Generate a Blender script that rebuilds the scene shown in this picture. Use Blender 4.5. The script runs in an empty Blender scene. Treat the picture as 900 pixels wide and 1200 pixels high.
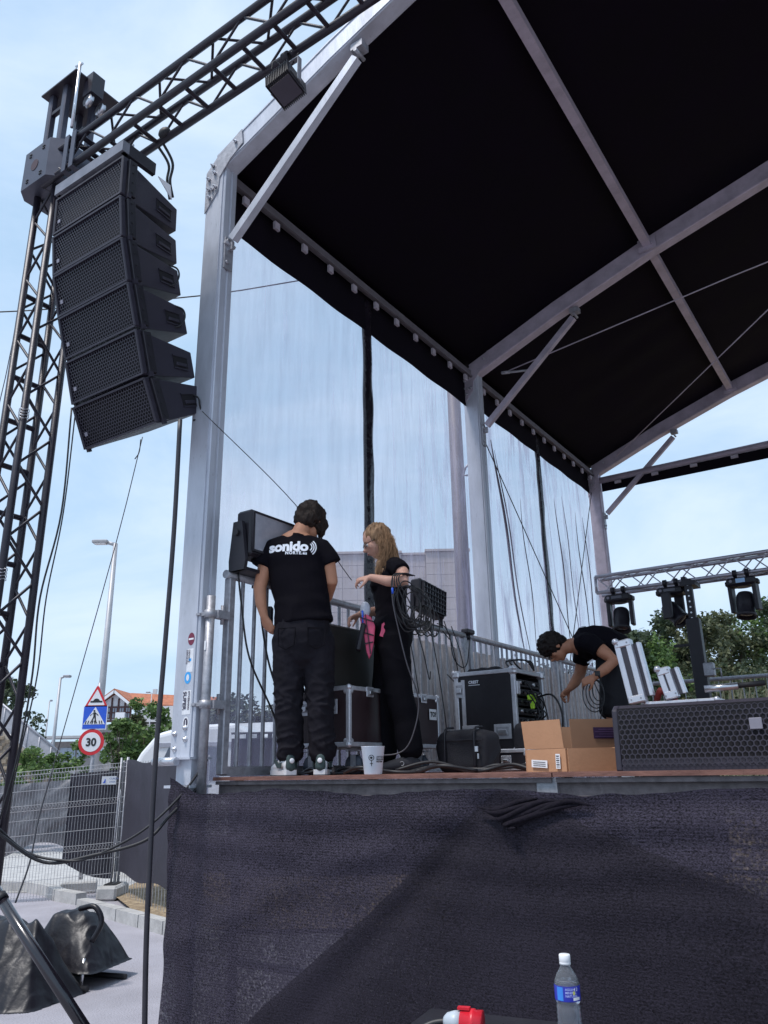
import bpy, bmesh, math, random
from mathutils import Vector, Matrix, noise
from mathutils.bvhtree import BVHTree
random.seed(7)
sc = bpy.context.scene
COL = sc.collection
PI = math.pi
# ------------------------------------------------------------------ camera
CAMZ = 1.622
PITCH, ROLL = 0.3193, -0.0180
cam = bpy.data.objects.new('camera', bpy.data.cameras.new('camera'))
COL.objects.link(cam)
cam.data.sensor_fit = 'VERTICAL'; cam.data.sensor_height = 24.0
cam.data.lens = 914.2 / 1200 * 24.0
cam.data.clip_start = 0.05; cam.data.clip_end = 3000
F_ = Vector((0, math.cos(PITCH), math.sin(PITCH))); R_ = Vector((1, 0, 0)); U_ = Vector((0, -math.sin(PITCH), math.cos(PITCH)))
R2 = R_ * math.cos(ROLL) + U_ * math.sin(ROLL); U2 = -R_ * math.sin(ROLL) + U_ * math.cos(ROLL)
m = Matrix.Identity(4)
for i in range(3):
    m[i][0] = R2[i]; m[i][1] = U2[i]; m[i][2] = -F_[i]
m[2][3] = CAMZ
cam.matrix_world = m
sc.camera = cam
# ------------------------------------------------------------------ light
SUN_EL, SUN_AZ = math.radians(64), math.radians(236)      # azimuth clockwise from +Y
w = bpy.data.worlds.new('World'); sc.world = w; w.use_nodes = True
nt = w.node_tree; nt.nodes.clear()
wo = nt.nodes.new('ShaderNodeOutputWorld'); bg = nt.nodes.new('ShaderNodeBackground')
sky = nt.nodes.new('ShaderNodeTexSky'); sky.sky_type = 'NISHITA'; sky.sun_disc = False
sky.sun_elevation = SUN_EL; sky.sun_rotation = SUN_AZ; sky.dust_density = 1.6; sky.air_density = 1.0; sky.ozone_density = 1.5
tc = nt.nodes.new('ShaderNodeTexCoord')
mp = nt.nodes.new('ShaderNodeMapping'); mp.inputs['Scale'].default_value = (1.0, 1.0, 2.6)
nz = nt.nodes.new('ShaderNodeTexNoise'); nz.inputs['Scale'].default_value = 1.7; nz.inputs['Detail'].default_value = 9; nz.inputs['Roughness'].default_value = 0.58
nz.inputs['Distortion'].default_value = 0.5
cr = nt.nodes.new('ShaderNodeValToRGB'); cr.color_ramp.elements[0].position = 0.42; cr.color_ramp.elements[1].position = 0.72
cr.color_ramp.elements[0].color = (0.66, 0.66, 0.66, 1); cr.color_ramp.elements[1].color = (0.86, 0.86, 0.86, 1)
mx = nt.nodes.new('ShaderNodeMix'); mx.data_type = 'RGBA'
cl2 = nt.nodes.new('ShaderNodeValToRGB'); cl2.color_ramp.elements[0].position = 0.40; cl2.color_ramp.elements[1].position = 0.66
cl2.color_ramp.elements[0].color = (0.500, 0.720, 0.960, 1); cl2.color_ramp.elements[1].color = (0.66, 0.80, 0.99, 1)
scl = nt.nodes.new('ShaderNodeVectorMath'); scl.operation = 'SCALE'; scl.inputs['Scale'].default_value = 10.2
nt.links.new(nz.outputs['Fac'], cl2.inputs['Fac']); nt.links.new(cl2.outputs['Color'], scl.inputs[0]); nt.links.new(scl.outputs['Vector'], mx.inputs['B'])
L_ = nt.links.new
L_(tc.outputs['Generated'], mp.inputs['Vector']); L_(mp.outputs['Vector'], nz.inputs['Vector']); L_(nz.outputs['Fac'], cr.inputs['Fac'])
L_(cr.outputs['Color'], mx.inputs['Factor']); L_(sky.outputs['Color'], mx.inputs['A']); L_(mx.outputs['Result'], bg.inputs['Color'])
bg.inputs['Strength'].default_value = 0.085
L_(bg.outputs['Background'], wo.inputs['Surface'])
sl = bpy.data.lights.new('sun', 'SUN'); sl.energy = 2.2; sl.angle = math.radians(10); sl.color = (1.0, 0.96, 0.93)
so = bpy.data.objects.new('sun', sl); COL.objects.link(so)
sd = Vector((math.sin(SUN_AZ) * math.cos(SUN_EL), math.cos(SUN_AZ) * math.cos(SUN_EL), math.sin(SUN_EL)))
so.rotation_euler = (-sd).to_track_quat('-Z', 'Y').to_euler(); so.location = sd * 60
sc.view_settings.view_transform = 'Standard'; sc.view_settings.look = 'None'; sc.view_settings.gamma = 1
sc.view_settings.exposure = 0.55
sc.cycles.max_bounces = 8; sc.cycles.transparent_max_bounces = 24

# ------------------------------------------------------------------ frames
YAW = 0.5939; CU, SU = math.cos(YAW), math.sin(YAW)
OX, OY, DZ = -1.0986, 4.483, 1.6              # front left column axis; deck height
LV = Vector((CU, -SU, 0)); DV = Vector((SU, CU, 0))
def S(u, v, h): return Vector((OX, OY, DZ)) + LV * u + DV * v + Vector((0, 0, h))
def at(px, py, d):                            # point at forward distance d seen at photo position px, py
    q = F_ + R2 * ((px - 450) / 914.2) + U2 * ((600 - py) / 914.2)
    return Vector((0, 0, CAMZ)) + q * (d / q.y)
def to_stage(p):
    q = Vector(p) - Vector((OX, OY, DZ)); return Vector((q.dot(LV), q.dot(DV), q.z))
V = Vector
# ------------------------------------------------------------------ materials
MATS = {}
WEAR = dict(weathered_aluminium=.55, dull_aluminium=.6, galvanised_steel=.45, black_speaker_paint=2.6, case_aluminium=.5, bright_case_aluminium=.5, grey_asphalt=.72, brown_cardboard=.8, black_truss_paint=2.5, dusty_deck_rail=1.7, pale_concrete=.7, dirty_corrugated_sheet=.6, black_laminate=3.0, red_brown_plywood=.5, grey_facade_panel=.9)
def mat(name, col, rough=0.6, metal=0.0, var=0.15, nscale=8.0, bump=0.0, bscale=60.0, col2=None, stretch=None, spec=None, coat=0.0, trans=0.0):
    if name in MATS: return MATS[name]
    M = bpy.data.materials.new(name); M.use_nodes = True; n = M.node_tree; b = n.nodes['Principled BSDF']
    b.inputs['Roughness'].default_value = rough; b.inputs['Metallic'].default_value = metal
    if spec is not None: b.inputs['Specular IOR Level'].default_value = spec
    if coat: b.inputs['Coat Weight'].default_value = coat
    if trans: b.inputs['Transmission Weight'].default_value = trans
    t = n.nodes.new('ShaderNodeTexCoord'); g = n.nodes.new('ShaderNodeMapping')
    if stretch: g.inputs['Scale'].default_value = stretch
    n.links.new(t.outputs['Object'], g.inputs['Vector'])
    z = n.nodes.new('ShaderNodeTexNoise'); z.inputs['Scale'].default_value = nscale; z.inputs['Detail'].default_value = 6; z.inputs['Roughness'].default_value = 0.65
    n.links.new(g.outputs['Vector'], z.inputs['Vector'])
    r = n.nodes.new('ShaderNodeValToRGB'); r.color_ramp.elements[0].position = 0.3; r.color_ramp.elements[1].position = 0.7
    a = [c * (1 - var) for c in col]; c2 = col2 if col2 else [min(1, c * (1 + var)) for c in col]
    r.color_ramp.elements[0].color = (*a, 1); r.color_ramp.elements[1].color = (*c2, 1)
    n.links.new(z.outputs['Fac'], r.inputs['Fac'])
    if name in WEAR:
        g3 = n.nodes.new('ShaderNodeMapping'); g3.inputs['Scale'].default_value = (30, 30, 9); g3.inputs['Rotation'].default_value = (.3, .5, .2); n.links.new(t.outputs['Object'], g3.inputs['Vector'])
        z3 = n.nodes.new('ShaderNodeTexNoise'); z3.inputs['Scale'].default_value = 1.3; z3.inputs['Detail'].default_value = 8; z3.inputs['Roughness'].default_value = .75; n.links.new(g3.outputs['Vector'], z3.inputs['Vector'])
        r3 = n.nodes.new('ShaderNodeMapRange'); r3.inputs['From Min'].default_value = .60; r3.inputs['From Max'].default_value = .68; r3.inputs['To Max'].default_value = .55; n.links.new(z3.outputs['Fac'], r3.inputs['Value'])
        m3 = n.nodes.new('ShaderNodeMix'); m3.data_type = 'RGBA'; k3 = WEAR[name]; m3.inputs['B'].default_value = (*[min(1, c * k3) for c in col], 1)
        n.links.new(r3.outputs['Result'], m3.inputs['Factor']); n.links.new(r.outputs['Color'], m3.inputs['A']); n.links.new(m3.outputs['Result'], b.inputs['Base Color'])
    else: n.links.new(r.outputs['Color'], b.inputs['Base Color'])
    rr = n.nodes.new('ShaderNodeMapRange'); rr.inputs['To Min'].default_value = max(0, rough - 0.1); rr.inputs['To Max'].default_value = min(1, rough + 0.12)
    n.links.new(z.outputs['Fac'], rr.inputs['Value']); n.links.new(rr.outputs['Result'], b.inputs['Roughness'])
    if bump:
        z2 = n.nodes.new('ShaderNodeTexNoise'); z2.inputs['Scale'].default_value = bscale; z2.inputs['Detail'].default_value = 4
        n.links.new(g.outputs['Vector'], z2.inputs['Vector'])
        bp = n.nodes.new('ShaderNodeBump'); bp.inputs['Strength'].default_value = bump; bp.inputs['Distance'].default_value = 0.01
        n.links.new(z2.outputs['Fac'], bp.inputs['Height']); n.links.new(bp.outputs['Normal'], b.inputs['Normal'])
    MATS[name] = M; return M
def leafmat(name, c1, c2):
    if name in MATS: return MATS[name]
    M = bpy.data.materials.new(name); M.use_nodes = True; n = M.node_tree; b = n.nodes['Principled BSDF']
    g = n.nodes.new('ShaderNodeNewGeometry'); r = n.nodes.new('ShaderNodeValToRGB')
    r.color_ramp.elements[0].color = (*c1, 1); r.color_ramp.elements[1].color = (*c2, 1)
    n.links.new(g.outputs['Random Per Island'], r.inputs['Fac']); n.links.new(r.outputs['Color'], b.inputs['Base Color'])
    b.inputs['Roughness'].default_value = 0.6
    tr = n.nodes.new('ShaderNodeBsdfTranslucent'); n.links.new(r.outputs['Color'], tr.inputs['Color'])
    ms = n.nodes.new('ShaderNodeMixShader'); ms.inputs['Fac'].default_value = 0.3
    n.links.new(b.outputs['BSDF'], ms.inputs[1]); n.links.new(tr.outputs['BSDF'], ms.inputs[2]); n.links.new(ms.outputs['Shader'], n.nodes['Material Output'].inputs['Surface'])
    MATS[name] = M; return M

alu = mat('weathered_aluminium', (0.50, 0.52, 0.58), 0.45, 0.25, 0.20, 5, 0.12, 40, stretch=(1, 1, 0.25))
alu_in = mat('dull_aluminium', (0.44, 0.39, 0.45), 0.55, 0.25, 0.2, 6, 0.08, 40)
galv = mat('galvanised_steel', (0.36, 0.36, 0.39), 0.5, 0.5, 0.28, 30, 0.1, 90)
steel = mat('bright_steel', (0.62, 0.62, 0.65), 0.3, 0.9, 0.15, 20)
trussal = mat('truss_aluminium', (0.50, 0.48, 0.52), 0.4, 0.7, 0.15, 12)
blk = mat('black_powder_coat', (0.012, 0.010, 0.016), 0.5, 0.0, 0.3, 12, 0.1, 200)
blkp = mat('black_speaker_paint', (0.022, 0.018, 0.031), 0.5, 0.0, 0.25, 10, 0.25, 400)
blkg = mat('black_grille_metal', (0.022, 0.018, 0.030), 0.5, 0.0, 0.2, 20)
deepblk = mat('black_foam', (0.006, 0.005, 0.008), 0.9)
trussblk = mat('black_truss_paint', (0.017, 0.013, 0.022), 0.42, 0.1, 0.35, 16, 0.1, 120)
rub = mat('black_rubber', (0.015, 0.014, 0.017), 0.6)
cabm = mat('cable_rubber', (0.012, 0.011, 0.014), 0.5)
caseblk = mat('black_laminate', (0.014, 0.012, 0.016), 0.42, 0, 0.3, 14)
casebrn = mat('brown_laminate', (0.030, 0.015, 0.018), 0.4, 0, 0.2, 14)
casetrim = mat('case_aluminium', (0.62, 0.62, 0.66), 0.38, 0.6, 0.12, 25, 0.05, 80)
white = mat('white_paint', (0.78, 0.78, 0.8), 0.5, 0, 0.06, 8)
redp = mat('red_paint', (0.62, 0.02, 0.03), 0.45, 0, 0.08)
bluep = mat('blue_paint', (0.02, 0.10, 0.60), 0.45, 0, 0.08)
ink = mat('black_ink', (0.012, 0.012, 0.014), 0.5)
concrete = mat('pale_concrete', (0.42, 0.41, 0.40), 0.9, 0, 0.22, 6, 0.4, 60)
asphalt = mat('grey_asphalt', (0.34, 0.325, 0.36), 0.92, 0, 0.16, 1.2, 0.9, 70)

# ------------------------------------------------------------------ objects
def tag(o, label=None, cat=None, group=None, kind=None):
    if label: o['label'] = label
    if cat: o['category'] = cat
    if group: o['group'] = group
    if kind: o['kind'] = kind
    return o
BASE = {}
def thing_s(name, label, cat, pos, group=None):         # in the stage's axes
    o = bpy.data.objects.new(name, None); COL.objects.link(o)
    o.location = S(*pos); o.rotation_euler = (0, 0, -YAW); o.empty_display_size = 0.1
    BASE[o.name] = V(pos); return tag(o, label, cat, group)
def thing_w(name, label, cat, pos, group=None, rz=0, local=False):
    o = bpy.data.objects.new(name, None); COL.objects.link(o)
    o.location = V(pos); o.rotation_euler = (0, 0, rz); o.empty_display_size = 0.1
    BASE[o.name] = V((0, 0, 0)) if local else V(pos); return tag(o, label, cat, group)
class MB:
    def __init__(s): s.v = []; s.f = []; s.sm = []
    def add(s, vs, fs, smooth=False):
        k = len(s.v); s.v += [V(x) for x in vs]; s.f += [tuple(i + k for i in f) for f in fs]; s.sm += [smooth] * len(fs); return s
    def box(s, c, d, rot=None, bev=0.0):
        c = V(c); x, y, z = [t / 2 for t in d]
        if bev:
            b = min(bev, x * .49, y * .49, z * .49); vs = []; idx = {}
            for sx in (-1, 1):
                for sy in (-1, 1):
                    for sz in (-1, 1):
                        idx[(sx, sy, sz)] = len(vs)
                        vs += [V((sx * x, sy * (y - b), sz * (z - b))), V((sx * (x - b), sy * y, sz * (z - b))), V((sx * (x - b), sy * (y - b), sz * z))]
            I = lambda sx, sy, sz, k: idx[(sx, sy, sz)] + k
            fs = []
            for q in (-1, 1):
                fs.append([I(q, -1, -1, 0), I(q, 1, -1, 0), I(q, 1, 1, 0), I(q, -1, 1, 0)][::q])
                fs.append([I(-1, q, -1, 1), I(-1, q, 1, 1), I(1, q, 1, 1), I(1, q, -1, 1)][::q])
                fs.append([I(-1, -1, q, 2), I(1, -1, q, 2), I(1, 1, q, 2), I(-1, 1, q, 2)][::q])
            for a in (-1, 1):
                for b_ in (-1, 1):
                    fs.append([I(a, b_, -1, 0), I(a, b_, -1, 1), I(a, b_, 1, 1), I(a, b_, 1, 0)][::a * b_])
                    fs.append([I(a, -1, b_, 0), I(a, 1, b_, 0), I(a, 1, b_, 2), I(a, -1, b_, 2)][::a * b_])
                    fs.append([I(-1, a, b_, 1), I(-1, a, b_, 2), I(1, a, b_, 2), I(1, a, b_, 1)][::a * b_])
            for k_, i_ in idx.items():
                q = k_[0] * k_[1] * k_[2]; fs.append([i_, i_ + 1, i_ + 2][::q])
        else:
            vs = [V((sx * x, sy * y, sz * z)) for sz in (-1, 1) for sx, sy in ((-1, -1), (1, -1), (1, 1), (-1, 1))]
            fs = [(3, 2, 1, 0), (4, 5, 6, 7), (0, 1, 5, 4), (1, 2, 6, 5), (2, 3, 7, 6), (3, 0, 4, 7)]
        if rot is not None: vs = [rot @ p for p in vs]
        return s.add([p + c for p in vs], fs)
    def bar(s, a, b, wd, ht, up=(0, 0, 1)):               # box profile between two points
        a, b = V(a), V(b); t = (b - a); ln = t.length; t.normalize(); up = V(up)
        sd_ = t.cross(up)
        if sd_.length < 1e-4: sd_ = t.cross(V((0, 1, 0)))
        sd_.normalize(); up2 = sd_.cross(t)
        R = Matrix((sd_, t, up2)).transposed()
        return s.box((a + b) / 2, (wd, ln, ht), R)
    def tube(s, pts, r, n=8, cap=True, rs=None):
        pts = [V(p) for p in pts]; vs = []; fs = []; K = len(pts)
        t0 = (pts[1] - pts[0]).normalized(); a = t0.cross(V((0, 0, 1)))
        if a.length < 1e-3: a = t0.cross(V((0, 1, 0)))
        a.normalize()
        for i, p in enumerate(pts):
            t = (pts[min(i + 1, K - 1)] - pts[max(i - 1, 0)])
            t = t.normalized() if t.length > 1e-9 else t0
            a = (a - t * a.dot(t)); a = a.normalized() if a.length > 1e-6 else t.orthogonal().normalized()
            b = t.cross(a); rr = rs[i] if rs else r
            for k in range(n):
                an = 2 * PI * k / n; vs.append(p + (a * math.cos(an) + b * math.sin(an)) * rr)
        for i in range(K - 1):
            for k in range(n):
                k2 = (k + 1) % n; fs.append((i * n + k, i * n + k2, (i + 1) * n + k2, (i + 1) * n + k))
        s.add(vs, fs, True)
        if cap:
            base = len(s.v) - len(vs); s.f.append(tuple(base + k for k in range(n))[::-1]); s.sm.append(False)
            s.f.append(tuple(base + (K - 1) * n + k for k in range(n))); s.sm.append(False)
        return s
    def lathe(s, prof, c=(0, 0, 0), n=24, rot=None):
        vs = []; fs = []; K = len(prof)
        for r, z in prof:
            for k in range(n): vs.append(V((r * math.cos(2 * PI * k / n), r * math.sin(2 * PI * k / n), z)))
        for i in range(K - 1):
            for k in range(n): k2 = (k + 1) % n; fs.append((i * n + k, i * n + k2, (i + 1) * n + k2, (i + 1) * n + k))
        if rot is not None: vs = [rot @ p for p in vs]
        return s.add([p + V(c) for p in vs], fs, True)
    def prism(s, poly, ax0, ax1, org, depth):             # polygon in plane (ax0, ax1), extruded by vector depth
        ax0, ax1, org, depth = V(ax0), V(ax1), V(org), V(depth); n = len(poly)
        a = [org + ax0 * p[0] + ax1 * p[1] for p in poly]
        return s.add(a + [p + depth for p in a], [tuple(range(n)), tuple(range(2 * n - 1, n - 1, -1))] + [(i, n + i, n + (i + 1) % n, (i + 1) % n) for i in range(n)])
    def ball(s, c, r, n=10, k=7, sc_=(1, 1, 1), rot=None):
        vs = []; fs = []
        for i in range(k + 1):
            ph = PI * i / k
            for j in range(n):
                th = 2 * PI * j / n; p = V((r * sc_[0] * math.sin(ph) * math.cos(th), r * sc_[1] * math.sin(ph) * math.sin(th), r * sc_[2] * math.cos(ph)))
                vs.append(p)
        for i in range(k):
            for j in range(n): j2 = (j + 1) % n; fs.append((i * n + j, (i + 1) * n + j, (i + 1) * n + j2, i * n + j2))
        if rot is not None: vs = [rot @ p for p in vs]
        return s.add([p + V(c) for p in vs], fs, True)
    def mesh(s, name, off=V((0, 0, 0)), fix=True):
        me = bpy.data.meshes.new(name); me.from_pydata([tuple(p - off) for p in s.v], [], s.f); me.validate()
        if len(me.polygons) == len(s.sm): me.polygons.foreach_set('use_smooth', s.sm)
        if fix:
            bm = bmesh.new(); bm.from_mesh(me); bmesh.ops.recalc_face_normals(bm, faces=bm.faces); bm.to_mesh(me); bm.free()
        return me
def part(parent, name, mb, material, label=None, root=None, kind=None):
    r = root or parent
    o = bpy.data.objects.new(name, mb.mesh(name, BASE[r.name])); COL.objects.link(o)
    o.parent = parent; o.data.materials.append(material)
    if label: o['label'] = label
    if kind: o['kind'] = kind
    BASE[o.name] = BASE[r.name]
    return o
def single(name, mb, material, label, cat, group=None, stage=False, pos=None, kind=None):   # a thing of one mesh, coordinates in world or stage axes
    p0 = V(pos) if pos is not None else (mb.v[0].copy())
    o = bpy.data.objects.new(name, mb.mesh(name, p0)); COL.objects.link(o); o.data.materials.append(material)
    if stage: o.location = S(*p0); o.rotation_euler = (0, 0, -YAW)
    else: o.location = p0
    BASE[o.name] = p0
    return tag(o, label, cat, group, kind)
def copy_tree(o, parent=None, rename=None):
    c = o.copy(); COL.objects.link(c); c.parent = parent
    if o.name in BASE: BASE[c.name] = BASE[o.name]
    for ch in list(o.children): copy_tree(ch, c)
    return c
def smooth_curve(pts, n=8):
    pts = [V(p) for p in pts]; out = []
    P = [pts[0] * 2 - pts[1]] + pts + [pts[-1] * 2 - pts[-2]]
    for i in range(1, len(P) - 2):
        for k in range(n):
            t = k / n; a, b, c, d = P[i - 1], P[i], P[i + 1], P[i + 2]
            out.append(0.5 * ((2 * b) + (c - a) * t + (2 * a - 5 * b + 4 * c - d) * t * t + (3 * b - a - 3 * c + d) * t ** 3))
    out.append(pts[-1]); return out
def text_mb(txt, size, org, right, up, depth=0.001, bold=0.0, align='LEFT', shear=0.0, spacing=1.0):
    cu = bpy.data.curves.new('t', 'FONT'); cu.body = txt; cu.size = size; cu.extrude = 0; cu.offset = bold; cu.align_x = align; cu.shear = shear; cu.space_character = spacing; cu.resolution_u = 3
    o = bpy.data.objects.new('t', cu); COL.objects.link(o); dg = bpy.context.evaluated_depsgraph_get(); dg.update()
    me = bpy.data.meshes.new_from_object(o.evaluated_get(dg)); org, right, up = V(org), V(right), V(up)
    nrm = right.cross(up)
    mb = MB(); mb.add([org + right * v.co.x + up * v.co.y + nrm * depth for v in me.vertices], [tuple(p.vertices) for p in me.polygons])
    bpy.data.objects.remove(o); bpy.data.curves.remove(cu); bpy.data.meshes.remove(me); return mb
def hexgrid(org, ax, ay, w_, h_, px, inner=0.74):          # perforated sheet, hexagonal holes
    org, ax, ay = V(org), V(ax), V(ay); r = px / math.sqrt(3); mb = MB(); row = 0; y = 0
    vs = []; fs = []
    while y <= h_:
        x = (px / 2 if row % 2 else 0)
        while x <= w_:
            k = len(vs)
            for q in (1.0, inner):
                for j in range(6):
                    a_ = PI / 6 + j * PI / 3
                    X = min(max(x + r * q * math.cos(a_), 0), w_); Y = min(max(y + r * q * math.sin(a_), 0), h_)
                    vs.append(org + ax * X + ay * Y)
            for j in range(6): j2 = (j + 1) % 6; fs.append((k + j, k + j2, k + 6 + j2, k + 6 + j))
            x += px
        y += r * 1.5; row += 1
    return mb.add(vs, fs)

exec_parts = True
# ================================================================== GROUND
g = MB()
N = 60
def gz(x, y): return 0.0
g.add([(-600, -60, 0), (600, -60, 0), (600, 1200, 0), (-600, 1200, 0)], [(0, 1, 2, 3)])
single('ground', g, asphalt, None, None, kind='structure', pos=(0, 0, 0))
gv = MB(); gv.add([(-3.0, 10.25, 0.05), (-2.0, 9.2, 0.05), (30, 8.5, 0.05), (30, 30, 0.05), (-3.9, 30, 0.05), (-3.9, 12.0, 0.05)], [(0, 1, 2, 3, 4, 5)])
dirt = mat('straw_covered_dirt', (0.20, 0.13, 0.08), 0.95, 0, 0.4, 14, 0.8, 60, col2=(0.42, 0.32, 0.2))
single('verge', gv, dirt, None, None, kind='structure', pos=(0, 10, 0))
# pale concrete strip beyond the fence
cs = MB(); cs.add([(-14, 12.6, 0.006), (-3.95, 12.6, 0.006), (-3.95, 19, 0.006), (-14, 19, 0.006)], [(0, 1, 2, 3)])
single('pavement', cs, concrete, None, None, kind='structure', pos=(-8, 14, 0))
kb = tag(thing_w('kerb', None, None, (-3, 10, 0)), kind='structure')
ka, kc = V((-3.95, 11.0, 0)), V((-1.6, 8.45, 0)); kn = 6
for i in range(kn):
    a = ka.lerp(kc, i / kn + .003); b = ka.lerp(kc, (i + 1) / kn - .003)
    mb = MB(); mb.bar(a + V((0, 0, 0.065)), b + V((0, 0, 0.065)), 0.14, 0.13); part(kb, 'kerbstone', mb, concrete)
kb2 = tag(thing_w('kerb', None, None, (-5, 12, 0)), kind='structure')
pts = [(-6.2, 12.9), (-5.4, 12.75), (-4.9, 12.3), (-4.55, 11.8), (-4.1, 11.4)]
for a, b in zip(pts, pts[1:]):
    mb = MB(); mb.bar(V((*a, 0.07)), V((*b, 0.07)).lerp(V((*a, .07)), .02), 0.15, 0.14); part(kb2, 'kerbstone', mb, concrete)
# ================================================================== STAGE
BAY = 3.712; HE = 4.02
def arch(u):                                   # underside centreline height of the rafters above deck
    P = [(0, 4.02), (1.0, 4.42), (2.0, 4.76), (3.2, 5.10), (4.5, 5.40), (5.8, 5.10), (7.0, 4.76), (8.0, 4.42), (9.0, 4.02)]
    for (a, ha), (b, hb) in zip(P, P[1:]):
        if a <= u <= b: return ha + (hb - ha) * (u - a) / (b - a)
    return 4.02
stage = thing_s('stage_platform', 'raised stage deck of reddish plywood boards on a grey metal edge rail', 'stage', (2, 0.1, 0))
ply = mat('red_brown_plywood', (0.16, 0.065, 0.05), 0.6, 0, 0.3, 18, 0.3, 60, col2=(0.26, 0.12, 0.09), stretch=(0.3, 2, 1))
U0, UD, VF, VB = 0.125, 8.9, 0.07, 7.6
xs = [U0, 2.085, 4.1, 6.1, 8.1]
for i in range(4):
    for j in range(6):
        mb = MB(); v0 = VF + j * 1.25
        mb.box(((xs[i] + xs[i + 1]) / 2, v0 + .62, -0.009 + 0.001 * ((i + j) % 2)), (xs[i + 1] - xs[i] - .006, 1.244, 0.018)); part(stage, 'deck_board', mb, ply)
railm = mat('dusty_deck_rail', (0.17, 0.145, 0.15), 0.6, 0.2, 0.35, 18, 0.2, 60)
for i in range(4):
    mb = MB(); a, b = xs[i] + .01, xs[i + 1] - .01
    mb.box(((a + b) / 2, VF + .03, -0.03), (b - a, 0.035, 0.018)); mb.box(((a + b) / 2, VF + .045, -0.065), (b - a, 0.012, 0.062)); mb.box(((a + b) / 2, VF + .03, -0.094), (b - a, 0.045, 0.008))
    part(stage, 'edge_rail', mb, railm)
mb = MB(); mb.box((2.05, .11, -.07), (.09, .04, .1)); part(stage, 'joint_bracket', mb, galv)
for u in [0.2, 2.1, 4.1, 6.1, 8.1]:
    for v in (0.2, 2.6, 5.0, 7.4):
        mb = MB(); mb.tube([(u, v, -1.58), (u, v, -.02)], .025, 8); mb.box((u, v, -1.59), (.15, .15, .015)); part(stage, 'leg', mb, galv)
for u in (0.2, 2.1, 4.1, 6.1):
    for v in (2.6, 5.0):
        mb = MB(); mb.tube([(u, v, -1.3), (u + 1.9, v, -.3)], .02, 6); part(stage, 'brace', mb, galv)
for v in (0.2, 2.6, 5.0, 7.4):
    mb = MB(); mb.tube([(.2, v, -.9), (8.1, v, -.9)], .02, 6); part(stage, 'ledger', mb, galv)
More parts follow.
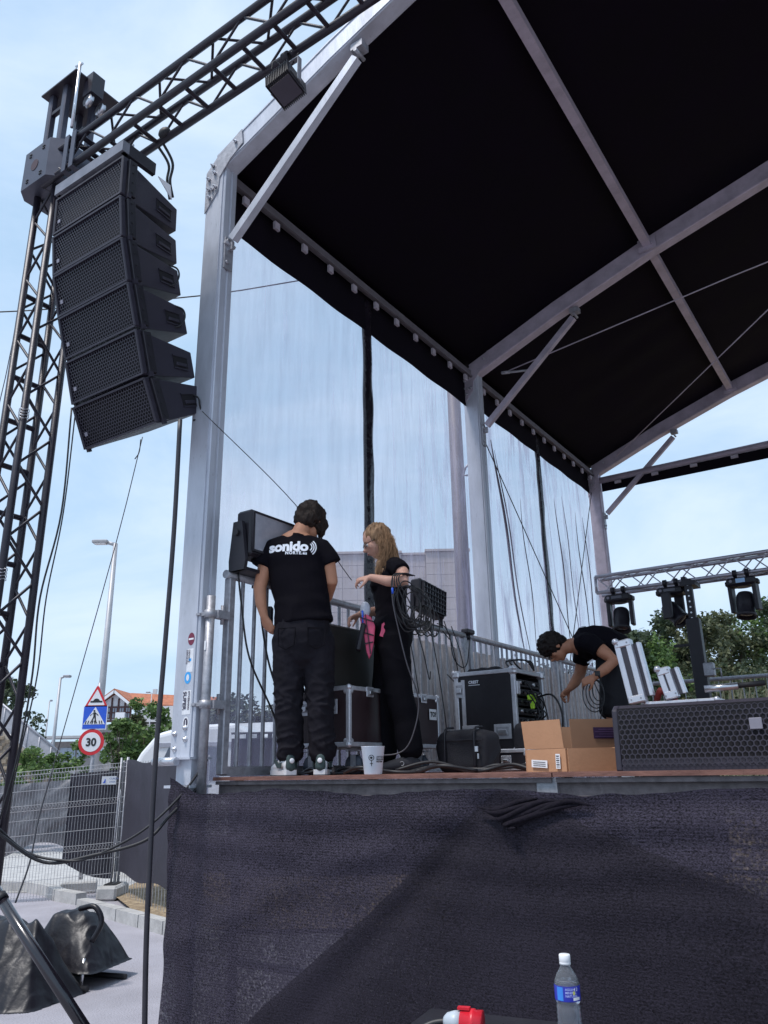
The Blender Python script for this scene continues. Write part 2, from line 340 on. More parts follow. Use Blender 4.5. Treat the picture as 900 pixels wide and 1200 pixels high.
# scrim hung in front of the stage
def scrim_mat():
    M = bpy.data.materials.new('woven_scrim'); M.use_nodes = True; n = M.node_tree; b = n.nodes['Principled BSDF']
    t = n.nodes.new('ShaderNodeTexCoord')
    mp1 = n.nodes.new('ShaderNodeMapping'); mp1.inputs['Scale'].default_value = (135, 135, 210)
    z = n.nodes.new('ShaderNodeTexNoise'); z.inputs['Scale'].default_value = 1.0; z.inputs['Detail'].default_value = 3; z.inputs['Roughness'].default_value = .7
    n.links.new(t.outputs['Object'], mp1.inputs['Vector']); n.links.new(mp1.outputs['Vector'], z.inputs['Vector'])
    wv = n.nodes.new('ShaderNodeTexWave'); wv.bands_direction = 'Z'; wv.inputs['Scale'].default_value = 26; wv.inputs['Distortion'].default_value = 1.6; wv.inputs['Detail'].default_value = 3; wv.inputs['Detail Scale'].default_value = 1.2
    n.links.new(t.outputs['Object'], wv.inputs['Vector'])
    big = n.nodes.new('ShaderNodeTexNoise'); big.inputs['Scale'].default_value = 1.6; big.inputs['Detail'].default_value = 5
    n.links.new(t.outputs['Object'], big.inputs['Vector'])
    r = n.nodes.new('ShaderNodeValToRGB'); r.color_ramp.elements[0].position = .36; r.color_ramp.elements[1].position = .66
    r.color_ramp.elements[0].color = (0.004, 0.003, 0.006, 1); r.color_ramp.elements[1].color = (0.060, 0.051, 0.076, 1)
    ad = n.nodes.new('ShaderNodeMath'); ad.operation = 'MULTIPLY_ADD'; ad.inputs[1].default_value = .06; 
    n.links.new(wv.outputs['Fac'], ad.inputs[0]); n.links.new(z.outputs['Fac'], ad.inputs[2])
    ad2 = n.nodes.new('ShaderNodeMath'); ad2.operation = 'MULTIPLY_ADD'; ad2.inputs[1].default_value = .25
    n.links.new(big.outputs['Fac'], ad2.inputs[0]); n.links.new(ad.outputs[0], ad2.inputs[2])
    sb = n.nodes.new('ShaderNodeMath'); sb.operation = 'SUBTRACT'; sb.inputs[1].default_value = .15; n.links.new(ad2.outputs[0], sb.inputs[0])
    n.links.new(sb.outputs[0], r.inputs['Fac']); n.links.new(r.outputs['Color'], b.inputs['Base Color']); b.inputs['Roughness'].default_value = .8
    b.inputs['Specular IOR Level'].default_value = 0.2
    bp = n.nodes.new('ShaderNodeBump'); bp.inputs['Strength'].default_value = .7; bp.inputs['Distance'].default_value = .004
    n.links.new(ad.outputs[0], bp.inputs['Height']); n.links.new(bp.outputs['Normal'], b.inputs['Normal'])
    tr = n.nodes.new('ShaderNodeBsdfTransparent'); ms = n.nodes.new('ShaderNodeMixShader')
    hr = n.nodes.new('ShaderNodeMapRange'); hr.inputs['From Min'].default_value = .50; hr.inputs['From Max'].default_value = .72; hr.inputs['To Min'].default_value = .01; hr.inputs['To Max'].default_value = .13
    mp2 = n.nodes.new('ShaderNodeTexNoise'); mp2.inputs['Scale'].default_value = 90; n.links.new(t.outputs['Object'], mp2.inputs['Vector'])
    n.links.new(mp2.outputs['Fac'], hr.inputs['Value']); 
    bg2 = n.nodes.new('ShaderNodeTexNoise'); bg2.inputs['Scale'].default_value = 1.1; bg2.inputs['Detail'].default_value = 6; n.links.new(t.outputs['Object'], bg2.inputs['Vector'])
    br = n.nodes.new('ShaderNodeMapRange'); br.inputs['From Min'].default_value = .50; br.inputs['From Max'].default_value = .66; br.inputs['To Min'].default_value = .5; br.inputs['To Max'].default_value = 2.2; n.links.new(bg2.outputs['Fac'], br.inputs['Value'])
    mlt = n.nodes.new('ShaderNodeMath'); mlt.operation = 'MULTIPLY'; n.links.new(hr.outputs['Result'], mlt.inputs[0]); n.links.new(br.outputs['Result'], mlt.inputs[1])
    n.links.new(mlt.outputs[0], ms.inputs['Fac'])
    n.links.new(b.outputs['BSDF'], ms.inputs[1]); n.links.new(tr.outputs['BSDF'], ms.inputs[2]); n.links.new(ms.outputs['Shader'], n.nodes['Material Output'].inputs['Surface'])
    return M
scrimM = scrim_mat()
def sheet(fn, nu, nv):
    mb = MB(); vs = [fn(i / nu, j / nv) for j in range(nv + 1) for i in range(nu + 1)]
    mb.add(vs, [(j * (nu + 1) + i, j * (nu + 1) + i + 1, (j + 1) * (nu + 1) + i + 1, (j + 1) * (nu + 1) + i) for j in range(nv) for i in range(nu)], True); return mb
def fscrim(s, t):
    u = -0.005 + s * 5.6; u += 0.05 * t * (1 - min(1, s * 8)) - 0.012 * math.sin(t * 9)
    top = -0.068 - 0.012 * math.sin(u * 6) - 0.01 * noise.noise(V((u * 9, 0, 1))) + 0.0 * u 
    if u < .2: top += (.2 - u) * 0.35
    h = top + (-1.50 - top) * t
    v = -0.115 + 0.020 * noise.noise(V((u * 1.3 + t, t * 1.1, 3))) + 0.006 * noise.noise(V((u * 3 - t * 2.5, t * 3, 7)))
    d = u - (1.95 - 1.55 * t); v += 0.02 * math.exp(-(d / .10) ** 2) * (1 - t * .5)          # diagonal tension fold from the knot
    d2 = u - (1.9 - 6.0 * t * .6); v -= 0.012 * math.exp(-(d2 / .16) ** 2)
    v += 0.006 * math.sin(t * 60 + 4 * noise.noise(V((u * 1.2, t, 5)))) * max(0, 1 - t * 2.2)
    return (u, v, h)
mb = sheet(fscrim, 300, 110)
sc_o = single('stage_scrim', mb, scrimM, 'black woven mesh scrim hanging over the whole stage front', 'scrim', stage=True, pos=(0, 0, -1))
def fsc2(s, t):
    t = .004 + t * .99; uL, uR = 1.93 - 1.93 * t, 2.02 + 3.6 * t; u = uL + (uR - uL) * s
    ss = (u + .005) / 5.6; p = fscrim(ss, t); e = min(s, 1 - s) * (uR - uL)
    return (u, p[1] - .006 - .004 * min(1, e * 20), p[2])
sc2M = scrimM.copy(); sc2M.name = 'woven_scrim_dark'
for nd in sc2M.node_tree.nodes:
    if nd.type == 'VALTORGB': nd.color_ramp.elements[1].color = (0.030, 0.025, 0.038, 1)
part(sc_o, 'darker_triangle', sheet(fsc2, 200, 100), sc2M, root=sc_o)  # triangular sheet just ahead of the scrim, darker in colour, widening down from the knot
# knotted bunch at the top of the scrim
mb = MB(); rr = random.Random(3)
for k in range(7):
    p = [V((1.84 + k * .03, -.135 - .006 * k, -.125 - .012 * k)), V((1.93 + .01 * k, -.145 - .01 * (k % 2), -.135 - .010 * k)), V((2.02 + .03 * k, -.135, -.105 - .012 * (k % 3))), V((2.10 + .035 * k, -.125, -.092 - .004 * k))]
    c = smooth_curve(p, 6); mb.tube(c, .008, 7, rs=[.003 + .008 * math.sin(PI * i / (len(c) - 1)) for i in range(len(c))])
kn_ = part(sc_o, 'tied_fold', mb, mat('black_gathered_cloth', (.010, .008, .013), .9, 0, .4, 60, .5, 90, spec=.15), root=sc_o); 
# ---- frame columns and rafters
frame = thing_s('stage_roof_frame', 'aluminium frame of columns and sloping rafters carrying the black stage roof', 'roof frame', (0, 0, 0))
def column(u, v, sgn=1, mate=alu):
    mb = MB(); z0, z1 = 0.105, HE + .02
    # extruded profile: wide web face to the front, grooves down the inner face
    P = [(-.08, -.06), (.072, -.06), (.072, -.052), (.084, -.052), (.09, -.046), (.09, -.012), (.082, -.008), (.082, .012), (.09, .016), (.09, .055), (.084, .06), (-.08, .06), (-.085, .05), (-.085, .01), (-.078, .006), (-.078, -.006), (-.085, -.01), (-.085, -.052)]
    mb.prism([(p[0] * sgn + u, p[1] + v) for p in P], (1, 0, 0), (0, 1, 0), (0, 0, z0), (0, 0, z1 - z0))
    return part(frame, 'column', mb, mate)
cols = []
for k in range(3):
    for u, sg in ((0, 1), (9.0, -1)):
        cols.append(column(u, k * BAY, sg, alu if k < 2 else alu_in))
for k in range(3):
    v = k * BAY; us = [0.0, 1.0, 2.0, 3.2, 4.5, 5.8, 7.0, 8.0, 9.0]; mb = MB()
    ring = []
    for u in us:
        h = arch(u)
        for du, dv in ((-.0, -.055), (.0, .055)):
            pass
        for (dv, dh) in ((-.055, -.085), (-.05, -.09), (.05, -.09), (.055, -.085), (.055, .085), (.05, .09), (-.05, .09), (-.055, .085)): ring.append(V((u, v + dv, h + .06 + dh)))
    fs = []
    for i in range(len(us) - 1):
        for q in range(8): q2 = (q + 1) % 8; fs.append((i * 8 + q, i * 8 + q2, (i + 1) * 8 + q2, (i + 1) * 8 + q))
    fs += [tuple(range(8)), tuple(range((len(us) - 1) * 8, len(us) * 8))[::-1]]
    mb.add(ring, fs)
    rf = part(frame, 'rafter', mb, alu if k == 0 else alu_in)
    # raised flanges along the web
    mb = MB()
    for u, u2 in zip(us, us[1:]):
        for dv in (-.0585, .0585):
            for dh in (-.014, .134):
                mb.bar((u, v + dv, arch(u) + dh + .0), (u2, v + dv, arch(u2) + dh), .005, .012, up=(0, 0, 1))
    part(rf, 'flange', mb, alu if k == 0 else alu_in, root=frame)
    # knee plate with bolts
    for (u, sg) in ((0, 1), (9, -1)):
        poly = [(-.088, 4.06), (.02, 4.16), (.24, 4.275), (.255, 4.15), (.135, 4.07), (.045, 3.97), (.035, 3.86), (-.086, 3.72)]
        mb = MB(); mb.prism([(u + sg * p[0], p[1] - .02) for p in poly], (1, 0, 0), (0, 0, 1), (0, v - .068, 0), (0, .008, 0)); kp = part(frame, 'knee_plate', mb, galv if k == 0 else alu_in)
        for (bu, bh) in ((-.04, 3.81), (-.05, 3.88), (-.015, 3.87), (.015, 3.875), (-.055, 3.97), (.0, 4.0), (-.02, 4.07), (.19, 4.17)):
            mb = MB(); mb.tube([(u + sg * bu, v - .067, bh), (u + sg * bu, v - .085, bh)], .013, 6); mb.tube([(u + sg * bu, v - .085, bh), (u + sg * bu, v - .098, bh)], .006, 6); part(kp, 'bolt', mb, steel, root=frame)
    # strut with end brackets
    for (u, sg) in ((0, 1), (9, -1)):
        a, b = V((u + sg * .11, v, 3.40)), V((u + sg * 1.20, v, 4.36)); mb = MB(); dirn = (b - a).normalized()
        mb.bar(a + dirn * .04, b - dirn * .03, .05, .06); st = part(frame, 'strut', mb, alu if k == 0 else alu_in)
        mb = MB(); mb.box(V((u + sg * .098, v, 3.33)), (.014, .07, .24)); mb.box(V((u + sg * .12, v, 3.38)), (.05, .02, .06)); mb.tube([a + V((0, -.045, -.0)), a + V((0, .045, 0))], .014, 6)
        for hh in (3.25, 3.42): mb.tube([(u + sg * .1, v - .02, hh), (u + sg * .125, v - .02, hh)], .012, 6)
        part(st, 'bracket', mb, galv, root=frame)
        mb = MB(); mb.box(b + V((0, 0, .05)), (.09, .075, .05)); mb.tube([b + V((0, -.05, .0)), b + V((0, .05, 0))], .014, 6); part(st, 'bracket', mb, galv, root=frame)
    # foot
    for u in (0, 9.0):
        mb = MB(); mb.box((u + .0, v, .1), (.20, .16, .012)); mb.box((u + .03, v, .03), (.115, .11, .13)); mb.box((u + .01, v, -.045), (.20, .16, .014))
        mb.box((u + .03, v, -.11), (.13, .12, .13)); mb.box((u + .03, v, -.9), (.1, .1, 1.36)); mb.box((u + .03, v, -1.59), (.4, .4, .02)); part(frame, 'foot', mb, alu)
# side roller under the first column
mb = MB(); mb.tube([(-.16, -.1, .085), (.02, -.1, .085)], .022, 12); part(frame, 'side_roller', mb, steel)
mb = MB(); mb.box((.0, -.062, 0.18), (.001, .001, .001))
for (bu, bh) in ((.035, .2), (-.045, .15), (-.05, .23), (.03, .26)):
    mb = MB(); mb.lathe([(.016, 0), (.016, .006), (.007, .008), (.007, .018), (0, .018)], (bu, -.06, bh), 8, Matrix.Rotation(PI / 2, 3, 'X')); part(cols[0], 'bolt', mb, steel, root=frame)
# stickers on the first column
stk = mat('white_sticker', (0.72, 0.73, 0.76), 0.5, 0, 0.1, 60); inkp = mat('sticker_ink', (0.05, 0.04, 0.07), .6); skyb = mat('sky_blue_ink', (0.05, 0.35, 0.75), .5); dkred = mat('dark_red_ink', (0.16, 0.02, 0.05), .5)
def disc(c, r, material, nm, par, v=-.0612, ry=None, seg=20):
    mb = MB(); mb.prism([(c[0] + r * math.cos(2 * PI * i / seg), c[1] + (ry or r) * math.sin(2 * PI * i / seg)) for i in range(seg)], (1, 0, 0), (0, 0, 1), (0, v, 0), (0, .0008, 0)); return part(par, nm, mb, material, root=frame)
def rectp(u0, h0, u1, h1, material, nm, par, v=-.0612):
    mb = MB(); mb.box(((u0 + u1) / 2, v + .0004, (h0 + h1) / 2), (abs(u1 - u0), .0008, abs(h1 - h0))); return part(par, nm, mb, material, root=frame)
c0 = cols[0]
s1 = disc((.035, .745), .026, dkred, 'sticker', c0, ry=.036); rectp(.015, .74, .055, .75, stk, 'stripe', s1, -.0622)
s2 = rectp(.01, .56, .06, .69, stk, 'sticker', c0)
t2 = text_mb('DEPARTE\nDEPORTES', .017, (.022, -.0625, .685), (0, 0, -1), (1, 0, 0), bold=.0004); part(s2, 'lettering', t2, inkp, root=frame)
rectp(.025, .62, .045, .635, skyb, 'stripe', s2, -.0622)
s3 = disc((.025, .53), .026, skyb, 'sticker', c0, ry=.034); disc((.025, .53), .011, stk, 'dot', s3, -.0622, ry=.018)
s4 = rectp(-.005, .33, .06, .46, stk, 'sticker', c0)
t4 = text_mb('SUPER', .036, (.0, -.0625, .455), (0, 0, -1), (1, 0, 0), bold=.001); part(s4, 'lettering', t4, inkp, root=frame)
t4 = text_mb('ETXEBARRI', .020, (.038, -.0625, .455), (0, 0, -1), (1, 0, 0), bold=.0005); part(s4, 'lettering', t4, inkp, root=frame)
s5 = disc((.03, .285), .024, stk, 'sticker', c0, ry=.034); disc((.03, .285), .016, inkp, 'dot', s5, -.0622, ry=.026); rectp(.027, .27, .033, .30, stk, 'stripe', s5, -.0628)
# hook on the left flank
mb = MB(); mb.tube([(-.09, 0, 2.92), (-.115, 0, 2.9), (-.12, 0, 2.78), (-.1, 0, 2.72)], .011, 7); mb.box((-.105, 0, 2.85), (.03, .04, .1)); part(cols[0], 'tie_hook', mb, galv, root=frame)
mb = MB(); mb.tube([(-.1, BAY, 3.05), (-.14, BAY, 3.02), (-.17, BAY, 2.94), (-.12, BAY, 2.93)], .012, 7); part(cols[2], 'tie_hook', mb, galv, root=frame)
# purlins, eave beams
for u in (2.0, 7.0):
    for k in range(2):
        mb = MB(); mb.bar((u, k * BAY + .06, arch(u) + .07), (u, (k + 1) * BAY - .06, arch(u) + .07), .075, .08); part(frame, 'purlin', mb, alu_in)
        mb = MB(); mb.box((u, (k + 1) * BAY - .075, arch(u) + .06), (.17, .02, .15)); 
        for q in (-.05, .05): mb.tube([(u + q, (k + 1) * BAY - .085, arch(u) + .04), (u + q, (k + 1) * BAY - .1, arch(u) + .04)], .012, 6)
        part(frame, 'purlin_plate', mb, alu_in)
eavem = mat('brown_grey_eave_profile', (0.19, 0.175, 0.19), 0.5, 0.3, 0.15, 10)  # brown-grey colour of the eave profile
clipm = mat('white_plastic_clip', (0.42, 0.38, 0.42), 0.6)
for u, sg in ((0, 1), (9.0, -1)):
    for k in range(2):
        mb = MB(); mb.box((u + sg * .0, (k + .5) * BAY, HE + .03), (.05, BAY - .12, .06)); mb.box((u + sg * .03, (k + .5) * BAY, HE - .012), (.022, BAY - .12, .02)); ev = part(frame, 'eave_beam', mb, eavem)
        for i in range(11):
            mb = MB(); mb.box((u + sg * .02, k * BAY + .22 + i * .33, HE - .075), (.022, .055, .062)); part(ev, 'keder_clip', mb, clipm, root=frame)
mb = MB(); mb.tube([(.09, 2 * BAY, 3.94), (8.9, 2 * BAY, 3.94)], .045, 12); rb = part(frame, 'rear_eave_beam', mb, alu_in)
for i in range(16):
    mb = MB(); mb.box((.35 + i * .52, 2 * BAY - .02, 3.86), (.09, .02, .04)); part(rb, 'keder_clip', mb, clipm, root=frame)
# roof membrane
roofm = mat('black_roof_membrane', (0.0030, 0.0010, 0.0045), 0.8, 0, 0.3, 3, 0.25, 5, spec=.12)
def froof(s, t):
    u = -.065 + s * 9.13; v = .0 + t * (2 * BAY + .03); h = arch(min(max(u, 0), 9)) + .148
    vv = (v / BAY) % 1.0
    h -= .05 * math.sin(PI * vv) * 0.6
    if v > BAY: h += 0.012 * math.sin(v * 10 + 3 * noise.noise(V((u * 1.2, v, 0)))) * max(0, math.sin(PI * vv)) * max(0, 1 - abs(u - 1.3) / 1.2)
    return (u, v, h)
mb = sheet(froof, 90, 110)
rf = single('roof_membrane', mb, roofm, 'black fabric roof stretched over the stage frame', 'roof', stage=True, pos=(0, 0, 4))
mod = rf.modifiers.new('solid', 'SOLIDIFY'); mod.thickness = .006; mod.offset = 1
# valance strips
valm = mat('black_valance', (0.006, 0.004, 0.008), .9, 0, .2, spec=.12)
for k in range(2):
    mb = MB(); 
    mb2 = sheet(lambda s, t: (-.055 + .006 * math.sin(s * 30), k * BAY + .07 + s * (BAY - .13), 4.175 - t * (.49 if k == 0 else .425) ), 40, 4)
    part(rf, 'valance', mb2, valm, root=rf)
mb2 = sheet(lambda s, t: (.1 + s * 8.8, 2 * BAY + .02, 3.9 - t * .13 - .05 * t * math.sin(PI * s) * .4), 60, 2); part(rf, 'rear_valance', mb2, valm, root=rf)
# ---- side netting
def net_mat():
    M = bpy.data.materials.new('fine_clear_netting'); M.use_nodes = True; n = M.node_tree; b = n.nodes['Principled BSDF']
    b.inputs['Base Color'].default_value = (0.30, 0.30, 0.38, 1); b.inputs['Roughness'].default_value = .6
    t = n.nodes.new('ShaderNodeTexCoord'); g = n.nodes.new('ShaderNodeMapping'); g.inputs['Scale'].default_value = (1, 5, .6)
    n.links.new(t.outputs['Object'], g.inputs['Vector'])
    z = n.nodes.new('ShaderNodeTexNoise'); z.inputs['Scale'].default_value = 1.6; z.inputs['Detail'].default_value = 8; z.inputs['Roughness'].default_value = .68; z.inputs['Distortion'].default_value = .35
    n.links.new(g.outputs['Vector'], z.inputs['Vector'])
    # second bay is more creased: mask along the run
    sx = n.nodes.new('ShaderNodeSeparateXYZ'); n.links.new(t.outputs['Object'], sx.inputs['Vector'])
    mk = n.nodes.new('ShaderNodeMapRange'); mk.inputs['From Min'].default_value = 1.8; mk.inputs['From Max'].default_value = 4.2; mk.inputs['To Min'].default_value = .0; mk.inputs['To Max'].default_value = 1.0
    n.links.new(sx.outputs['Y'], mk.inputs['Value'])
    r = n.nodes.new('ShaderNodeValToRGB'); r.color_ramp.elements[0].position = .50; r.color_ramp.elements[1].position = .78
    r.color_ramp.elements[0].color = (0, 0, 0, 1); r.color_ramp.elements[1].color = (1, 1, 1, 1)
    n.links.new(z.outputs['Fac'], r.inputs['Fac'])
    m1 = n.nodes.new('ShaderNodeMath'); m1.operation = 'MULTIPLY'; n.links.new(r.outputs['Color'], m1.inputs[0])
    m0 = n.nodes.new('ShaderNodeMapRange'); m0.inputs['To Min'].default_value = .12; m0.inputs['To Max'].default_value = .80; n.links.new(mk.outputs['Result'], m0.inputs['Value']); n.links.new(m0.outputs['Result'], m1.inputs[1])
    # soft diagonal creases
    g2 = n.nodes.new('ShaderNodeMapping'); g2.inputs['Rotation'].default_value = (math.radians(38), 0, 0); g2.inputs['Scale'].default_value = (1, 6, .6); n.links.new(t.outputs['Object'], g2.inputs['Vector'])
    z2 = n.nodes.new('ShaderNodeTexNoise'); z2.inputs['Scale'].default_value = 2.2; z2.inputs['Detail'].default_value = 7; n.links.new(g2.outputs['Vector'], z2.inputs['Vector'])
    m3 = n.nodes.new('ShaderNodeMath'); m3.operation = 'MULTIPLY_ADD'; m3.inputs[1].default_value = .20; n.links.new(z2.outputs['Fac'], m3.inputs[0]); n.links.new(m1.outputs[0], m3.inputs[2])
    m2 = n.nodes.new('ShaderNodeMath'); m2.operation = 'ADD'; m2.inputs[1].default_value = .22; n.links.new(m3.outputs[0], m2.inputs[0]); m2.use_clamp = True
    tr = n.nodes.new('ShaderNodeBsdfTransparent'); tl = n.nodes.new('ShaderNodeBsdfTranslucent'); tl.inputs['Color'].default_value = (.55, .55, .68, 1)
    g5 = n.nodes.new('ShaderNodeMapping'); g5.inputs['Rotation'].default_value = (math.radians(-24), 0, 0); g5.inputs['Scale'].default_value = (1, 7, 1.1); n.links.new(t.outputs['Object'], g5.inputs['Vector'])
    z5 = n.nodes.new('ShaderNodeTexNoise'); z5.inputs['Scale'].default_value = 1.5; z5.inputs['Detail'].default_value = 9; z5.inputs['Roughness'].default_value = .7; z5.inputs['Distortion'].default_value = .8; n.links.new(g5.outputs['Vector'], z5.inputs['Vector'])
    r5 = n.nodes.new('ShaderNodeValToRGB'); r5.color_ramp.elements[0].position = .40; r5.color_ramp.elements[1].position = .62; r5.color_ramp.elements[0].color = (.36, .33, .46, 1); r5.color_ramp.elements[1].color = (.58, .56, .72, 1)
    n.links.new(z5.outputs['Fac'], r5.inputs['Fac']); n.links.new(r5.outputs['Color'], tl.inputs['Color']); n.links.new(r5.outputs['Color'], b.inputs['Base Color'])
    mm = n.nodes.new('ShaderNodeMixShader'); mm.inputs['Fac'].default_value = .70; n.links.new(b.outputs['BSDF'], mm.inputs[1]); n.links.new(tl.outputs['BSDF'], mm.inputs[2])
    ms = n.nodes.new('ShaderNodeMixShader'); n.links.new(m2.outputs[0], ms.inputs['Fac']); n.links.new(tr.outputs['BSDF'], ms.inputs[1]); n.links.new(mm.outputs['Shader'], ms.inputs[2])
    n.links.new(ms.outputs['Shader'], n.nodes['Material Output'].inputs['Surface'])
    return M
netM = net_mat()
def fnet(s, t):
    v = .07 + s * (2 * BAY - .14); h = -.3 + t * 4.3
    wob = .012 + .05 * max(0, min(1, (v - 2) / 3))
    return (-.075 - wob * (noise.noise(V((v * 5, h * .35, 0))) + .5 * noise.noise(V((v * 13, h * .6, 4)))) * math.sin(PI * min(1, max(0, (h + .3) / 4.3))) - .01, v, h)
net = single('side_netting', sheet(fnet, 300, 60), netM, 'sheer creased netting closing the left side of the stage', 'netting', stage=True, pos=(0, 0, 0))
blkw = mat('black_wrapped_plastic', (0.010, 0.007, 0.012), .25, 0, .3, 10, .9, 18, spec=.6)
for v, wd in ((1.84, .115), (5.52, .10)):
    mb = sheet(lambda s, t: (-.05 + .012 * math.sin(s * PI) + .012 * noise.noise(V((s * 2, t * 14, v))), v + (s - .5) * wd + .006 * noise.noise(V((0, t * 10, v))), 4.0 - t * 4.1), 6, 160)
    p_ = part(net, 'black_seam_strip', mb, blkw, root=net); mo = p_.modifiers.new('s', 'SOLIDIFY'); mo.thickness = .03
# dark gathered folds hanging in the second bay
fold = mat('gathered_netting', (0.10, 0.085, 0.11), .7, 0, .3)
rr = random.Random(5)
for v0, v1, r0, hh in ((4.25, 4.75, .016, 3.5), (4.32, 4.9, .009, 3.4), (4.9, 5.1, .006, 3.0), (6.0, 6.15, .008, 3.3), (6.25, 6.5, .006, 3.4), (6.7, 6.85, .007, 3.3), (7.0, 7.1, .008, 3.3)):
    pts = [V((-.07, v0 + (v1 - v0) * t + .03 * math.sin(t * 9 + v0 * 7), hh - t * (hh - 1.0))) for t in [i / 16 for i in range(17)]]
    mb = MB(); mb.tube(pts, r0, 6, rs=[r0 * (.25 + .75 * abs(math.sin(PI * (i / 16) ** .8))) for i in range(17)]); part(net, 'gathered_fold', mb, fold, root=net)
def cord(name, pts, r, label, cat='rope', group=None, n=6, sm=8, material=cabm):
    c = smooth_curve(pts, sm) if sm else pts
    mb = MB(); mb.tube(c, r, n); return single(name, mb, material, label, cat, group)
cord('bracing_cable', [S(-.02, BAY + .12, 3.5), S(-.02, 2 * BAY - .7, .9)], .006, 'thin cable falling from the middle column behind the netting folds', 'cable', 'bracing cables of the stage frame', sm=0)
cord('bracing_cable', [S(-.02, 2 * BAY - .1, 3.75), S(-.02, BAY + 2.0, .9)], .006, 'thin cable falling forward from the rear left column across the netting', 'cable', 'bracing cables of the stage frame', sm=0)
cord('bracing_cable', [at(590, 437, S(.3, BAY, 0).y), S(.3, BAY, 4.02).lerp(S(5, BAY - .1, 4.35), .5), S(5, BAY - .1, 4.35)], .006, 'thin cable running across under the middle rafter', 'cable', 'bracing cables of the stage frame', sm=0, material=alu_in)
cord('bracing_cable', [at(722, 535, 9.9), at(905, 358, 6.2)], .006, 'thin cable rising to the right under the rear roof bay', 'cable', 'bracing cables of the stage frame', sm=0, material=alu_in)
mb = MB(); a = at(588, 437, S(.3, BAY, 0).y); b = at(618, 434, S(.55, BAY, 0).y); mb.tube([a, b], .012, 7); mb.tube([a, a.lerp(b, .3)], .018, 7)
single('turnbuckle', mb, galv, 'small steel turnbuckle beside the top of the middle column', 'turnbuckle')
# ---- railing along the left side
rail = thing_s('side_railing', 'galvanised tube railing with thin bars along the left edge of the stage', 'railing', (.15, 0, 0))
UR = .15
segs = [(.11, 2.95), (3.05, 5.0), (5.1, 7.3)]
for (va, vb) in segs:
    mb = MB(); mb.tube([(UR, va - .04, 1.13), (UR, vb, 1.13)], .026, 12); part(rail, 'top_rail', mb, galv)
    mb = MB(); mb.box((UR, (va + vb) / 2, .03), (.03, vb - va, .05)); part(rail, 'bottom_rail', mb, galv)
    for v in (va, vb):
        mb = MB(); mb.box((UR, v, .56), (.050, .050, 1.1), bev=.006); part(rail, 'post', mb, galv)
    n_ = int((vb - va) / .105)
    for i in range(1, n_):
        mb = MB(); v = va + (vb - va) * i / n_; mb.tube([(UR, v, .05), (UR, v, 1.11)], .0120, 8, cap=False); part(rail, 'baluster', mb, galv)
for v in (.35, 1.6):
    mb = MB(); mb.box((UR, v, 1.13), (.07, .05, .07)); part(rail, 'clamp', mb, rub)
# corrugated sheeting tied behind the far railing
def fcor(s, t):
    v = 2.05 + s * 5.25; ph = (v / .145) * 2 * PI; c = math.sin(ph); c = max(-.75, min(.75, c * 1.4)) / .75
    return (.04 + .016 * c + .008 * noise.noise(V((v, t * 2, 0))), v + .02 * noise.noise(V((v * 2, 0, 4))) * t, .02 + 1.02 * t)
corm = mat('dirty_corrugated_sheet', (0.60, 0.52, 0.50), .75, 0, .3, 5, .3, 30, col2=(.86, .80, .78), stretch=(1, 2, .35))
cw = single('corrugated_screen', sheet(fcor, 520, 6), corm, 'weathered beige ribbed screen standing behind the far railing', 'screen', stage=True, pos=(.05, 4, 0))
# scaffold tube with couplers left of the railing
sct = thing_s('scaffold_tube', 'short upright scaffold tube clamped between front column and railing', 'tube', (.135, -.02, 0))
mb = MB(); mb.tube([(.135, -.02, -.1), (.135, -.02, .985)], .0255, 14); mb.lathe([(.0256, .985), (.021, .987), (.021, .9)], (.135, -.02, 0), 14); part(sct, 'tube', mb, galv)
for h in (.88, .38):
    mb = MB(); mb.tube([(.135, -.02, h - .022), (.135, -.02, h + .022)], .036, 10); mb.box((.16, .04, h), (.05, .09, .045)); mb.box((.10, -.045, h), (.05, .018, .02)); mb.tube([(.15, .06, h - .05), (.15, .06, h + .06)], .012, 6); mb.box((.08, -.05, h + .0), (.03, .03, .012)); part(sct, 'coupler', mb, galv)
mb = MB(); mb.box((.135, -.047, .70), (.012, .003, .05)); part(sct, 'paint_mark', mb, white)
# rear railing
rail2 = thing_s('rear_railing', 'low tube railing across the back edge of the stage before the bushes', 'railing', (3, 7.35, 0))
mb = MB(); mb.tube([(.3, 7.35, 1.02), (8.5, 7.35, 1.02)], .026, 10); part(rail2, 'top_rail', mb, galv)
mb = MB(); mb.tube([(.3, 7.35, .5), (8.5, 7.35, .5)], .012, 8); part(rail2, 'middle_rail', mb, galv)
for i in range(60):
    u = .35 + i * .137
    mb = MB()
    if i % 12 == 0: mb.box((u, 7.35, .5), (.04, .04, 1.0)); part(rail2, 'post', mb, galv)
    else: mb.tube([(u, 7.35, .04), (u, 7.35, 1.0)], .007, 5, cap=False); part(rail2, 'baluster', mb, galv)
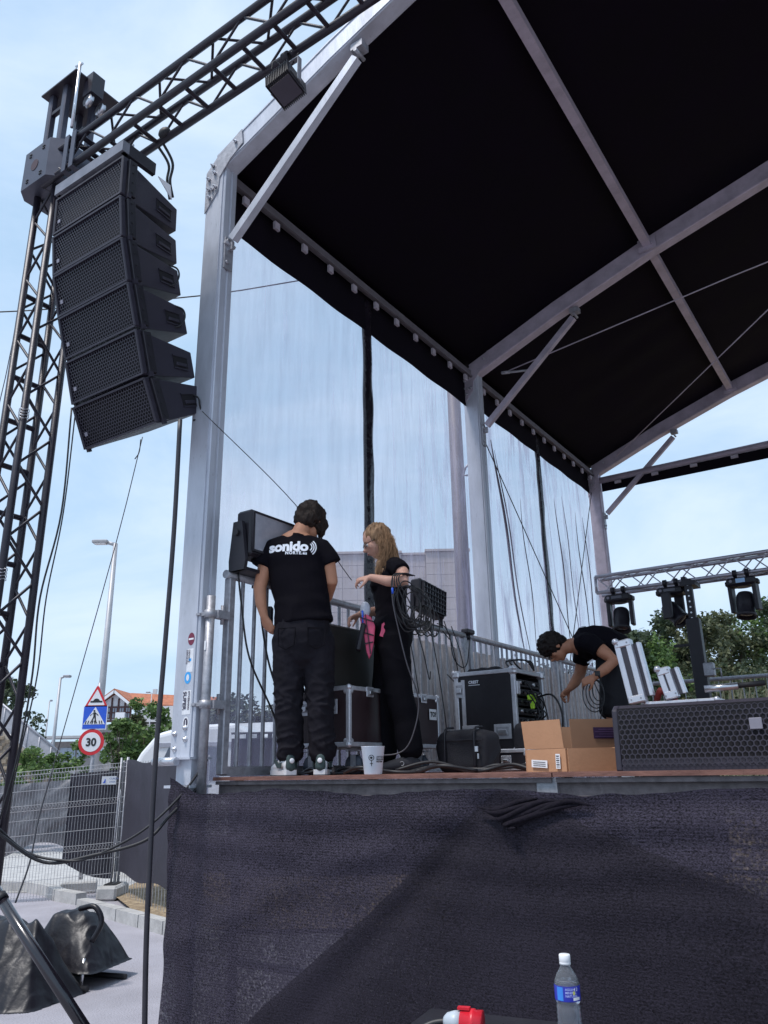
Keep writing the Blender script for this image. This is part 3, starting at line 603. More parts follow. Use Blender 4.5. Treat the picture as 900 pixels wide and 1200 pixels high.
# ================================================================== MAST AND PA
TS = .215                                                     # truss width
def truss(root, org, ax, a1, a2, ln, r, rb, step, material, zig=True, endrings=True, rootT=None, rungface=None):
    """square truss along ax from org; a1,a2 the cross axes; adds chord, brace and ring children"""
    org, ax, a1, a2 = V(org), V(ax), V(a1), V(a2); h = TS / 2 if not isinstance(rungface, tuple) else rungface[0]
    cs_ = [(-1, -1), (1, -1), (1, 1), (-1, 1)]
    for (s, t) in cs_:
        mb = MB(); o = org + a1 * (s * h) + a2 * (t * h); mb.tube([o, o + ax * ln], r, 10); part(root, 'chord', mb, material)
    n_ = int(round(ln / step)); step = ln / n_
    for q in range(4):
        c0_, c1_ = cs_[q], cs_[(q + 1) % 4]
        for i in range(n_):
            p = org + ax * (i * step) + a1 * (c0_[0] * h) + a2 * (c0_[1] * h); p2 = org + ax * ((i + 1) * step) + a1 * (c1_[0] * h) + a2 * (c1_[1] * h)
            p3 = org + ax * (i * step) + a1 * (c1_[0] * h) + a2 * (c1_[1] * h); p4 = org + ax * ((i + 1) * step) + a1 * (c0_[0] * h) + a2 * (c0_[1] * h)
            mb = MB()
            if zig == 'ladder' and q == 0:
                mb.tube([p3, p], rb * 1.7, 7, cap=False)
            else:
                mb.tube([p, p2] if i % 2 == 0 else [p3, p4], rb, 6, cap=False)
            part(root, 'brace', mb, material)
        if q == 0 or zig == 'ladder': pass
UM, VM = -1.046, -.566
mast = thing_s('speaker_mast', 'tall black square truss tower holding up the line array on the left', 'mast', (UM, VM, -1.55))
truss(mast, (UM, VM, -1.45), (0, 0, 1), (1, 0, 0), (0, 1, 0), 5.42, .0235, .009, .232, trussblk)
mb = MB(); mb.box((UM, VM, -1.52), (.6, .6, .1)); part(mast, 'base', mb, trussblk)
# ladder rungs on the front face of the tower
for i in range(15):
    mb = MB(); z = -1.2 + i * .31; mb.tube([(UM - TS / 2, VM - TS / 2, z), (UM - TS / 2, VM + TS / 2, z)], .018, 7, cap=False); part(mast, 'rung', mb, trussblk)
# outriggers
for (dx, dy) in ((1.25, -.42), (-1, .8)):
    mb = MB(); a = V((UM + .12 * dx, VM + .12 * dy, -.25)); mb.tube([a, V((UM + dx, VM + dy, -1.56))], .03, 12)
    part(mast, 'outrigger', mb, blk)
# sleeve block
zc = 4.10; hw = .215; ch = .07
poly = [(-hw + ch, -hw), (hw - ch, -hw), (hw, -hw + ch), (hw, hw - ch), (hw - ch, hw), (-hw + ch, hw), (-hw, hw - ch), (-hw, -hw + ch)]
mbs = MB(); mbs.prism([(UM + p[0], VM + p[1]) for p in poly], (1, 0, 0), (0, 1, 0), (0, 0, zc - .16), (0, 0, .32))
sleevem = mat('dark_grey_sleeve_paint', (0.07, 0.07, 0.095), .38, .4, .15, 6)
slv = part(mast, 'sleeve_block', mbs, sleevem)
mb = MB(); mb.prism([(UM - .01 + .042 * math.cos(a_ * PI / 8), zc + .045 * math.sin(a_ * PI / 8)) for a_ in range(16)], (1, 0, 0), (0, 0, 1), (0, VM - hw - .003, 0), (0, .002, 0)); part(slv, 'round_opening', mb, mat('dark_red_roller', (.045, .012, .016), .5), root=mast)
for (a_, b_) in [(x, z) for x in (-.085, -.07, .07, .085) for z in (-.12, -.10, .10, .12)]:
    mb = MB(); mb.tube([(UM + a_, VM - hw, zc + b_), (UM + a_, VM - hw - .006, zc + b_)], .006, 6); part(slv, 'bolt', mb, ink, root=mast)
# head section above the sleeve with pulley plates
for (s, t) in ((-1, -1), (1, -1), (1, 1), (-1, 1)):
    mb = MB(); mb.box((UM + s * TS / 2 * .8, VM + t * TS / 2, 4.55), (.05, .05, .62), bev=.008); part(mast, 'head_post', mb, sleevem)
for z in (4.36, 4.66):
    for q in (-1, 1):
        mb = MB(); mb.box((UM, VM + q * TS / 2, z), (.17, .03, .03)); part(mast, 'cross_bar', mb, trussblk)
mb = MB(); mb.box((UM + .06, VM + .03, 4.84), (.42, .40, .012)); part(mast, 'head_plate', mb, trussblk)
mb = MB(); mb.box((UM + .28, VM - .02, 4.78), (.10, .10, .18)); part(mast, 'pulley_housing', mb, trussblk)
for q in (-.05, .05):
    mb = MB(); mb.lathe([(0, -.012), (.05, -.012), (.042, 0), (.05, .012), (0, .012)], (UM + .28, VM + q, 4.64), 16, Matrix.Rotation(PI / 2, 3, 'X')); part(mast, 'pulley', mb, steel)
mb = MB(); mb.tube([(UM + .30, VM - .16, 4.3), (UM + .30, VM - .16, 4.88)], .011, 7); mb.tube([(UM + .25, VM - .16, 4.88), (UM + .33, VM - .16, 4.86)], .009, 6); part(mast, 'aerial_rod', mb, steel)
# cable ties round the tower legs
for z in (2.15, 1.12):
    mb = MB()
    for k in range(4): mb.tube([(UM + TS / 2 + .03 * math.cos(a_), VM - TS / 2 + .03 * math.sin(a_), z + .02 * k + .006 * math.sin(3 * a_)) for a_ in [i * PI / 5 for i in range(11)]], .0025, 4)
    part(mast, 'wire_tie', mb, steel)
# boom
boom = thing_s('truss_boom', 'black square truss boom running up and right from the mast head', 'truss', (UM, -.61, 4.03))
truss(boom, (UM + .02, -.61, 4.06), (1, 0, 0.012), (0, 1, 0), (0, 0, 1), 5.0, .0235, .0085, .24, trussblk, zig='ladder')
for du in (.30, .38):
    mb = MB()
    for q in (-1, 1): mb.box((UM + du, -.61 + q * .135, 4.06), (.045, .008, .30))
    for q in (-1, 1): mb.box((UM + du, -.61, 4.06 + q * .145), (.045, .27, .008))
    part(boom, 'collar', mb, sleevem)
cx_ = UM + 1.05
mb = MB(); mb.ball((cx_, -.52, 3.99), .05, sc_=(1, .7, .8)); part(boom, 'cable_connector', mb, rub)
# par lamp hanging from the boom
def flood(pos, name, label, cat, w_, d_, h_, rz, rx, fins=True):
    pass
lu, lv, lh = to_stage(at(335, 100, 3.42))
LS = 1.25
lamp = thing_s('floodlight', 'black finned floodlight hanging under the truss boom', 'floodlight', (lu, lv, lh))
RX = Matrix.Rotation(math.radians(-12), 3, 'X') @ Matrix.Rotation(math.radians(-14), 3, 'Y')
c = V((lu, lv, lh))
RXs = RX @ Matrix.Scale(LS, 3)
mb = MB(); mb.box(c, (.135*LS, .12*LS, .085*LS), RX, bev=.015); lb = part(lamp, 'housing', mb, blk)
for i in range(14):
    mb = MB(); mb.box(c + RX @ V(((-.062 + i * .0095)*LS, 0, .0)), (.004, .136*LS, .096*LS), RX); part(lb, 'fin', mb, blk, root=lamp)
mb = MB(); mb.box(c + RX @ V((0, 0, -.046*LS)), (.11*LS, .1*LS, .006), RX); part(lamp, 'lens', mb, mat('smoky_glass', (.05, .045, .06), .3))
mb = MB()
for q in (-1, 1): mb.box(c + V((q * .078*LS, 0, .06)), (.006, .03, .16))
mb.box(c + V((0, 0, .14)), (.16*LS, .03, .006)); part(lamp, 'yoke', mb, galv)
mb = MB(); mb.tube([c + V((0, 0, .14)), c + V((0, 0, .2))], .012, 8); mb.lathe([(.02, -.02), (.034, -.02), (.034, .02), (.02, .02)], c + V((0, 0, .2)), 12, Matrix.Rotation(PI / 2, 3, 'Y')); part(lamp, 'clamp', mb, blk)
cord('lamp_cable', [at(318, 82, 3.4), at(322, 72, 3.4), at(338, 80, 3.4), at(350, 62, 3.38)], .004, 'short cable looped above the finned floodlight', 'cable')
# ---- line array
PA = [(-.795, 3.625), (-.784, 3.331), (-.751, 3.049), (-.685, 2.771), (-.607, 2.502), (-.517, 2.221), (-.388, 1.965)]
PB = [(-.834, 3.566), (-.826, 3.282), (-.784, 3.007), (-.71, 2.758), (-.621, 2.489), (-.54, 2.209), (-.422, 1.940)]
PV = [((a[0] + b[0]) / 2, (a[1] + b[1]) / 2) for a, b in zip(PA, PB)]
UL, UR2 = -.677, .028; UC = (UL + UR2) / 2; HW = (UR2 - UL) / 2
ords = ['topmost', 'second from the top', 'third from the top', 'fourth from the top', 'fifth from the top', 'bottom']
hx = None
for i in range(6):
    (v0, h0), (v1, h1) = PV[i], PV[i + 1]
    fd = V((0, v1 - v0, h1 - h0)); fh = fd.length; fd.normalize(); up = -fd; back = V((0, up.z, -up.y)); 
    if back.y < 0: back = -back
    ctr = V((UC, (v0 + v1) / 2, (h0 + h1) / 2)); Rm = Matrix((V((1, 0, 0)), back, up)).transposed()
    T = thing_s('line_array_speaker', f'black line array speaker, {ords[i]} of the six hanging from the boom', 'speaker', tuple(ctr), 'speakers of the hanging line array')
    T.rotation_euler = (Matrix.Rotation(-YAW, 3, 'Z') @ Rm).to_euler(); BASE[T.name] = V((0, 0, 0))
    if i == 0:
        H = .136; proto = T; src = []
        # cabinet: side panels taper in plan and height towards the back
        W0, W1, D0, D1, Hb = HW - .022, HW - .085, .05, .49, .084
        mb = MB()
        vs = [(-W0, D0, -H), (W0, D0, -H), (W0, D0, H), (-W0, D0, H), (-W1, D1, -Hb + .0), (W1, D1, -Hb), (W1, D1, Hb), (-W1, D1, Hb)]
        mb.add(vs, [(0, 1, 2, 3), (7, 6, 5, 4), (0, 4, 5, 1), (1, 5, 6, 2), (2, 6, 7, 3), (3, 7, 4, 0)]); cab = part(T, 'cabinet', mb, blkp); bv = cab.modifiers.new('b', 'BEVEL'); bv.width = .006; bv.segments = 2
        # front frame
        mb = MB(); mb.box((0, .03, H - .006), (2 * HW - .03, .06, .012)); mb.box((0, .03, -H + .006), (2 * HW - .03, .06, .012))
        part(T, 'front_frame', mb, blkp)
        for q in (-1, 1):
            mb = MB(); mb.box((q * (HW - .020), .018, 0), (.020, .036, 2 * H - .004), bev=.006); part(T, 'side_trim', mb, blkg)
            mb = MB(); mb.box((q * (HW - .004), .068, 0), (.022, .06, 2 * H - .02), bev=.004); rg = part(T, 'rigging_rail', mb, blk)
            for z in (-.1, -.03, .04, .1):
                mb = MB(); mb.tube([(q * (HW + .006), .068, z), (q * (HW + .011), .068, z)], .007, 7); part(rg, 'rigging_pin', mb, ink, root=T)
            mb = MB(); mb.box((q * (HW - .0), .05, -H), (.02, .025, .03)); part(T, 'link_lug', mb, blkg)
        mb = MB(); mb.box((0, .044, 0), (2 * HW - .07, .01, 2 * H - .03)); part(T, 'acoustic_foam', mb, deepblk)
        gm = hexgrid((-HW + .032, .010, -H + .016), (1, 0, 0), (0, 0, 1), 2 * HW - .064, 2 * H - .032, .0225, .76); part(T, 'grille', gm, blkg)
        mb = MB(); mb.box((-HW + .07, .006, -.05), (.024, .006, .024)); part(T, 'badge', mb, mat('grey_badge', (.22, .21, .25), .4))
        # recessed side handle
        sl_ = Matrix.Rotation(math.atan2(W0 - W1, D1 - D0), 3, 'Z')
        for q in (-1, 1):
            Rq = Matrix.Rotation(q * math.atan2(W0 - W1, D1 - D0), 3, 'Z')
            mid = V((q * ((W0 + (W1 - W0) * .72) + .001), D0 + (D1 - D0) * .72, -.005))
            mb = MB(); mb.box(mid, (.004, .135, .085), Rq, bev=.002); hd = part(T, 'side_handle', mb, deepblk)
            mb = MB(); mb.box(mid + V((q * .005, 0, -.015)), (.012, .10, .022), Rq, bev=.004); mb.box(mid + V((q * .002, 0, .038)), (.008, .14, .008), Rq); mb.box(mid + V((q * .002, 0, -.042)), (.008, .14, .008), Rq); part(hd, 'grip', mb, blkp, root=T)
    else:
        for ch in list(proto.children):
            copy_tree(ch, T)
# flying frame
ff = thing_s('flying_frame', 'grey steel flying bar on top of the hanging line array', 'flying frame', (UC, -.6, 3.66))
mb = MB(); mb.box((UC, -.80, 3.655), (2 * HW - .02, .05, .075)); part(ff, 'front_bar', mb, mat('worn_grey_steel', (.20, .20, .23), .42, .4, .2, 10))
for q in (-1, 1):
    mb = MB(); mb.box((UC + q * (HW - .03), -.69, 3.66), (.03, .24, .085)); part(ff, 'side_bar', mb, blk)
mb = MB(); mb.prism([(-.40, 3.56), (-.52, 3.66), (-.42, 3.66)], (0, 1, 0), (0, 0, 1), (UR2 - .055, 0, 0), (.006, 0, 0)); part(ff, 'white_tag', mb, white)
for q in (-.12, .12):
    mb = MB(); mb.tube([(UC + q, -.6, 3.7), (UC + q, -.6, 3.95)], .008, 6); part(ff, 'shackle', mb, steel)
cord('array_cable', [S(-.10, -.5, 3.98), S(-.06, -.42, 3.85), S(-.06, -.42, 3.72), S(-.07, -.38, 3.6)], .009, 'left one of the two thick cables hanging beside the top array speaker', 'cable', 'cables behind the line array')
cord('array_cable', [S(-.05, -.5, 3.98), S(-.02, -.42, 3.84), S(-.03, -.42, 3.7), S(-.04, -.38, 3.6)], .009, 'right one of the two thick cables hanging beside the top array speaker', 'cable', 'cables behind the line array')
nm = ['second and third', 'third and fourth', 'fifth and sixth']
for k, i in enumerate((2, 3, 5)):
    v, h = PV[i]; a = V((UR2 - .09, v + .42, h + .08)); b = V((UR2 - .09, v + .40 + (.06 if i == 5 else .0), h - .09))
    cord('jumper_cable', [S(*a), S(a.x + .045, a.y + .03, a.z - .03), S(a.x + .055, a.y + .04, (a.z + b.z) / 2), S(a.x + .04, b.y + .04, b.z + .02), S(*b)], .006, f'short jumper cable curving behind the {nm[k]} array speakers', 'cable', 'cables behind the line array')
# thick cable dropping from the array to the ground
cord('drop_cable', [at(211, 492, 4.05), at(204, 620, 4.08), at(193, 760, 4.1), at(183, 880, 4.1), at(176, 1000, 4.1), at(171, 1120, 4.1), at(168, 1290, 4.1), V((*at(168, 1290, 4.1).xy, .02)), V((*at(150, 1290, 4.3).xy, .02))], .0135, 'thick black cable dropping straight from the array past the column', 'cable', n=8, material=mat('cable_grey_black', (.03, .027, .035), .45))
# thin ropes and wires
wire = mat('thin_grey_cord', (.09, .09, .10), .7)
cord('tag_line', [at(237, 482, 4.35), at(345, 590, 4.55), at(412, 680, 4.85)], .0026, 'thin cord stretched from the bottom array speaker to the woman', 'cord', material=cabm)
cord('guy_wire', [at(-10, 366, 9), at(60, 362, 9), at(240, 346, 9), at(355, 328, 9)], .009, 'thin wire crossing the sky behind mast and column', 'wire', 'thin wires in the sky', sm=3)
cord('guy_wire', [at(167, 512, 7), at(135, 640, 7.2), at(62, 900, 7.5)], .005, 'thin slanting wire passing behind the lamp post top', 'wire', 'thin wires in the sky', sm=3, material=wire)
cord('guy_wire', [at(38, 250, 6), at(15, 400, 6), at(-12, 520, 6)], .004, 'thin wire dropping left of the mast', 'wire', 'thin wires in the sky', sm=3, material=wire)
pl = [(84, 478), (72, 600), (47, 700), (38, 790), (22, 880), (0, 960)]
cord('signal_cable', [at(x, y, 4.45) for x, y in pl], .0055, 'left strand of the cables sagging beside the mast', 'cable', 'cables sagging beside the mast')
cord('signal_cable', [at(x + 5 - 3 * math.sin(i * 2.), y, 4.5) for i, (x, y) in enumerate(pl)], .0045, 'right strand of the cables sagging beside the mast', 'cable', 'cables sagging beside the mast')
cord('power_cable', [at(235, 920, 4.4), at(200, 955, 4.35), at(170, 985, 4.3), at(110, 1002, 4.3), at(50, 1010, 4.3), at(-8, 972, 4.2)], .0085, 'lower black cable sagging from the column foot to the left', 'cable', 'cables sagging from the column foot')
cord('power_cable', [at(243, 890, 4.4), at(212, 932, 4.35), at(165, 975, 4.3), at(105, 1005, 4.3), at(70, 1008, 4.3), at(30, 998, 4.3), at(-8, 965, 4.2)], .0065, 'upper black cable sagging from the railing foot to the left', 'cable', 'cables sagging from the column foot')
cord('hanging_wire', [at(165, 515, 4.1), at(163, 530, 4.1), at(158, 538, 4.1)], .003, 'loose end of wire under the bottom array speaker', 'wire')
cord('rope', [at(62, 900, 7.6), at(45, 960, 7.6), at(35, 1010, 7.6), at(18, 1058, 7.6)], .008, 'thin dark rope hanging in front of the mesh fence', 'rope', material=wire)
# ================================================================== PEOPLE
def chain(mb, pts, radii, n=12, flat=None, hint=(0, 1, 0), caps=True):
    """tapered round or flattened limb; flat = list of factors for the second radius, hint = direction of the first radius"""
    P = [V(p) for p in pts]; R = list(radii); Fl = list(flat) if flat else [1] * len(P)
    if caps:
        t0 = (P[0] - P[1]).normalized(); t1 = (P[-1] - P[-2]).normalized()
        P = [P[0] + t0 * R[0] * .75, P[0] + t0 * R[0] * .45] + P + [P[-1] + t1 * R[-1] * .45, P[-1] + t1 * R[-1] * .75]
        R = [R[0] * .35, R[0] * .8] + R + [R[-1] * .8, R[-1] * .35]; Fl = [Fl[0]] * 2 + Fl + [Fl[-1]] * 2
    vs = []; fs = []; K = len(P)
    for i in range(K):
        t = (P[min(i + 1, K - 1)] - P[max(i - 1, 0)]).normalized(); a = V(hint); a = a - t * a.dot(t)
        if a.length < 1e-3: a = t.orthogonal()
        a.normalize(); b = t.cross(a)
        for k in range(n):
            an = 2 * PI * k / n; vs.append(P[i] + a * math.cos(an) * R[i] + b * math.sin(an) * R[i] * Fl[i])
    for i in range(K - 1):
        for k in range(n): k2 = (k + 1) % n; fs.append((i * n + k, i * n + k2, (i + 1) * n + k2, (i + 1) * n + k))
    fs += [tuple(range(n))[::-1], tuple(range((K - 1) * n, K * n))]
    return mb.add(vs, fs, True)
def blend(mb, voxel=.008, smooth=4, disp=None):
    """fuse overlapping closed forms into one continuous surface"""
    me = mb.mesh('tmp'); o = bpy.data.objects.new('tmp', me); COL.objects.link(o)
    r = o.modifiers.new('r', 'REMESH'); r.mode = 'VOXEL'; r.voxel_size = voxel; r.use_smooth_shade = True
    if smooth:
        s_ = o.modifiers.new('s', 'SMOOTH'); s_.factor = .5; s_.iterations = smooth
    dg = bpy.context.evaluated_depsgraph_get(); dg.update(); out = bpy.data.meshes.new_from_object(o.evaluated_get(dg))
    bpy.data.objects.remove(o); bpy.data.meshes.remove(me)
    if disp:
        nn = [v.normal.copy() for v in out.vertices]
        for v, q in zip(out.vertices, nn): v.co = v.co + q * disp(v.co)
    out.polygons.foreach_set('use_smooth', [True] * len(out.polygons)); return out
def mpart(parent, name, me, material, label=None):
    me.name = name; o = bpy.data.objects.new(name, me); COL.objects.link(o); o.parent = parent
    if len(me.materials) == 0: me.materials.append(material)
    else: me.materials[0] = material
    BASE[o.name] = V((0, 0, 0))
    if label: o['label'] = label
    return o
def head(mb, c, fwd, up, s=1.0):
    """cranium, jaw, brow, nose, lips, chin, ears; c = centre between the ears"""
    c, f, u = V(c), V(fwd).normalized(), V(up); u = (u - f * u.dot(f)).normalized(); r = f.cross(u)
    R = Matrix((r, f, u)).transposed(); P = lambda x, y, z: c + (r * x + f * y + u * z) * s
    mb.ball(P(0, -.006, .030), .088 * s, 18, 12, (.82, 1.06, 1.0), R)
    mb.ball(P(0, .028, -.028), .066 * s, 16, 10, (.86, .92, 1.18), R)
    mb.ball(P(0, .050, -.086), .026 * s, 12, 8, (1.05, .9, .8), R)            # chin
    mb.ball(P(0, .066, .022), .036 * s, 12, 8, (1.35, .55, .35), R)           # brow
    chain(mb, [P(0, .082, .010), P(0, .098, -.012), P(0, .110, -.026)], [.007 * s, .009 * s, .012 * s], 8)      # nose
    mb.ball(P(0, .094, -.031), .012 * s, 8, 6, (1.5, .9, .7), R)
    mb.ball(P(0, .088, -.053), .0105 * s, 8, 6, (2.0, .9, .5), R); mb.ball(P(0, .086, -.063), .010 * s, 8, 6, (1.7, .9, .55), R)   # lips
    for q in (-1, 1):
        mb.ball(P(q * .040, .060, -.022), .026 * s, 10, 7, (.9, .7, .9), R)   # cheek
        mb.ball(P(q * .072, -.008, -.008), .030 * s, 10, 7, (.28, .62, 1.0), R)  # ear
    return P, R
def hand(mb, wrist, d, nrm, s=1.0, curl=.5, side=1, spread=.12):
    """palm, four jointed fingers of unequal length and a thumb leaving the side of the palm"""
    w, d, n = V(wrist), V(d).normalized(), V(nrm); n = (n - d * n.dot(d)).normalized(); sd_ = d.cross(n) * side
    chain(mb, [w - d * .02 * s, w + d * .015 * s, w + d * .05 * s, w + d * .082 * s], [.024 * s, .030 * s, .038 * s, .037 * s], 12, [.75, .6, .42, .36], hint=sd_)
    for k, (off, ln, r) in enumerate(((.029, .072, .0084), (.010, .080, .0088), (-.010, .075, .0084), (-.028, .058, .0074))):
        p = w + d * (.084 - .006 * abs(k - 1.2)) * s + sd_ * off * s; dd = (d + sd_ * off * spread * 14 * .3).normalized(); pts = [p - dd * .012 * s, p]; ang = 0
        for j, fr in enumerate((.45, .32, .23)):
            ang += (curl * (.75 + .12 * k)) * (1 if j else .8)
            p = p + (dd * math.cos(ang) + n * math.sin(ang)) * ln * fr * s; pts.append(p)
        chain(mb, pts, [r * s * 1.05, r * s, r * s * .95, r * s * .88, r * s * .78], 8)
    t0 = w + d * .022 * s + sd_ * .026 * s; dd = (d * .62 + sd_ * .66 + n * .42).normalized()
    t1 = t0 + dd * .036 * s; t2 = t1 + (dd * .6 + d * .5 + n * .35).normalized() * .030 * s; t3 = t2 + (d * .75 + n * .5 - sd_ * .1).normalized() * .024 * s
    chain(mb, [t0 - dd * .01 * s, t1, t2, t3], [.0145 * s, .0118 * s, .0100 * s, .0085 * s], 8)
def shoe(mb, heel, fwd, s=1.0, h=.07, w_=.045):
    a, f = V(heel), V(fwd).normalized()
    P = [a + f * x * s + V((0, 0, z * s)) for x, z in ((.0, .045), (.05, .048), (.11, .045), (.17, .036), (.22, .030), (.255, .028))]
    side = f.cross(V((0, 0, 1)))
    chain(mb, P, [w_ * .85 * s, w_ * .9 * s, w_ * .92 * s, w_ * 1.05 * s, w_ * 1.0 * s, w_ * .75 * s], 14, [1.15, 1.2, 1.15, .82, .66, .6], hint=side)
    chain(mb, [a + f * .045 * s + V((0, 0, .05 * s)), a + f * .04 * s + V((0, 0, (.05 + h) * s))], [.040 * s, .036 * s], 12, hint=side)
def sole(mb, heel, fwd, s=1.0, w_=.048, th=.022):
    a, f = V(heel), V(fwd).normalized(); side = f.cross(V((0, 0, 1))); prof = [(-.035, .030), (-.02, .042), (.05, .044), (.11, .042), (.17, .050), (.22, .048), (.26, .034), (.278, .015)]
    pts = [a + f * x * s + side * y * s * w_ / .048 for x, y in prof] + [a + f * x * s - side * y * s * w_ / .048 for x, y in prof[::-1]]
    n_ = len(pts); mb.add([p for p in pts] + [p + V((0, 0, th * s)) for p in pts], [tuple(range(n_))[::-1], tuple(range(n_, 2 * n_))] + [(i, (i + 1) % n_, n_ + (i + 1) % n_, n_ + i) for i in range(n_)])
def nz3(co, a, b, c, sd_=0): return noise.noise(V((co.x * a + sd_, co.y * b, co.z * c)))
def wrinkle(amp=.006, a=9, b=9, c=22, sd_=0):
    def f(co):
        q = nz3(co, a, b, c, sd_); r = 1 - abs(nz3(co, a * .6, b * .6, c * .7, sd_ + 9)) * 2.2
        return amp * (q * .6 + max(0, r) ** 3 * .9)
    return f
skin1 = mat('tan_skin', (0.50, 0.235, 0.14), .55, 0, .08, 20, .05, 200, spec=.35); skin2 = mat('fair_skin', (0.62, 0.34, 0.25), .55, 0, .07, 20, .05, 200, spec=.35); skin3 = mat('warm_skin', (0.46, 0.21, 0.125), .55, 0, .08, 20, .05, 200, spec=.35)
tee = mat('black_cotton', (0.005, 0.004, 0.007), .9, 0, .2, 30, .2, 300, spec=.12); trs = mat('faded_black_denim', (0.015, 0.0135, 0.018), .9, 0, .3, 9, .3, 250, spec=.12); trs2 = mat('black_work_cloth', (0.005, 0.0045, 0.007), .9, 0, .25, 9, .2, 250, spec=.12)
def strandmat(name, c1, c2, st=(60, 60, 6)):
    M = mat(name, c1, .6, 0, .3, 1.0, .5, 2.2, col2=c2, stretch=st, spec=.18); return M
hair1 = strandmat('dark_brown_hair', (0.012, 0.008, 0.007), (0.035, 0.022, 0.017)); hair2 = strandmat('light_brown_hair', (0.15, 0.080, 0.042), (0.46, 0.28, 0.16)); hair3 = strandmat('black_curly_hair', (0.008, 0.006, 0.006), (0.025, 0.018, 0.016), (30, 30, 30))
def strands(par, name, curves, r, material):
    mb = MB()
    for c in curves: mb.tube(c, r, 4, cap=False, rs=[r * (1 - .75 * i / (len(c) - 1)) for i in range(len(c))])
    o = part(par, name, mb, material, root=par); o['kind'] = 'stuff'; return o
# ---------------------------------------------------------------- man seen from behind
b1 = at(353, 905, 4.55); b1.z = DZ
man = thing_w('person', 'person seen from behind in black logo t-shirt, dark jeans and white-soled trainers', 'person', b1, 'people working on the stage', rz=0.02, local=True)
bm_ = MB()
# torso, legs
chain(bm_, [(-.005, 0, .72), (-.01, .0, .85), (-.02, .0, .98), (-.04, .005, 1.12), (-.055, .01, 1.25), (-.055, .012, 1.33)], [.135, .13, .125, .145, .155, .12], 18, [.8, .78, .72, .7, .65, .6], hint=(1, 0, 0))
chain(bm_, [(-.05, .012, 1.33), (-.03, .022, 1.41), (-.01, .05, 1.47)], [.060, .052, .052], 14)
LEG = {-1: [(-.085, 0, .74), (-.085, .01, .58), (-.078, .0, .41), (-.07, -.01, .25), (-.062, -.005, .08)], 1: [(.085, 0, .74), (.092, .01, .58), (.10, .0, .41), (.108, -.01, .25), (.114, -.005, .08)]}
for q in (-1, 1): chain(bm_, LEG[q], [.085, .075, .055, .048, .036], 12)
P, R = head(bm_, (.025, .085, 1.495), (.32, .80, -.50), (.15, .55, .82), .95)
ARMm = {-1: [(-.195, .01, 1.31), (-.235, -.005, 1.19), (-.262, -.01, 1.06), (-.250, -.02, .965), (-.228, -.015, .885)], 1: [(.105, .01, 1.31), (.145, .005, 1.20), (.160, .015, 1.10), (.13, .12, 1.03), (.09, .20, .99)]}
chain(bm_, [(-.05, .01, 1.30), (-.13, .01, 1.325), ARMm[-1][0]], [.07, .06, .052], 12); chain(bm_, [(-.05, .01, 1.30), (.03, .01, 1.325), ARMm[1][0]], [.07, .06, .052], 12)
chain(bm_, ARMm[-1], [.048, .044, .040, .034, .024], 12); chain(bm_, ARMm[1], [.048, .044, .042, .036, .025], 12)
hand(bm_, ARMm[-1][-1], (.45, .15, -.85), (.6, .75, .1), .92, .75, -1); hand(bm_, ARMm[1][-1], (-.4, .9, -.2), (-.3, -.1, -1), .92, .7, 1)
body1 = mpart(man, 'body', blend(bm_, .0068, 3), skin1)
sh = MB()
chain(sh, [(.0, .0, .845), (-.005, .0, .90), (-.015, .0, 1.0), (-.04, .005, 1.14), (-.055, .008, 1.25), (-.055, .010, 1.315), (-.053, .014, 1.355)], [.172, .172, .163, .172, .182, .165, .09], 26, [.78, .78, .76, .72, .68, .62, .8], hint=(1, 0, 0), caps=False)
chain(sh, [(-.05, .012, 1.28), (-.14, .01, 1.315), (-.200, .01, 1.30), (-.245, -.0, 1.235), (-.262, -.005, 1.195)], [.10, .075, .066, .066, .069], 16, caps=False)
chain(sh, [(-.05, .012, 1.28), (.03, .01, 1.315), (.102, .01, 1.30), (.145, .005, 1.24), (.160, .008, 1.205)], [.10, .075, .066, .064, .066], 16, caps=False)
chain(sh, [(-.048, .016, 1.33), (-.036, .02, 1.385)], [.085, .066], 16, caps=False)
def shd(co):
    k = max(0, min(1, (1.12 - co.z) / .25)); return .004 * nz3(co, 8, 8, 14) + k * (.010 * nz3(co, 7, 7, 16, 4) + .008 * max(0, 1 - abs(nz3(co, 4, 4, 10, 2)) * 3) - .002)
shirt1 = mpart(man, 't_shirt', blend(sh, .0075, 3, shd), tee)
tr_ = MB()
chain(tr_, [(-.005, .0, .875), (-.005, 0, .78), (0, 0, .70)], [.155, .172, .165], 22, [.8, .78, .72], hint=(1, 0, 0))
for q in (-1, 1):
    L0 = LEG[q]; chain(tr_, [(L0[0][0], 0, .76), (L0[1][0], .005, .58), (L0[2][0], 0, .41), (L0[3][0], -.005, .25), (L0[4][0], 0, .115)], [.097, .088, .078, .073, .073], 18, [1, 1, 1, 1, 1])
def trd(co):
    k = 1; kk = max(.25, 1 - abs(co.z - .40) / .25, 1 - abs(co.z - .16) / .16)
    return .006 * nz3(co, 7, 7, 9, 3) * k + kk * (.011 * max(0, 1 - abs(nz3(co, 11, 11, 20, 6)) * 3.2) - .003 + .008 * max(0, 1 - abs(noise.noise(V((co.x * 14 + co.z * 9, co.y * 10, co.z * 8)))) * 4))
jeans = mpart(man, 'trousers', blend(tr_, .0075, 3, trd), trs)
for q, a_ in ((-1, 0), (1, 0)):
    mb = MB(); pts = [(q * .035, -.128, .80), (q * .135, -.105, .80), (q * .13, -.125, .70), (q * .085, -.140, .675), (q * .04, -.142, .70)]
    mb.tube([V(p) for p in pts] + [V(pts[0])], .003, 5, cap=False); part(jeans, 'pocket_seam', mb, trs2, root=man)
hm = MB(); 
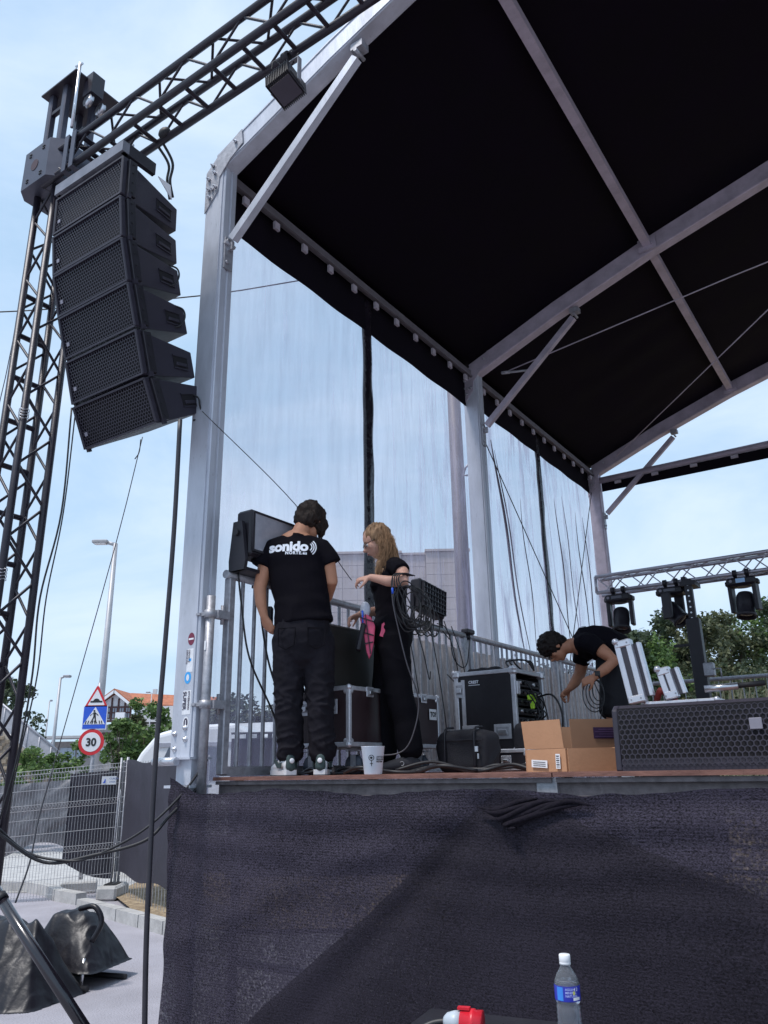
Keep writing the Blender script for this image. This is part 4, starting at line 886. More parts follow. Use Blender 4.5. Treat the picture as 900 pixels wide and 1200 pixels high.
hm.ball(P(0, -.012, .038), .101, 18, 12, (.96, 1.10, 1.04), R); hm.ball(P(0, -.055, -.012), .078, 14, 10, (1.1, .75, 1.0), R)
hm.ball(P(.06, .035, .0), .050, 12, 8, (.8, 1.1, 1.5), R); hm.ball(P(-.055, .03, .05), .045, 12, 8, (.8, 1.1, 1.0), R); hm.ball(P(.0, .06, .085), .05, 12, 8, (1.4, .9, .7), R)
hm.ball(P(.055, .075, -.02), .035, 10, 8, (.7, .8, 1.6), R)
hr1 = mpart(man, 'hair', blend(hm, .006, 2, lambda co: .011 * nz3(co, 40, 40, 18, 1) + .006 * nz3(co, 90, 90, 40, 2)), hair1)
rr = random.Random(11); cvs = []
for k in range(240):
    th = rr.uniform(0, 2 * PI); ph = rr.uniform(0, 1.0); d = V((math.cos(th) * math.sin(ph * 1.9), math.sin(th) * math.sin(ph * 1.9), math.cos(ph * 1.9))); p0 = P(d.x * .076, d.y * .1 - .012, d.z * .09 + .036)
    t = V((rr.gauss(0, .4), rr.gauss(0, .4), -1)); t = (t - d * t.dot(d) * .6).normalized(); 
    if p0.z < 1.44: continue
    cvs.append([p0, p0 + t * .02 + d * .010, p0 + t * .045 + d * rr.uniform(.002, .016)])
strands(man, 'loose_hair', cvs, .0018, hair1)
# trainers
wleather = mat('white_leather', (.68, .68, .70), .5, 0, .08); grn = mat('dark_green_suede', (.035, .06, .06), .7); solm = mat('grey_rubber', (.10, .10, .11), .7)
for q, hp, fd_ in ((-1, (-.062, -.045, 0.0), (-.42, .9, 0)), (1, (.112, -.045, 0.0), (.10, 1, 0))):
    sb_ = MB(); shoe(sb_, V(hp) + V((0, 0, .012)), fd_, .92, .05, .044); so_ = mpart(man, 'shoe', blend(sb_, .005, 2), wleather)
    mb = MB(); sole(mb, V(hp) + V((0, 0, .0)), fd_, .92, .048, .034); part(so_, 'sole', mb, wleather, root=man); mb = MB(); sole(mb, V(hp) - V((0, 0, .002)), fd_, .925, .049, .008); part(so_, 'outsole', mb, solm, root=man)
    f = V(fd_).normalized(); sd_ = f.cross(V((0, 0, 1))); a = V(hp)
    mb = MB(); chain(mb, [a + f * -.024 + V((0, 0, .045)), a + f * -.018 + V((0, 0, .095))], [.030, .024], 12, [.55, .5], hint=sd_); part(so_, 'heel_counter', mb, grn, root=man)
    mb = MB(); mb.ball(a + f * -.042 + V((0, 0, .078)), .014, 12, 6, (1, .3, 1), Matrix((sd_, f, V((0, 0, 1)))).transposed()); part(so_, 'heel_badge', mb, white, root=man)
    for e in (-1, 1):
        mb = MB(); mb.prism([(0.01, .04), (.07, .042), (.13, .08), (.11, .095), (.05, .065), (.0, .07)], f, V((0, 0, 1)), a + sd_ * e * .0435, sd_ * e * .004); part(so_, 'side_panel', mb, grn, root=man)
# shirt print, wrapped on the cloth
def wrap_text(items, par, target, name, material, dirn=V((0, 1, 0)), lift=.0015):
    bvh = BVHTree.FromPolygons([v.co for v in target.data.vertices], [tuple(p.vertices) for p in target.data.polygons])
    mb = MB()
    for t in items:
        bm = bmesh.new(); me = t.mesh('x', fix=False); bm.from_mesh(me); bmesh.ops.triangulate(bm, faces=bm.faces); 
        for _ in range(2):
            e = [e for e in bm.edges if e.calc_length() > .012]
            if e: bmesh.ops.subdivide_edges(bm, edges=e, cuts=1); bmesh.ops.triangulate(bm, faces=bm.faces)
        vs = []
        for v in bm.verts:
            hit = bvh.ray_cast(v.co - dirn * .6, dirn); vs.append((hit[0] - dirn * lift) if hit[0] else v.co.copy())
        bm.verts.index_update(); mb.add(vs, [tuple(v.index for v in f.verts) for f in bm.faces]); bm.free()
    return part(par, name, mb, material, root=par if par.type == 'EMPTY' else par)
print_w = mat('white_shirt_print', (.78, .80, .86), .7, 0, .03)
up_ = V((-.045, 0, 1)).normalized(); rt = V((1, 0, -.01)).normalized()
its = [text_mb('sonido', .088, (-.205, -.3, 1.262), rt, V((0, 0, 1)), bold=.0042, spacing=.98), text_mb('NORTE.es', .026, (-.105, -.3, 1.237), rt, V((0, 0, 1)), bold=.0012, spacing=1.15)]
for k in range(3):
    r_ = .021 + .012 * k; c_ = V((.026, -.3, 1.286)); mb = MB(); pl_ = [(c_.x + rr_ * math.cos(a_), c_.z + rr_ * math.sin(a_) * 1.15) for rr_, rg in ((r_, 1), (r_ + .0066, -1)) for a_ in [(-.95 + 1.9 * i / 8) * rg for i in range(9)]]
    mb.add([(x, -.3, z) for x, z in pl_], [(i, i + 1, 16 - i, 17 - i) for i in range(8)]); its.append(mb)
def wp(par, target, nm, its_, dirn=V((0, 1, 0)), lift=.0018, material=print_w):
    o = wrap_text(its_, par, target, nm, material, dirn, lift); o.parent = target; return o
wp(man, shirt1, 'chest_print', its)
o_ = [x for x in man.children_recursive if x.name.startswith('chest_print')]
for x in o_: x.name = 'back_print'
# small black radio at his left hand
mb = MB(); mb.box((-.205, .06, .90), (.035, .05, .12), bev=.01); bd = part(man, 'body_of_torch', mb, blk); bd.name = 'held_torch'
# ---------------------------------------------------------------- woman
b2 = at(470, 903, 4.90); b2.z = DZ
wom = thing_w('person', 'person with long fair hair and glasses, cable coil over her arm and pink tool pouch', 'person', b2, 'people working on the stage', rz=0.0, local=True)
bm_ = MB()
chain(bm_, [(-.035, 0, .78), (-.035, 0, .86), (-.04, 0, .97), (-.045, 0, 1.08), (-.045, 0, 1.18), (-.03, 0, 1.26)], [.10, .10, .082, .092, .10, .07], 18, [1.5, 1.45, 1.4, 1.4, 1.45, 1.7], hint=(1, 0, 0))
chain(bm_, [(-.03, .0, 1.26), (-.07, 0, 1.32), (-.105, 0, 1.38)], [.055, .046, .045], 14)
for q in (-1, 1): chain(bm_, [(-.11, q * .055, 1.15), (-.12, q * .055, 1.15)], [.052, .045], 12)
P, R = head(bm_, (-.125, 0, 1.435), (-.90, -.10, -.42), (-.40, 0, .9), .93)
Ln = [(-.03, -.085, .78), (-.025, -.085, .64), (.0, -.08, .47), (.04, -.075, .28), (.065, -.075, .08)]; Lf = [(-.045, .085, .78), (-.07, .09, .64), (-.09, .09, .47), (-.10, .09, .28), (-.095, .09, .08)]
chain(bm_, Ln, [.085, .075, .055, .045, .034], 12); chain(bm_, Lf, [.085, .075, .055, .045, .034], 12)
An = [(.0, -.155, 1.235), (.035, -.215, 1.17), (.045, -.265, 1.105), (-.06, -.25, 1.115), (-.165, -.215, 1.150)]; Af = [(-.03, .15, 1.235), (-.065, .19, 1.13), (-.10, .20, 1.025), (-.18, .155, 1.005), (-.24, .11, .985)]
chain(bm_, [(-.03, 0, 1.22), (-.02, -.1, 1.245), An[0]], [.06, .055, .048], 12); chain(bm_, [(-.03, 0, 1.22), (-.03, .1, 1.245), Af[0]], [.06, .055, .048], 12)
chain(bm_, An, [.046, .042, .039, .034, .022], 12); chain(bm_, Af, [.046, .041, .037, .032, .022], 12)
hand(bm_, An[-1], (-1, .1, -.18), (-.1, .5, -.85), .84, .8, 1); hand(bm_, Af[-1], (-.85, -.1, -.4), (.2, -.2, -1), .84, .75, -1)
body2 = mpart(wom, 'body', blend(bm_, .0065, 3), skin2)
sh = MB()
chain(sh, [(-.035, 0, .90), (-.04, 0, .97), (-.045, 0, 1.07), (-.045, 0, 1.16), (-.035, 0, 1.23), (-.03, 0, 1.275)], [.112, .098, .105, .112, .098, .06], 22, [1.35, 1.35, 1.3, 1.35, 1.45, 1.5], hint=(1, 0, 0), caps=False)
for q in (-1, 1): chain(sh, [(-.11, q * .055, 1.14), (-.13, q * .055, 1.14)], [.062, .05], 14)
chain(sh, [(-.02, -.06, 1.235), (-.01, -.13, 1.24), (.012, -.175, 1.215), (.03, -.205, 1.185)], [.065, .06, .058, .057], 14, caps=False); chain(sh, [(-.03, .06, 1.235), (-.03, .13, 1.24), (-.05, .17, 1.18), (-.06, .185, 1.15)], [.065, .06, .056, .055], 14, caps=False)
shirt2 = mpart(wom, 't_shirt', blend(sh, .0068, 3, wrinkle(.006, 7, 7, 14, 2)), tee)
mb = MB(); mb.box((-.125, -.118, 1.172), (.035, .002, .010)); pt_ = part(shirt2, 'chest_print', mb, print_w, root=wom); 
tr_ = MB()
chain(tr_, [(-.035, 0, .93), (-.035, 0, .86), (-.035, 0, .79)], [.112, .128, .122], 20, [1.25, 1.3, 1.35], hint=(1, 0, 0))
chain(tr_, [(-.025, -.085, .80), (-.02, -.085, .64), (.0, -.08, .47), (.035, -.075, .29), (.058, -.075, .13)], [.10, .094, .084, .078, .076], 18); chain(tr_, [(-.045, .085, .80), (-.07, .09, .64), (-.09, .09, .47), (-.10, .09, .28), (-.095, .09, .12)], [.10, .092, .08, .074, .074], 18)
tw = mpart(wom, 'trousers', blend(tr_, .0072, 3, wrinkle(.007, 7, 7, 12, 5)), trs2)
# hair: cap and long falling lengths
hm = MB(); hm.ball(P(0, -.026, .036), .092, 18, 12, (.90, 1.00, 1.02), R); hm.ball(P(0, -.07, -.02), .06, 12, 10, (1.1, .8, 1.3), R)
chain(hm, [P(-.03, -.055, .02), (-.055, -.045, 1.36), (-.06, -.075, 1.28), (-.085, -.10, 1.21), (-.10, -.105, 1.155)], [.045, .045, .040, .030, .014], 12, [.9, 1, 1, .9, .8])
chain(hm, [P(-.045, -.045, .03), (-.060, -.075, 1.37), (-.085, -.09, 1.30), (-.115, -.10, 1.23), (-.125, -.105, 1.18)], [.026, .028, .028, .024, .012], 12)
chain(hm, [P(.03, -.06, .02), (-.03, .03, 1.36), (.0, .02, 1.27), (.01, .03, 1.21)], [.05, .045, .035, .02], 12)
hr2 = mpart(wom, 'hair', blend(hm, .0055, 2, lambda co: .008 * nz3(co, 55, 55, 22, 1) + .005 * nz3(co, 110, 110, 14, 2)), hair2)
rr = random.Random(4); cvs = []
for k in range(330):
    a_ = rr.uniform(-.9, .9); p0 = P(-.05 - rr.uniform(0, .03), -.05 + rr.uniform(-.05, .05), rr.uniform(-.03, .07)); e = V((-.10 + rr.uniform(-.05, .09), -.10 + rr.uniform(-.04, .03), 1.18 + rr.uniform(-.05, .13)))
    q = p0.lerp(e, .5) + V((.03 + rr.gauss(0, .012), -.02 + rr.gauss(0, .01), rr.gauss(0, .01))); wv_ = rr.uniform(.002, .006); ph0 = rr.random() * 6; cc = smooth_curve([p0, q, e], 7); cvs.append([c_ + V((wv_ * math.sin(ph0 + i * 1.1), wv_ * math.cos(ph0 + i * 1.1), 0)) * min(1, i / 5) for i, c_ in enumerate(cc)])
strands(wom, 'loose_hair', cvs, .002, hair2)
# glasses
gm_ = mat('dark_glasses_frame', (.02, .012, .014), .3); mb = MB()
for q in (-1, 1):
    mb.tube([P(q * .030 + .022 * math.cos(a_), .096 - abs(math.cos(a_)) * .004, -.002 + .019 * math.sin(a_)) for a_ in [i * PI / 8 for i in range(17)]], .0022, 5, cap=False)
    mb.tube([P(q * .052, .09, .004), P(q * .072, .04, .006), P(q * .076, -.01, .004)], .0022, 5)
mb.tube([P(-.010, .1, .002), P(.010, .1, .002)], .0022, 5); part(wom, 'glasses', mb, gm_)
for q in (-1, 1):
    mb = MB(); mb.ball(P(q * .030, .074, -.002), .0115, 10, 8); ey = part(wom, 'eye', mb, mat('eye_white', (.6, .55, .52), .3)); mb = MB(); mb.ball(P(q * .030, .082, -.005), .0055, 8, 6); part(ey, 'iris', mb, mat('dark_iris', (.03, .02, .015), .2), root=wom)
    mb = MB(); mb.tube([P(q * .016, .088, .020), P(q * .032, .09, .025), P(q * .047, .08, .020)], .0028, 5); part(wom, 'eyebrow', mb, hair2)
mb = MB(); mb.ball(P(0, .0955, -.058), .009, 10, 6, (2.0, .5, .7), R); part(wom, 'lips', mb, mat('lip_red', (.38, .10, .09), .4))
dgrey = mat('dark_grey_canvas', (.03, .028, .034), .8)
for hp, fd_ in (((.092, -.085, 0), (-1, -.22, 0)), ((-.07, .10, 0), (-1, .1, 0))):
    sb_ = MB(); shoe(sb_, V(hp) + V((0, 0, .01)), fd_, .90, .06, .042); so_ = mpart(wom, 'shoe', blend(sb_, .005, 2), dgrey); mb = MB(); sole(mb, hp, fd_, .9, .046, .022); part(so_, 'sole', mb, rub, root=wom)
    f = V(fd_).normalized(); sd_ = f.cross(V((0, 0, 1)))
    for e in (-1, 1):
        mb = MB(); c_ = V(hp) + f * .10 + sd_ * e * -.044 + V((0, 0, .055)); mb.tube([c_ + f * .012 * math.cos(a_) + V((0, 0, .012 * math.sin(a_))) for a_ in [i * PI / 5 + .6 for i in range(8)]], .002, 4); part(so_, 'side_mark', mb, mat('pale_mark', (.4, .4, .42), .5), root=wom)
    for j in range(3):
        mb = MB(); c_ = V(hp) + f * (.085 + .03 * j) + V((0, 0, .088 - .016 * j)); mb.tube([c_ - sd_ * .022, c_ + V((0, 0, .008)), c_ + sd_ * .022], .0022, 4); part(so_, 'lace', mb, dgrey, root=wom)
# pink tool pouch and small pink purse on her belt
pink = mat('pink_fabric', (.72, .10, .20), .6, 0, .15, 20, .2, 120)
pouch = thing_w('tool_pouch', 'pink and black belt pouch with pen and plastic bag hanging at her front hip', 'pouch', b2, local=True)
mb = MB(); mb.prism([(-.235, .91), (-.195, .935), (-.165, .915), (-.140, .86), (-.150, .76), (-.165, .69), (-.18, .66), (-.195, .70), (-.21, .80)], (1, 0, 0), (0, 0, 1), (0, -.155, 0), (0, .05, 0)); o = part(pouch, 'pouch_body', mb, pink); mm = o.modifiers.new('b', 'BEVEL'); mm.width = .008; mm.segments = 2
mb = MB(); mb.box((-.228, -.16, .79), (.032, .05, .17), Matrix.Rotation(.22, 3, 'Y'), bev=.01); part(pouch, 'black_pocket', mb, blk)
for a, b in (((-.24, -.16, .915), (-.15, -.158, .885)), ((-.215, -.16, .82), (-.15, -.16, .80)), ((-.2, -.16, .93), (-.17, -.16, .69)), ((-.205, -.16, .75), (-.155, -.16, .76))):
    mb = MB(); mb.bar(a, b, .006, .012, up=(0, 1, 0)); part(pouch, 'strap', mb, blk)
mb = MB(); mb.ball((-.20, -.13, .965), .03, 10, 7, (1.1, .7, 1.7)); me_ = part(pouch, 'plastic_bag', mb, mat('milky_plastic', (.55, .58, .66), .3, 0, .1, 30, .6, 60))
mb = MB(); mb.tube([(-.215, -.155, .85), (-.218, -.155, .955)], .006, 7); part(pouch, 'marker_pen', mb, bluep)
mb = MB(); mb.prism([(-.115, .82), (-.065, .795), (-.055, .80), (-.035, .84), (-.075, .86), (-.085, .90), (-.10, .89), (-.105, .85)], (1, 0, 0), (0, 0, 1), (0, -.155, -.02), (0, .03, 0)); pp = single('pink_purse', mb, pink, 'small pink star-shaped purse clipped at the woman\'s side', 'purse'); pp.location = V(b2) + BASE[pp.name]
# cable coil over her arm
coil = thing_w('cable_coil', 'bundle of black cable loops hanging from the woman\'s forearm', 'cable', b2, local=True)
rr = random.Random(8)
for k in range(8):
    cx0, cz0 = .080 + rr.uniform(-.03, .04), .945 + rr.uniform(-.04, .03); rx, rz_ = .095 + rr.uniform(-.035, .02), .135 + rr.uniform(-.04, .01); yy = -.27 + rr.uniform(-.035, .03); tl_ = rr.uniform(.2, .6)
    pts = [V((cx0 + rx * math.cos(t) + tl_ * .4 * rz_ * math.sin(t) * -1, yy + .02 * math.sin(2 * t + k), cz0 + rz_ * math.sin(t))) for t in [i * 2 * PI / 28 for i in range(29)]]
    mb = MB(); mb.tube(pts, .0038, 6, cap=False); part(coil, 'loop', mb, cabm)
for k in range(4):
    x = -.005 + k * .014; mb = MB(); mb.tube(smooth_curve([(x + .07, -.27, 1.14), (x, -.30, 1.15), (x - .03, -.315, 1.10), (x - .02 + .02 * k, -.31, .95), (x + .04, -.30, .80 + .02 * k), (x + .13, -.28, .84), (x + .15, -.26, .95)], 6), .0038, 6); part(coil, 'loop', mb, cabm)
mb = MB(); mb.tube(smooth_curve([(-.03, -.31, 1.13), (-.032, -.32, .98), (.0, -.315, .80), (.045, -.31, .60), (.10, -.28, .44), (.10, -.27, .32), (.05, -.27, .17), (-.02, -.26, .11), (-.16, -.25, .10)], 6), .0042, 6); part(coil, 'trailing_end', mb, mat('grey_cable', (.06, .055, .065), .5))
mb = MB(); mb.tube([(-.032, -.325, 1.055), (-.031, -.325, 1.02)], .007, 7); part(coil, 'blue_tie', mb, bluep)
# ---------------------------------------------------------------- bending man
b3 = at(715, 900, 6.0); b3.z = DZ
m3 = thing_w('person', 'person in black t-shirt and shorts bending forward and coiling a cable', 'person', b3, 'people working on the stage', rz=-0.22, local=True)
bm_ = MB()
chain(bm_, [(.12, 0, .74), (.13, 0, .83), (.07, 0, .895), (-.02, 0, .925), (-.11, 0, .915), (-.15, 0, .90)], [.12, .12, .115, .12, .115, .07], 18, [1.15, 1.2, 1.15, 1.2, 1.25, 1.6], hint=(1, 0, .01))
chain(bm_, [(-.14, 0, .91), (-.21, 0, .905), (-.27, 0, .895)], [.065, .056, .055], 14)
P, R = head(bm_, (-.315, 0, .90), (-.52, -.05, -.85), (-.85, 0, .52), .97)
for q in (-1, 1): chain(bm_, [(.12, q * .09, .76), (.09, q * .095, .58), (.055, q * .10, .40), (.075, q * .10, .22), (.09, q * .10, .07)], [.09, .08, .058, .050, .036], 12)
An = [(-.055, -.175, .90), (.03, -.225, .815), (.095, -.25, .745), (.02, -.275, .685), (-.055, -.28, .635)]; Af = [(-.10, .17, .88), (-.125, .20, .79), (-.15, .21, .71), (-.195, .15, .64), (-.235, .09, .595)]
chain(bm_, [(-.10, 0, .92), (-.09, -.1, .92), An[0]], [.07, .065, .055], 12); chain(bm_, [(-.11, 0, .91), (-.11, .1, .90), Af[0]], [.07, .065, .055], 12)
chain(bm_, An, [.055, .051, .046, .040, .027], 12); chain(bm_, Af, [.055, .050, .045, .040, .027], 12)
hand(bm_, An[-1], (-.9, .2, -.35), (.2, .8, -.5), .95, .75, 1); hand(bm_, Af[-1], (-.7, -.2, -.6), (.6, -.4, -.5), .95, .9, -1)
body3 = mpart(m3, 'body', blend(bm_, .007, 3), skin3)
sh = MB()
chain(sh, [(.16, 0, .80), (.13, 0, .865), (.06, 0, .905), (-.03, 0, .925), (-.11, 0, .915), (-.16, 0, .905)], [.125, .132, .130, .130, .122, .075], 22, [1.2, 1.2, 1.2, 1.22, 1.28, 1.35], hint=(0.4, 0, 1), caps=False)
chain(sh, [(-.10, -.08, .915), (-.08, -.15, .905), (-.04, -.195, .88), (.01, -.22, .835)], [.08, .075, .070, .070], 14, caps=False); chain(sh, [(-.11, .08, .90), (-.11, .15, .885), (-.12, .19, .83), (-.13, .2, .79)], [.08, .075, .066, .066], 14, caps=False)
shirt3 = mpart(m3, 't_shirt', blend(sh, .0072, 3, wrinkle(.007, 12, 8, 9, 7)), tee)
mb = MB(); mb.box((-.07, -.146, .765), (.05, .002, .010), Matrix.Rotation(-.5, 3, 'Y')); part(shirt3, 'chest_print', mb, print_w, root=m3)
mb = MB(); mb.box((-.09, -.03, 1.043), (.035, .03, .002)); part(shirt3, 'back_print', mb, print_w, root=m3)
tr_ = MB(); chain(tr_, [(.14, 0, .84), (.12, 0, .76), (.11, 0, .70)], [.13, .145, .14], 20, [1.15, 1.2, 1.25], hint=(1, 0, 0))
for q in (-1, 1): chain(tr_, [(.115, q * .09, .73), (.09, q * .10, .58), (.065, q * .105, .41)], [.11, .105, .098], 18)
mpart(m3, 'shorts', blend(tr_, .0072, 3, wrinkle(.006, 7, 7, 10, 3)), mat('black_shorts_cloth', (0.008, 0.008, 0.012), .85))
hm = MB(); hm.ball(P(0, -.010, .040), .096, 18, 12, (.92, 1.08, 1.05), R); hm.ball(P(0, .055, .080), .052, 12, 8, (1.3, .9, .8), R); hm.ball(P(0, -.07, -.01), .06, 12, 8, (1.1, .7, 1.0), R)
rr = random.Random(9)
for k in range(46):
    d = V((rr.gauss(0, 1), rr.gauss(0, 1), abs(rr.gauss(0, 1)))).normalized(); hm.ball(P(d.x * .082, d.y * .098, d.z * .095 + .038), rr.uniform(.014, .024), 8, 6)
mpart(m3, 'hair', blend(hm, .0055, 1, lambda co: .008 * nz3(co, 60, 60, 60, 1)), hair3)
mb = MB()
for q in (-1, 1):
    mb.tube([P(q * .030 + .021 * math.cos(a_), .098, -.004 + .018 * math.sin(a_)) for a_ in [i * PI / 8 for i in range(17)]], .0022, 5, cap=False); mb.tube([P(q * .052, .092, .002), P(q * .076, .02, .004), P(q * .078, -.01, .0)], .0025, 5)
mb.tube([P(-.010, .1, .0), P(.010, .1, .0)], .0022, 5); part(m3, 'glasses', mb, gm_)
for q in (-1, 1):
    mb = MB(); mb.tube([P(q * .016, .092, .020), P(q * .032, .094, .025), P(q * .047, .084, .020)], .0035, 5); part(m3, 'eyebrow', mb, hair3)
mb = MB(); w0, w1 = V(An[-1]), V(An[-2]); dv = (w1 - w0).normalized(); mb.tube([w0 + dv * .018, w0 + dv * .034], .031, 12); wt = part(m3, 'wristwatch', mb, rub); mb = MB(); mb.box(w0 + dv * .026 + V((0, -.032, .006)), (.036, .010, .036), bev=.006); part(wt, 'watch_face', mb, ink, root=m3)
mb = MB(); w0, w1 = V(Af[-1]), V(Af[-2]); dv = (w1 - w0).normalized(); mb.tube([w0 + dv * .02, w0 + dv * .03], .029, 12); part(m3, 'bracelet', mb, white)
for q in (-1, 1):
    sb_ = MB(); shoe(sb_, (.14, q * .10, .01), (-1, 0, 0), .95, .05, .043); mpart(m3, 'shoe', blend(sb_, .006, 2), rub)
coil3 = thing_w('cable_coil', 'loose loops of thin cable held by the bending man', 'cable', b3, rz=-0.22, local=True)
for k in range(4):
    mb = MB(); mb.tube([V((-.075 + .012 * k + (.075 - .012 * k) * math.cos(t), -.27 + .01 * k, .505 + .012 * k + (.115 - .014 * k) * math.sin(t))) for t in [i * 2 * PI / 24 for i in range(25)]], .0042, 6, cap=False); part(coil3, 'loop', mb, cabm)
mb = MB(); mb.tube(smooth_curve([(-.07, -.27, .62), (-.02, -.26, .45), (-.05, -.26, .30), (-.03, -.25, .18)], 6), .0042, 6); part(coil3, 'trailing_end', mb, cabm)
# ================================================================== GEAR ON THE STAGE
def flight_case(T, c, d, body, split=None, latches=(), corners=True, et=.026, caster=0, feet=True):
    """body panels with aluminium edge profiles and ball corners; c = centre, d = size (stage axes)"""
    c = V(c); x, y, z = d[0] / 2, d[1] / 2, d[2] / 2
    mb = MB(); mb.box(c, (d[0] - .008, d[1] - .008, d[2] - .008)); b = part(T, 'case_panel', mb, body)
    for a, b_ in ((-1, -1), (1, -1), (-1, 1), (1, 1)):
        for (p, dm) in (((0, a * (y - et / 2 + .002), b_ * (z - et / 2 + .002)), (d[0] - .03, et, et)), ((a * (x - et / 2 + .002), 0, b_ * (z - et / 2 + .002)), (et, d[1] - .03, et)), ((a * (x - et / 2 + .003), b_ * (y - et / 2 + .003), 0), (et, et, d[2] - .03))):
            mb = MB(); mb.box(c + V(p), dm, bev=.003); part(T, 'edge_profile', mb, casetrim)
    if corners:
        for a in (-1, 1):
            for b_ in (-1, 1):
                for e in (-1, 1):
                    mb = MB(); mb.box(c + V((a * (x - .022), b_ * (y - .022), e * (z - .022))), (.052, .052, .052), bev=.012); mb.ball(c + V((a * (x - .008), b_ * (y - .008), e * (z - .008))), .019, 8, 6); part(T, 'ball_corner', mb, casetrim)
    if split:
        for q in (-1, 1):
            mb = MB(); mb.box(c + V((0, q * (y - .001), split)), (d[0] - .03, .008, .028)); part(T, 'lid_profile', mb, casetrim)
            mb = MB(); mb.box(c + V((q * (x - .001), 0, split)), (.008, d[1] - .03, .028)); part(T, 'lid_profile', mb, casetrim)
    return b
def latch(T, p, ax, up, nrm, w_=.11, h_=.075):
    p, ax, up, nrm = V(p), V(ax), V(up), V(nrm); R = Matrix((ax, nrm, up)).transposed()
    mb = MB(); mb.box(p + nrm * .003, (w_, .005, h_), R, bev=.002); l = part(T, 'latch', mb, casetrim)
    mb = MB(); mb.box(p + nrm * .007, (w_ * .72, .005, h_ * .6), R); part(l, 'dish', mb, galv, root=T)
    mb = MB(); mb.box(p + nrm * .014 + up * -.004, (w_ * .5, .010, h_ * .32), R, bev=.003); part(l, 'handle', mb, steel, root=T)
    for q in (-1, 1):
        for e in (-1, 1):
            mb = MB(); mb.ball(p + nrm * .006 + ax * q * w_ * .43 + up * e * h_ * .4, .004, 6, 4); part(l, 'rivet', mb, steel, root=T)
def caster(T, p, r=.045):
    p = V(p); mb = MB(); mb.lathe([(0, -.018), (r, -.016), (r * 1.03, 0), (r, .016), (0, .018)], p + V((0, 0, r)), 20, Matrix.Rotation(PI / 2, 3, 'X') @ Matrix.Identity(3)); wl = part(T, 'wheel', mb, mat('blue_grey_wheel', (.05, .06, .085), .5))
    mb = MB()
    for q in (-1, 1): mb.box(p + V((.01, q * .025, r + .02)), (.035, .004, r * 1.3))
    mb.box(p + V((.01, 0, 2 * r + .022)), (.09, .08, .006)); part(T, 'caster_fork', mb, galv)
XU, YU, ZU = V((1, 0, 0)), V((0, 1, 0)), V((0, 0, 1))
# trunk behind the man
tk = thing_s('flight_case', 'long brown-black wheeled trunk case standing behind the man and woman', 'flight case', (.40, 1.13, 0))
flight_case(tk, (.40, 1.14, .325), (.47, 1.03, .34), casebrn)
for u in (.30, .50): latch(tk, (u, .62, .38), XU, ZU, -YU, .11, .085)
for v in (.83, 1.45): latch(tk, (.636, v, .47), -YU, ZU, XU, .07, .06)
for v in (.76, 1.50):
    for u in (.25, .57): caster(tk, (u, v, 0), .055)
mb = MB(); mb.box((.640, 1.56, .37), (.004, .09, .07)); lp = part(tk, 'label_plate', mb, white); t_ = text_mb('TO?', .042, (.6430, 1.522, .357), YU, ZU, bold=.002); part(lp, 'lettering', t_, ink, root=tk)
mb = MB(); mb.box((.2, 1.6, .05), (.02, .02, .09)); 
# upright board on the trunk
bd = thing_s('upright_panel', 'dark olive upright case lid standing on the brown trunk by the woman', 'case lid', (.45, 1.0, .5))
mb = MB(); mb.box((.45, .90, .685), (.09, .72, .36), bev=.004); part(bd, 'lid_board', mb, mat('olive_black_laminate', (.026, .023, .020), .45, 0, .2, 12))
mb = MB(); mb.box((.45, .90, .868), (.095, .725, .010)); part(bd, 'top_profile', mb, mat('dull_trim', (.16, .15, .14), .45, .5))
mb = MB(); mb.box((.498, .60, .845), (.006, .022, .012)); part(bd, 'catch', mb, casetrim)
# rack case with open side
rk = thing_s('rack_case', 'tall black amp rack flight case with open side full of cables', 'rack case', (.83, 2.2, 0))
c = (.825, 2.22, .40)
mb = MB(); mb.box((.825, 1.982, .40), (.46, .012, .52)); part(rk, 'front_panel', mb, caseblk)
mb = MB(); mb.box((.825, 2.22, .135), (.46, .46, .012)); mb2 = MB(); mb2.box((.825, 2.22, .665), (.46, .46, .012)); mb3 = MB(); mb3.box((.825, 2.455, .4), (.46, .012, .52)); mb4 = MB(); mb4.box((.60, 2.22, .4), (.012, .46, .52))
for q in (mb, mb2, mb3, mb4): part(rk, 'case_panel', q, caseblk)
for u in (.60, 1.05):
    for v in (1.982, 2.46):
        mb = MB(); mb.box((u, v, .40), (.030, .030, .50), bev=.003); part(rk, 'edge_profile', mb, casetrim)
    for h in (.13, .67):
        mb = MB(); mb.box((u, 2.22, h), (.028, .45, .028), bev=.003); part(rk, 'edge_profile', mb, casetrim)
        for v in (1.985, 2.455):
            mb = MB(); mb.box((u, v, h), (.056, .056, .056), bev=.012); mb.ball((u + (.014 if u > .8 else -.014), v + (.014 if v > 2.2 else -.014), h + (.014 if h > .4 else -.014)), .02, 8, 6); part(rk, 'ball_corner', mb, casetrim)
for v in (1.982, 2.46):
    for h in (.13, .67):
        mb = MB(); mb.box((.825, v, h), (.40, .028, .028), bev=.003); part(rk, 'edge_profile', mb, casetrim)
mb = MB(); mb.box((.655, 1.974, .40), (.028, .008, .46)); part(rk, 'lid_profile', mb, casetrim)
for u, w_ in ((.70, .13), (.95, .13)): latch(rk, (u, 1.975, .26), XU, ZU, -YU, w_, .10)
latch(rk, (.625, 1.972, .56), XU, ZU, -YU, .07, .11)
mb = MB(); mb.box((1.07, 2.0, .55), (.02, .05, .09), bev=.004); part(rk, 'hinge', mb, casetrim)
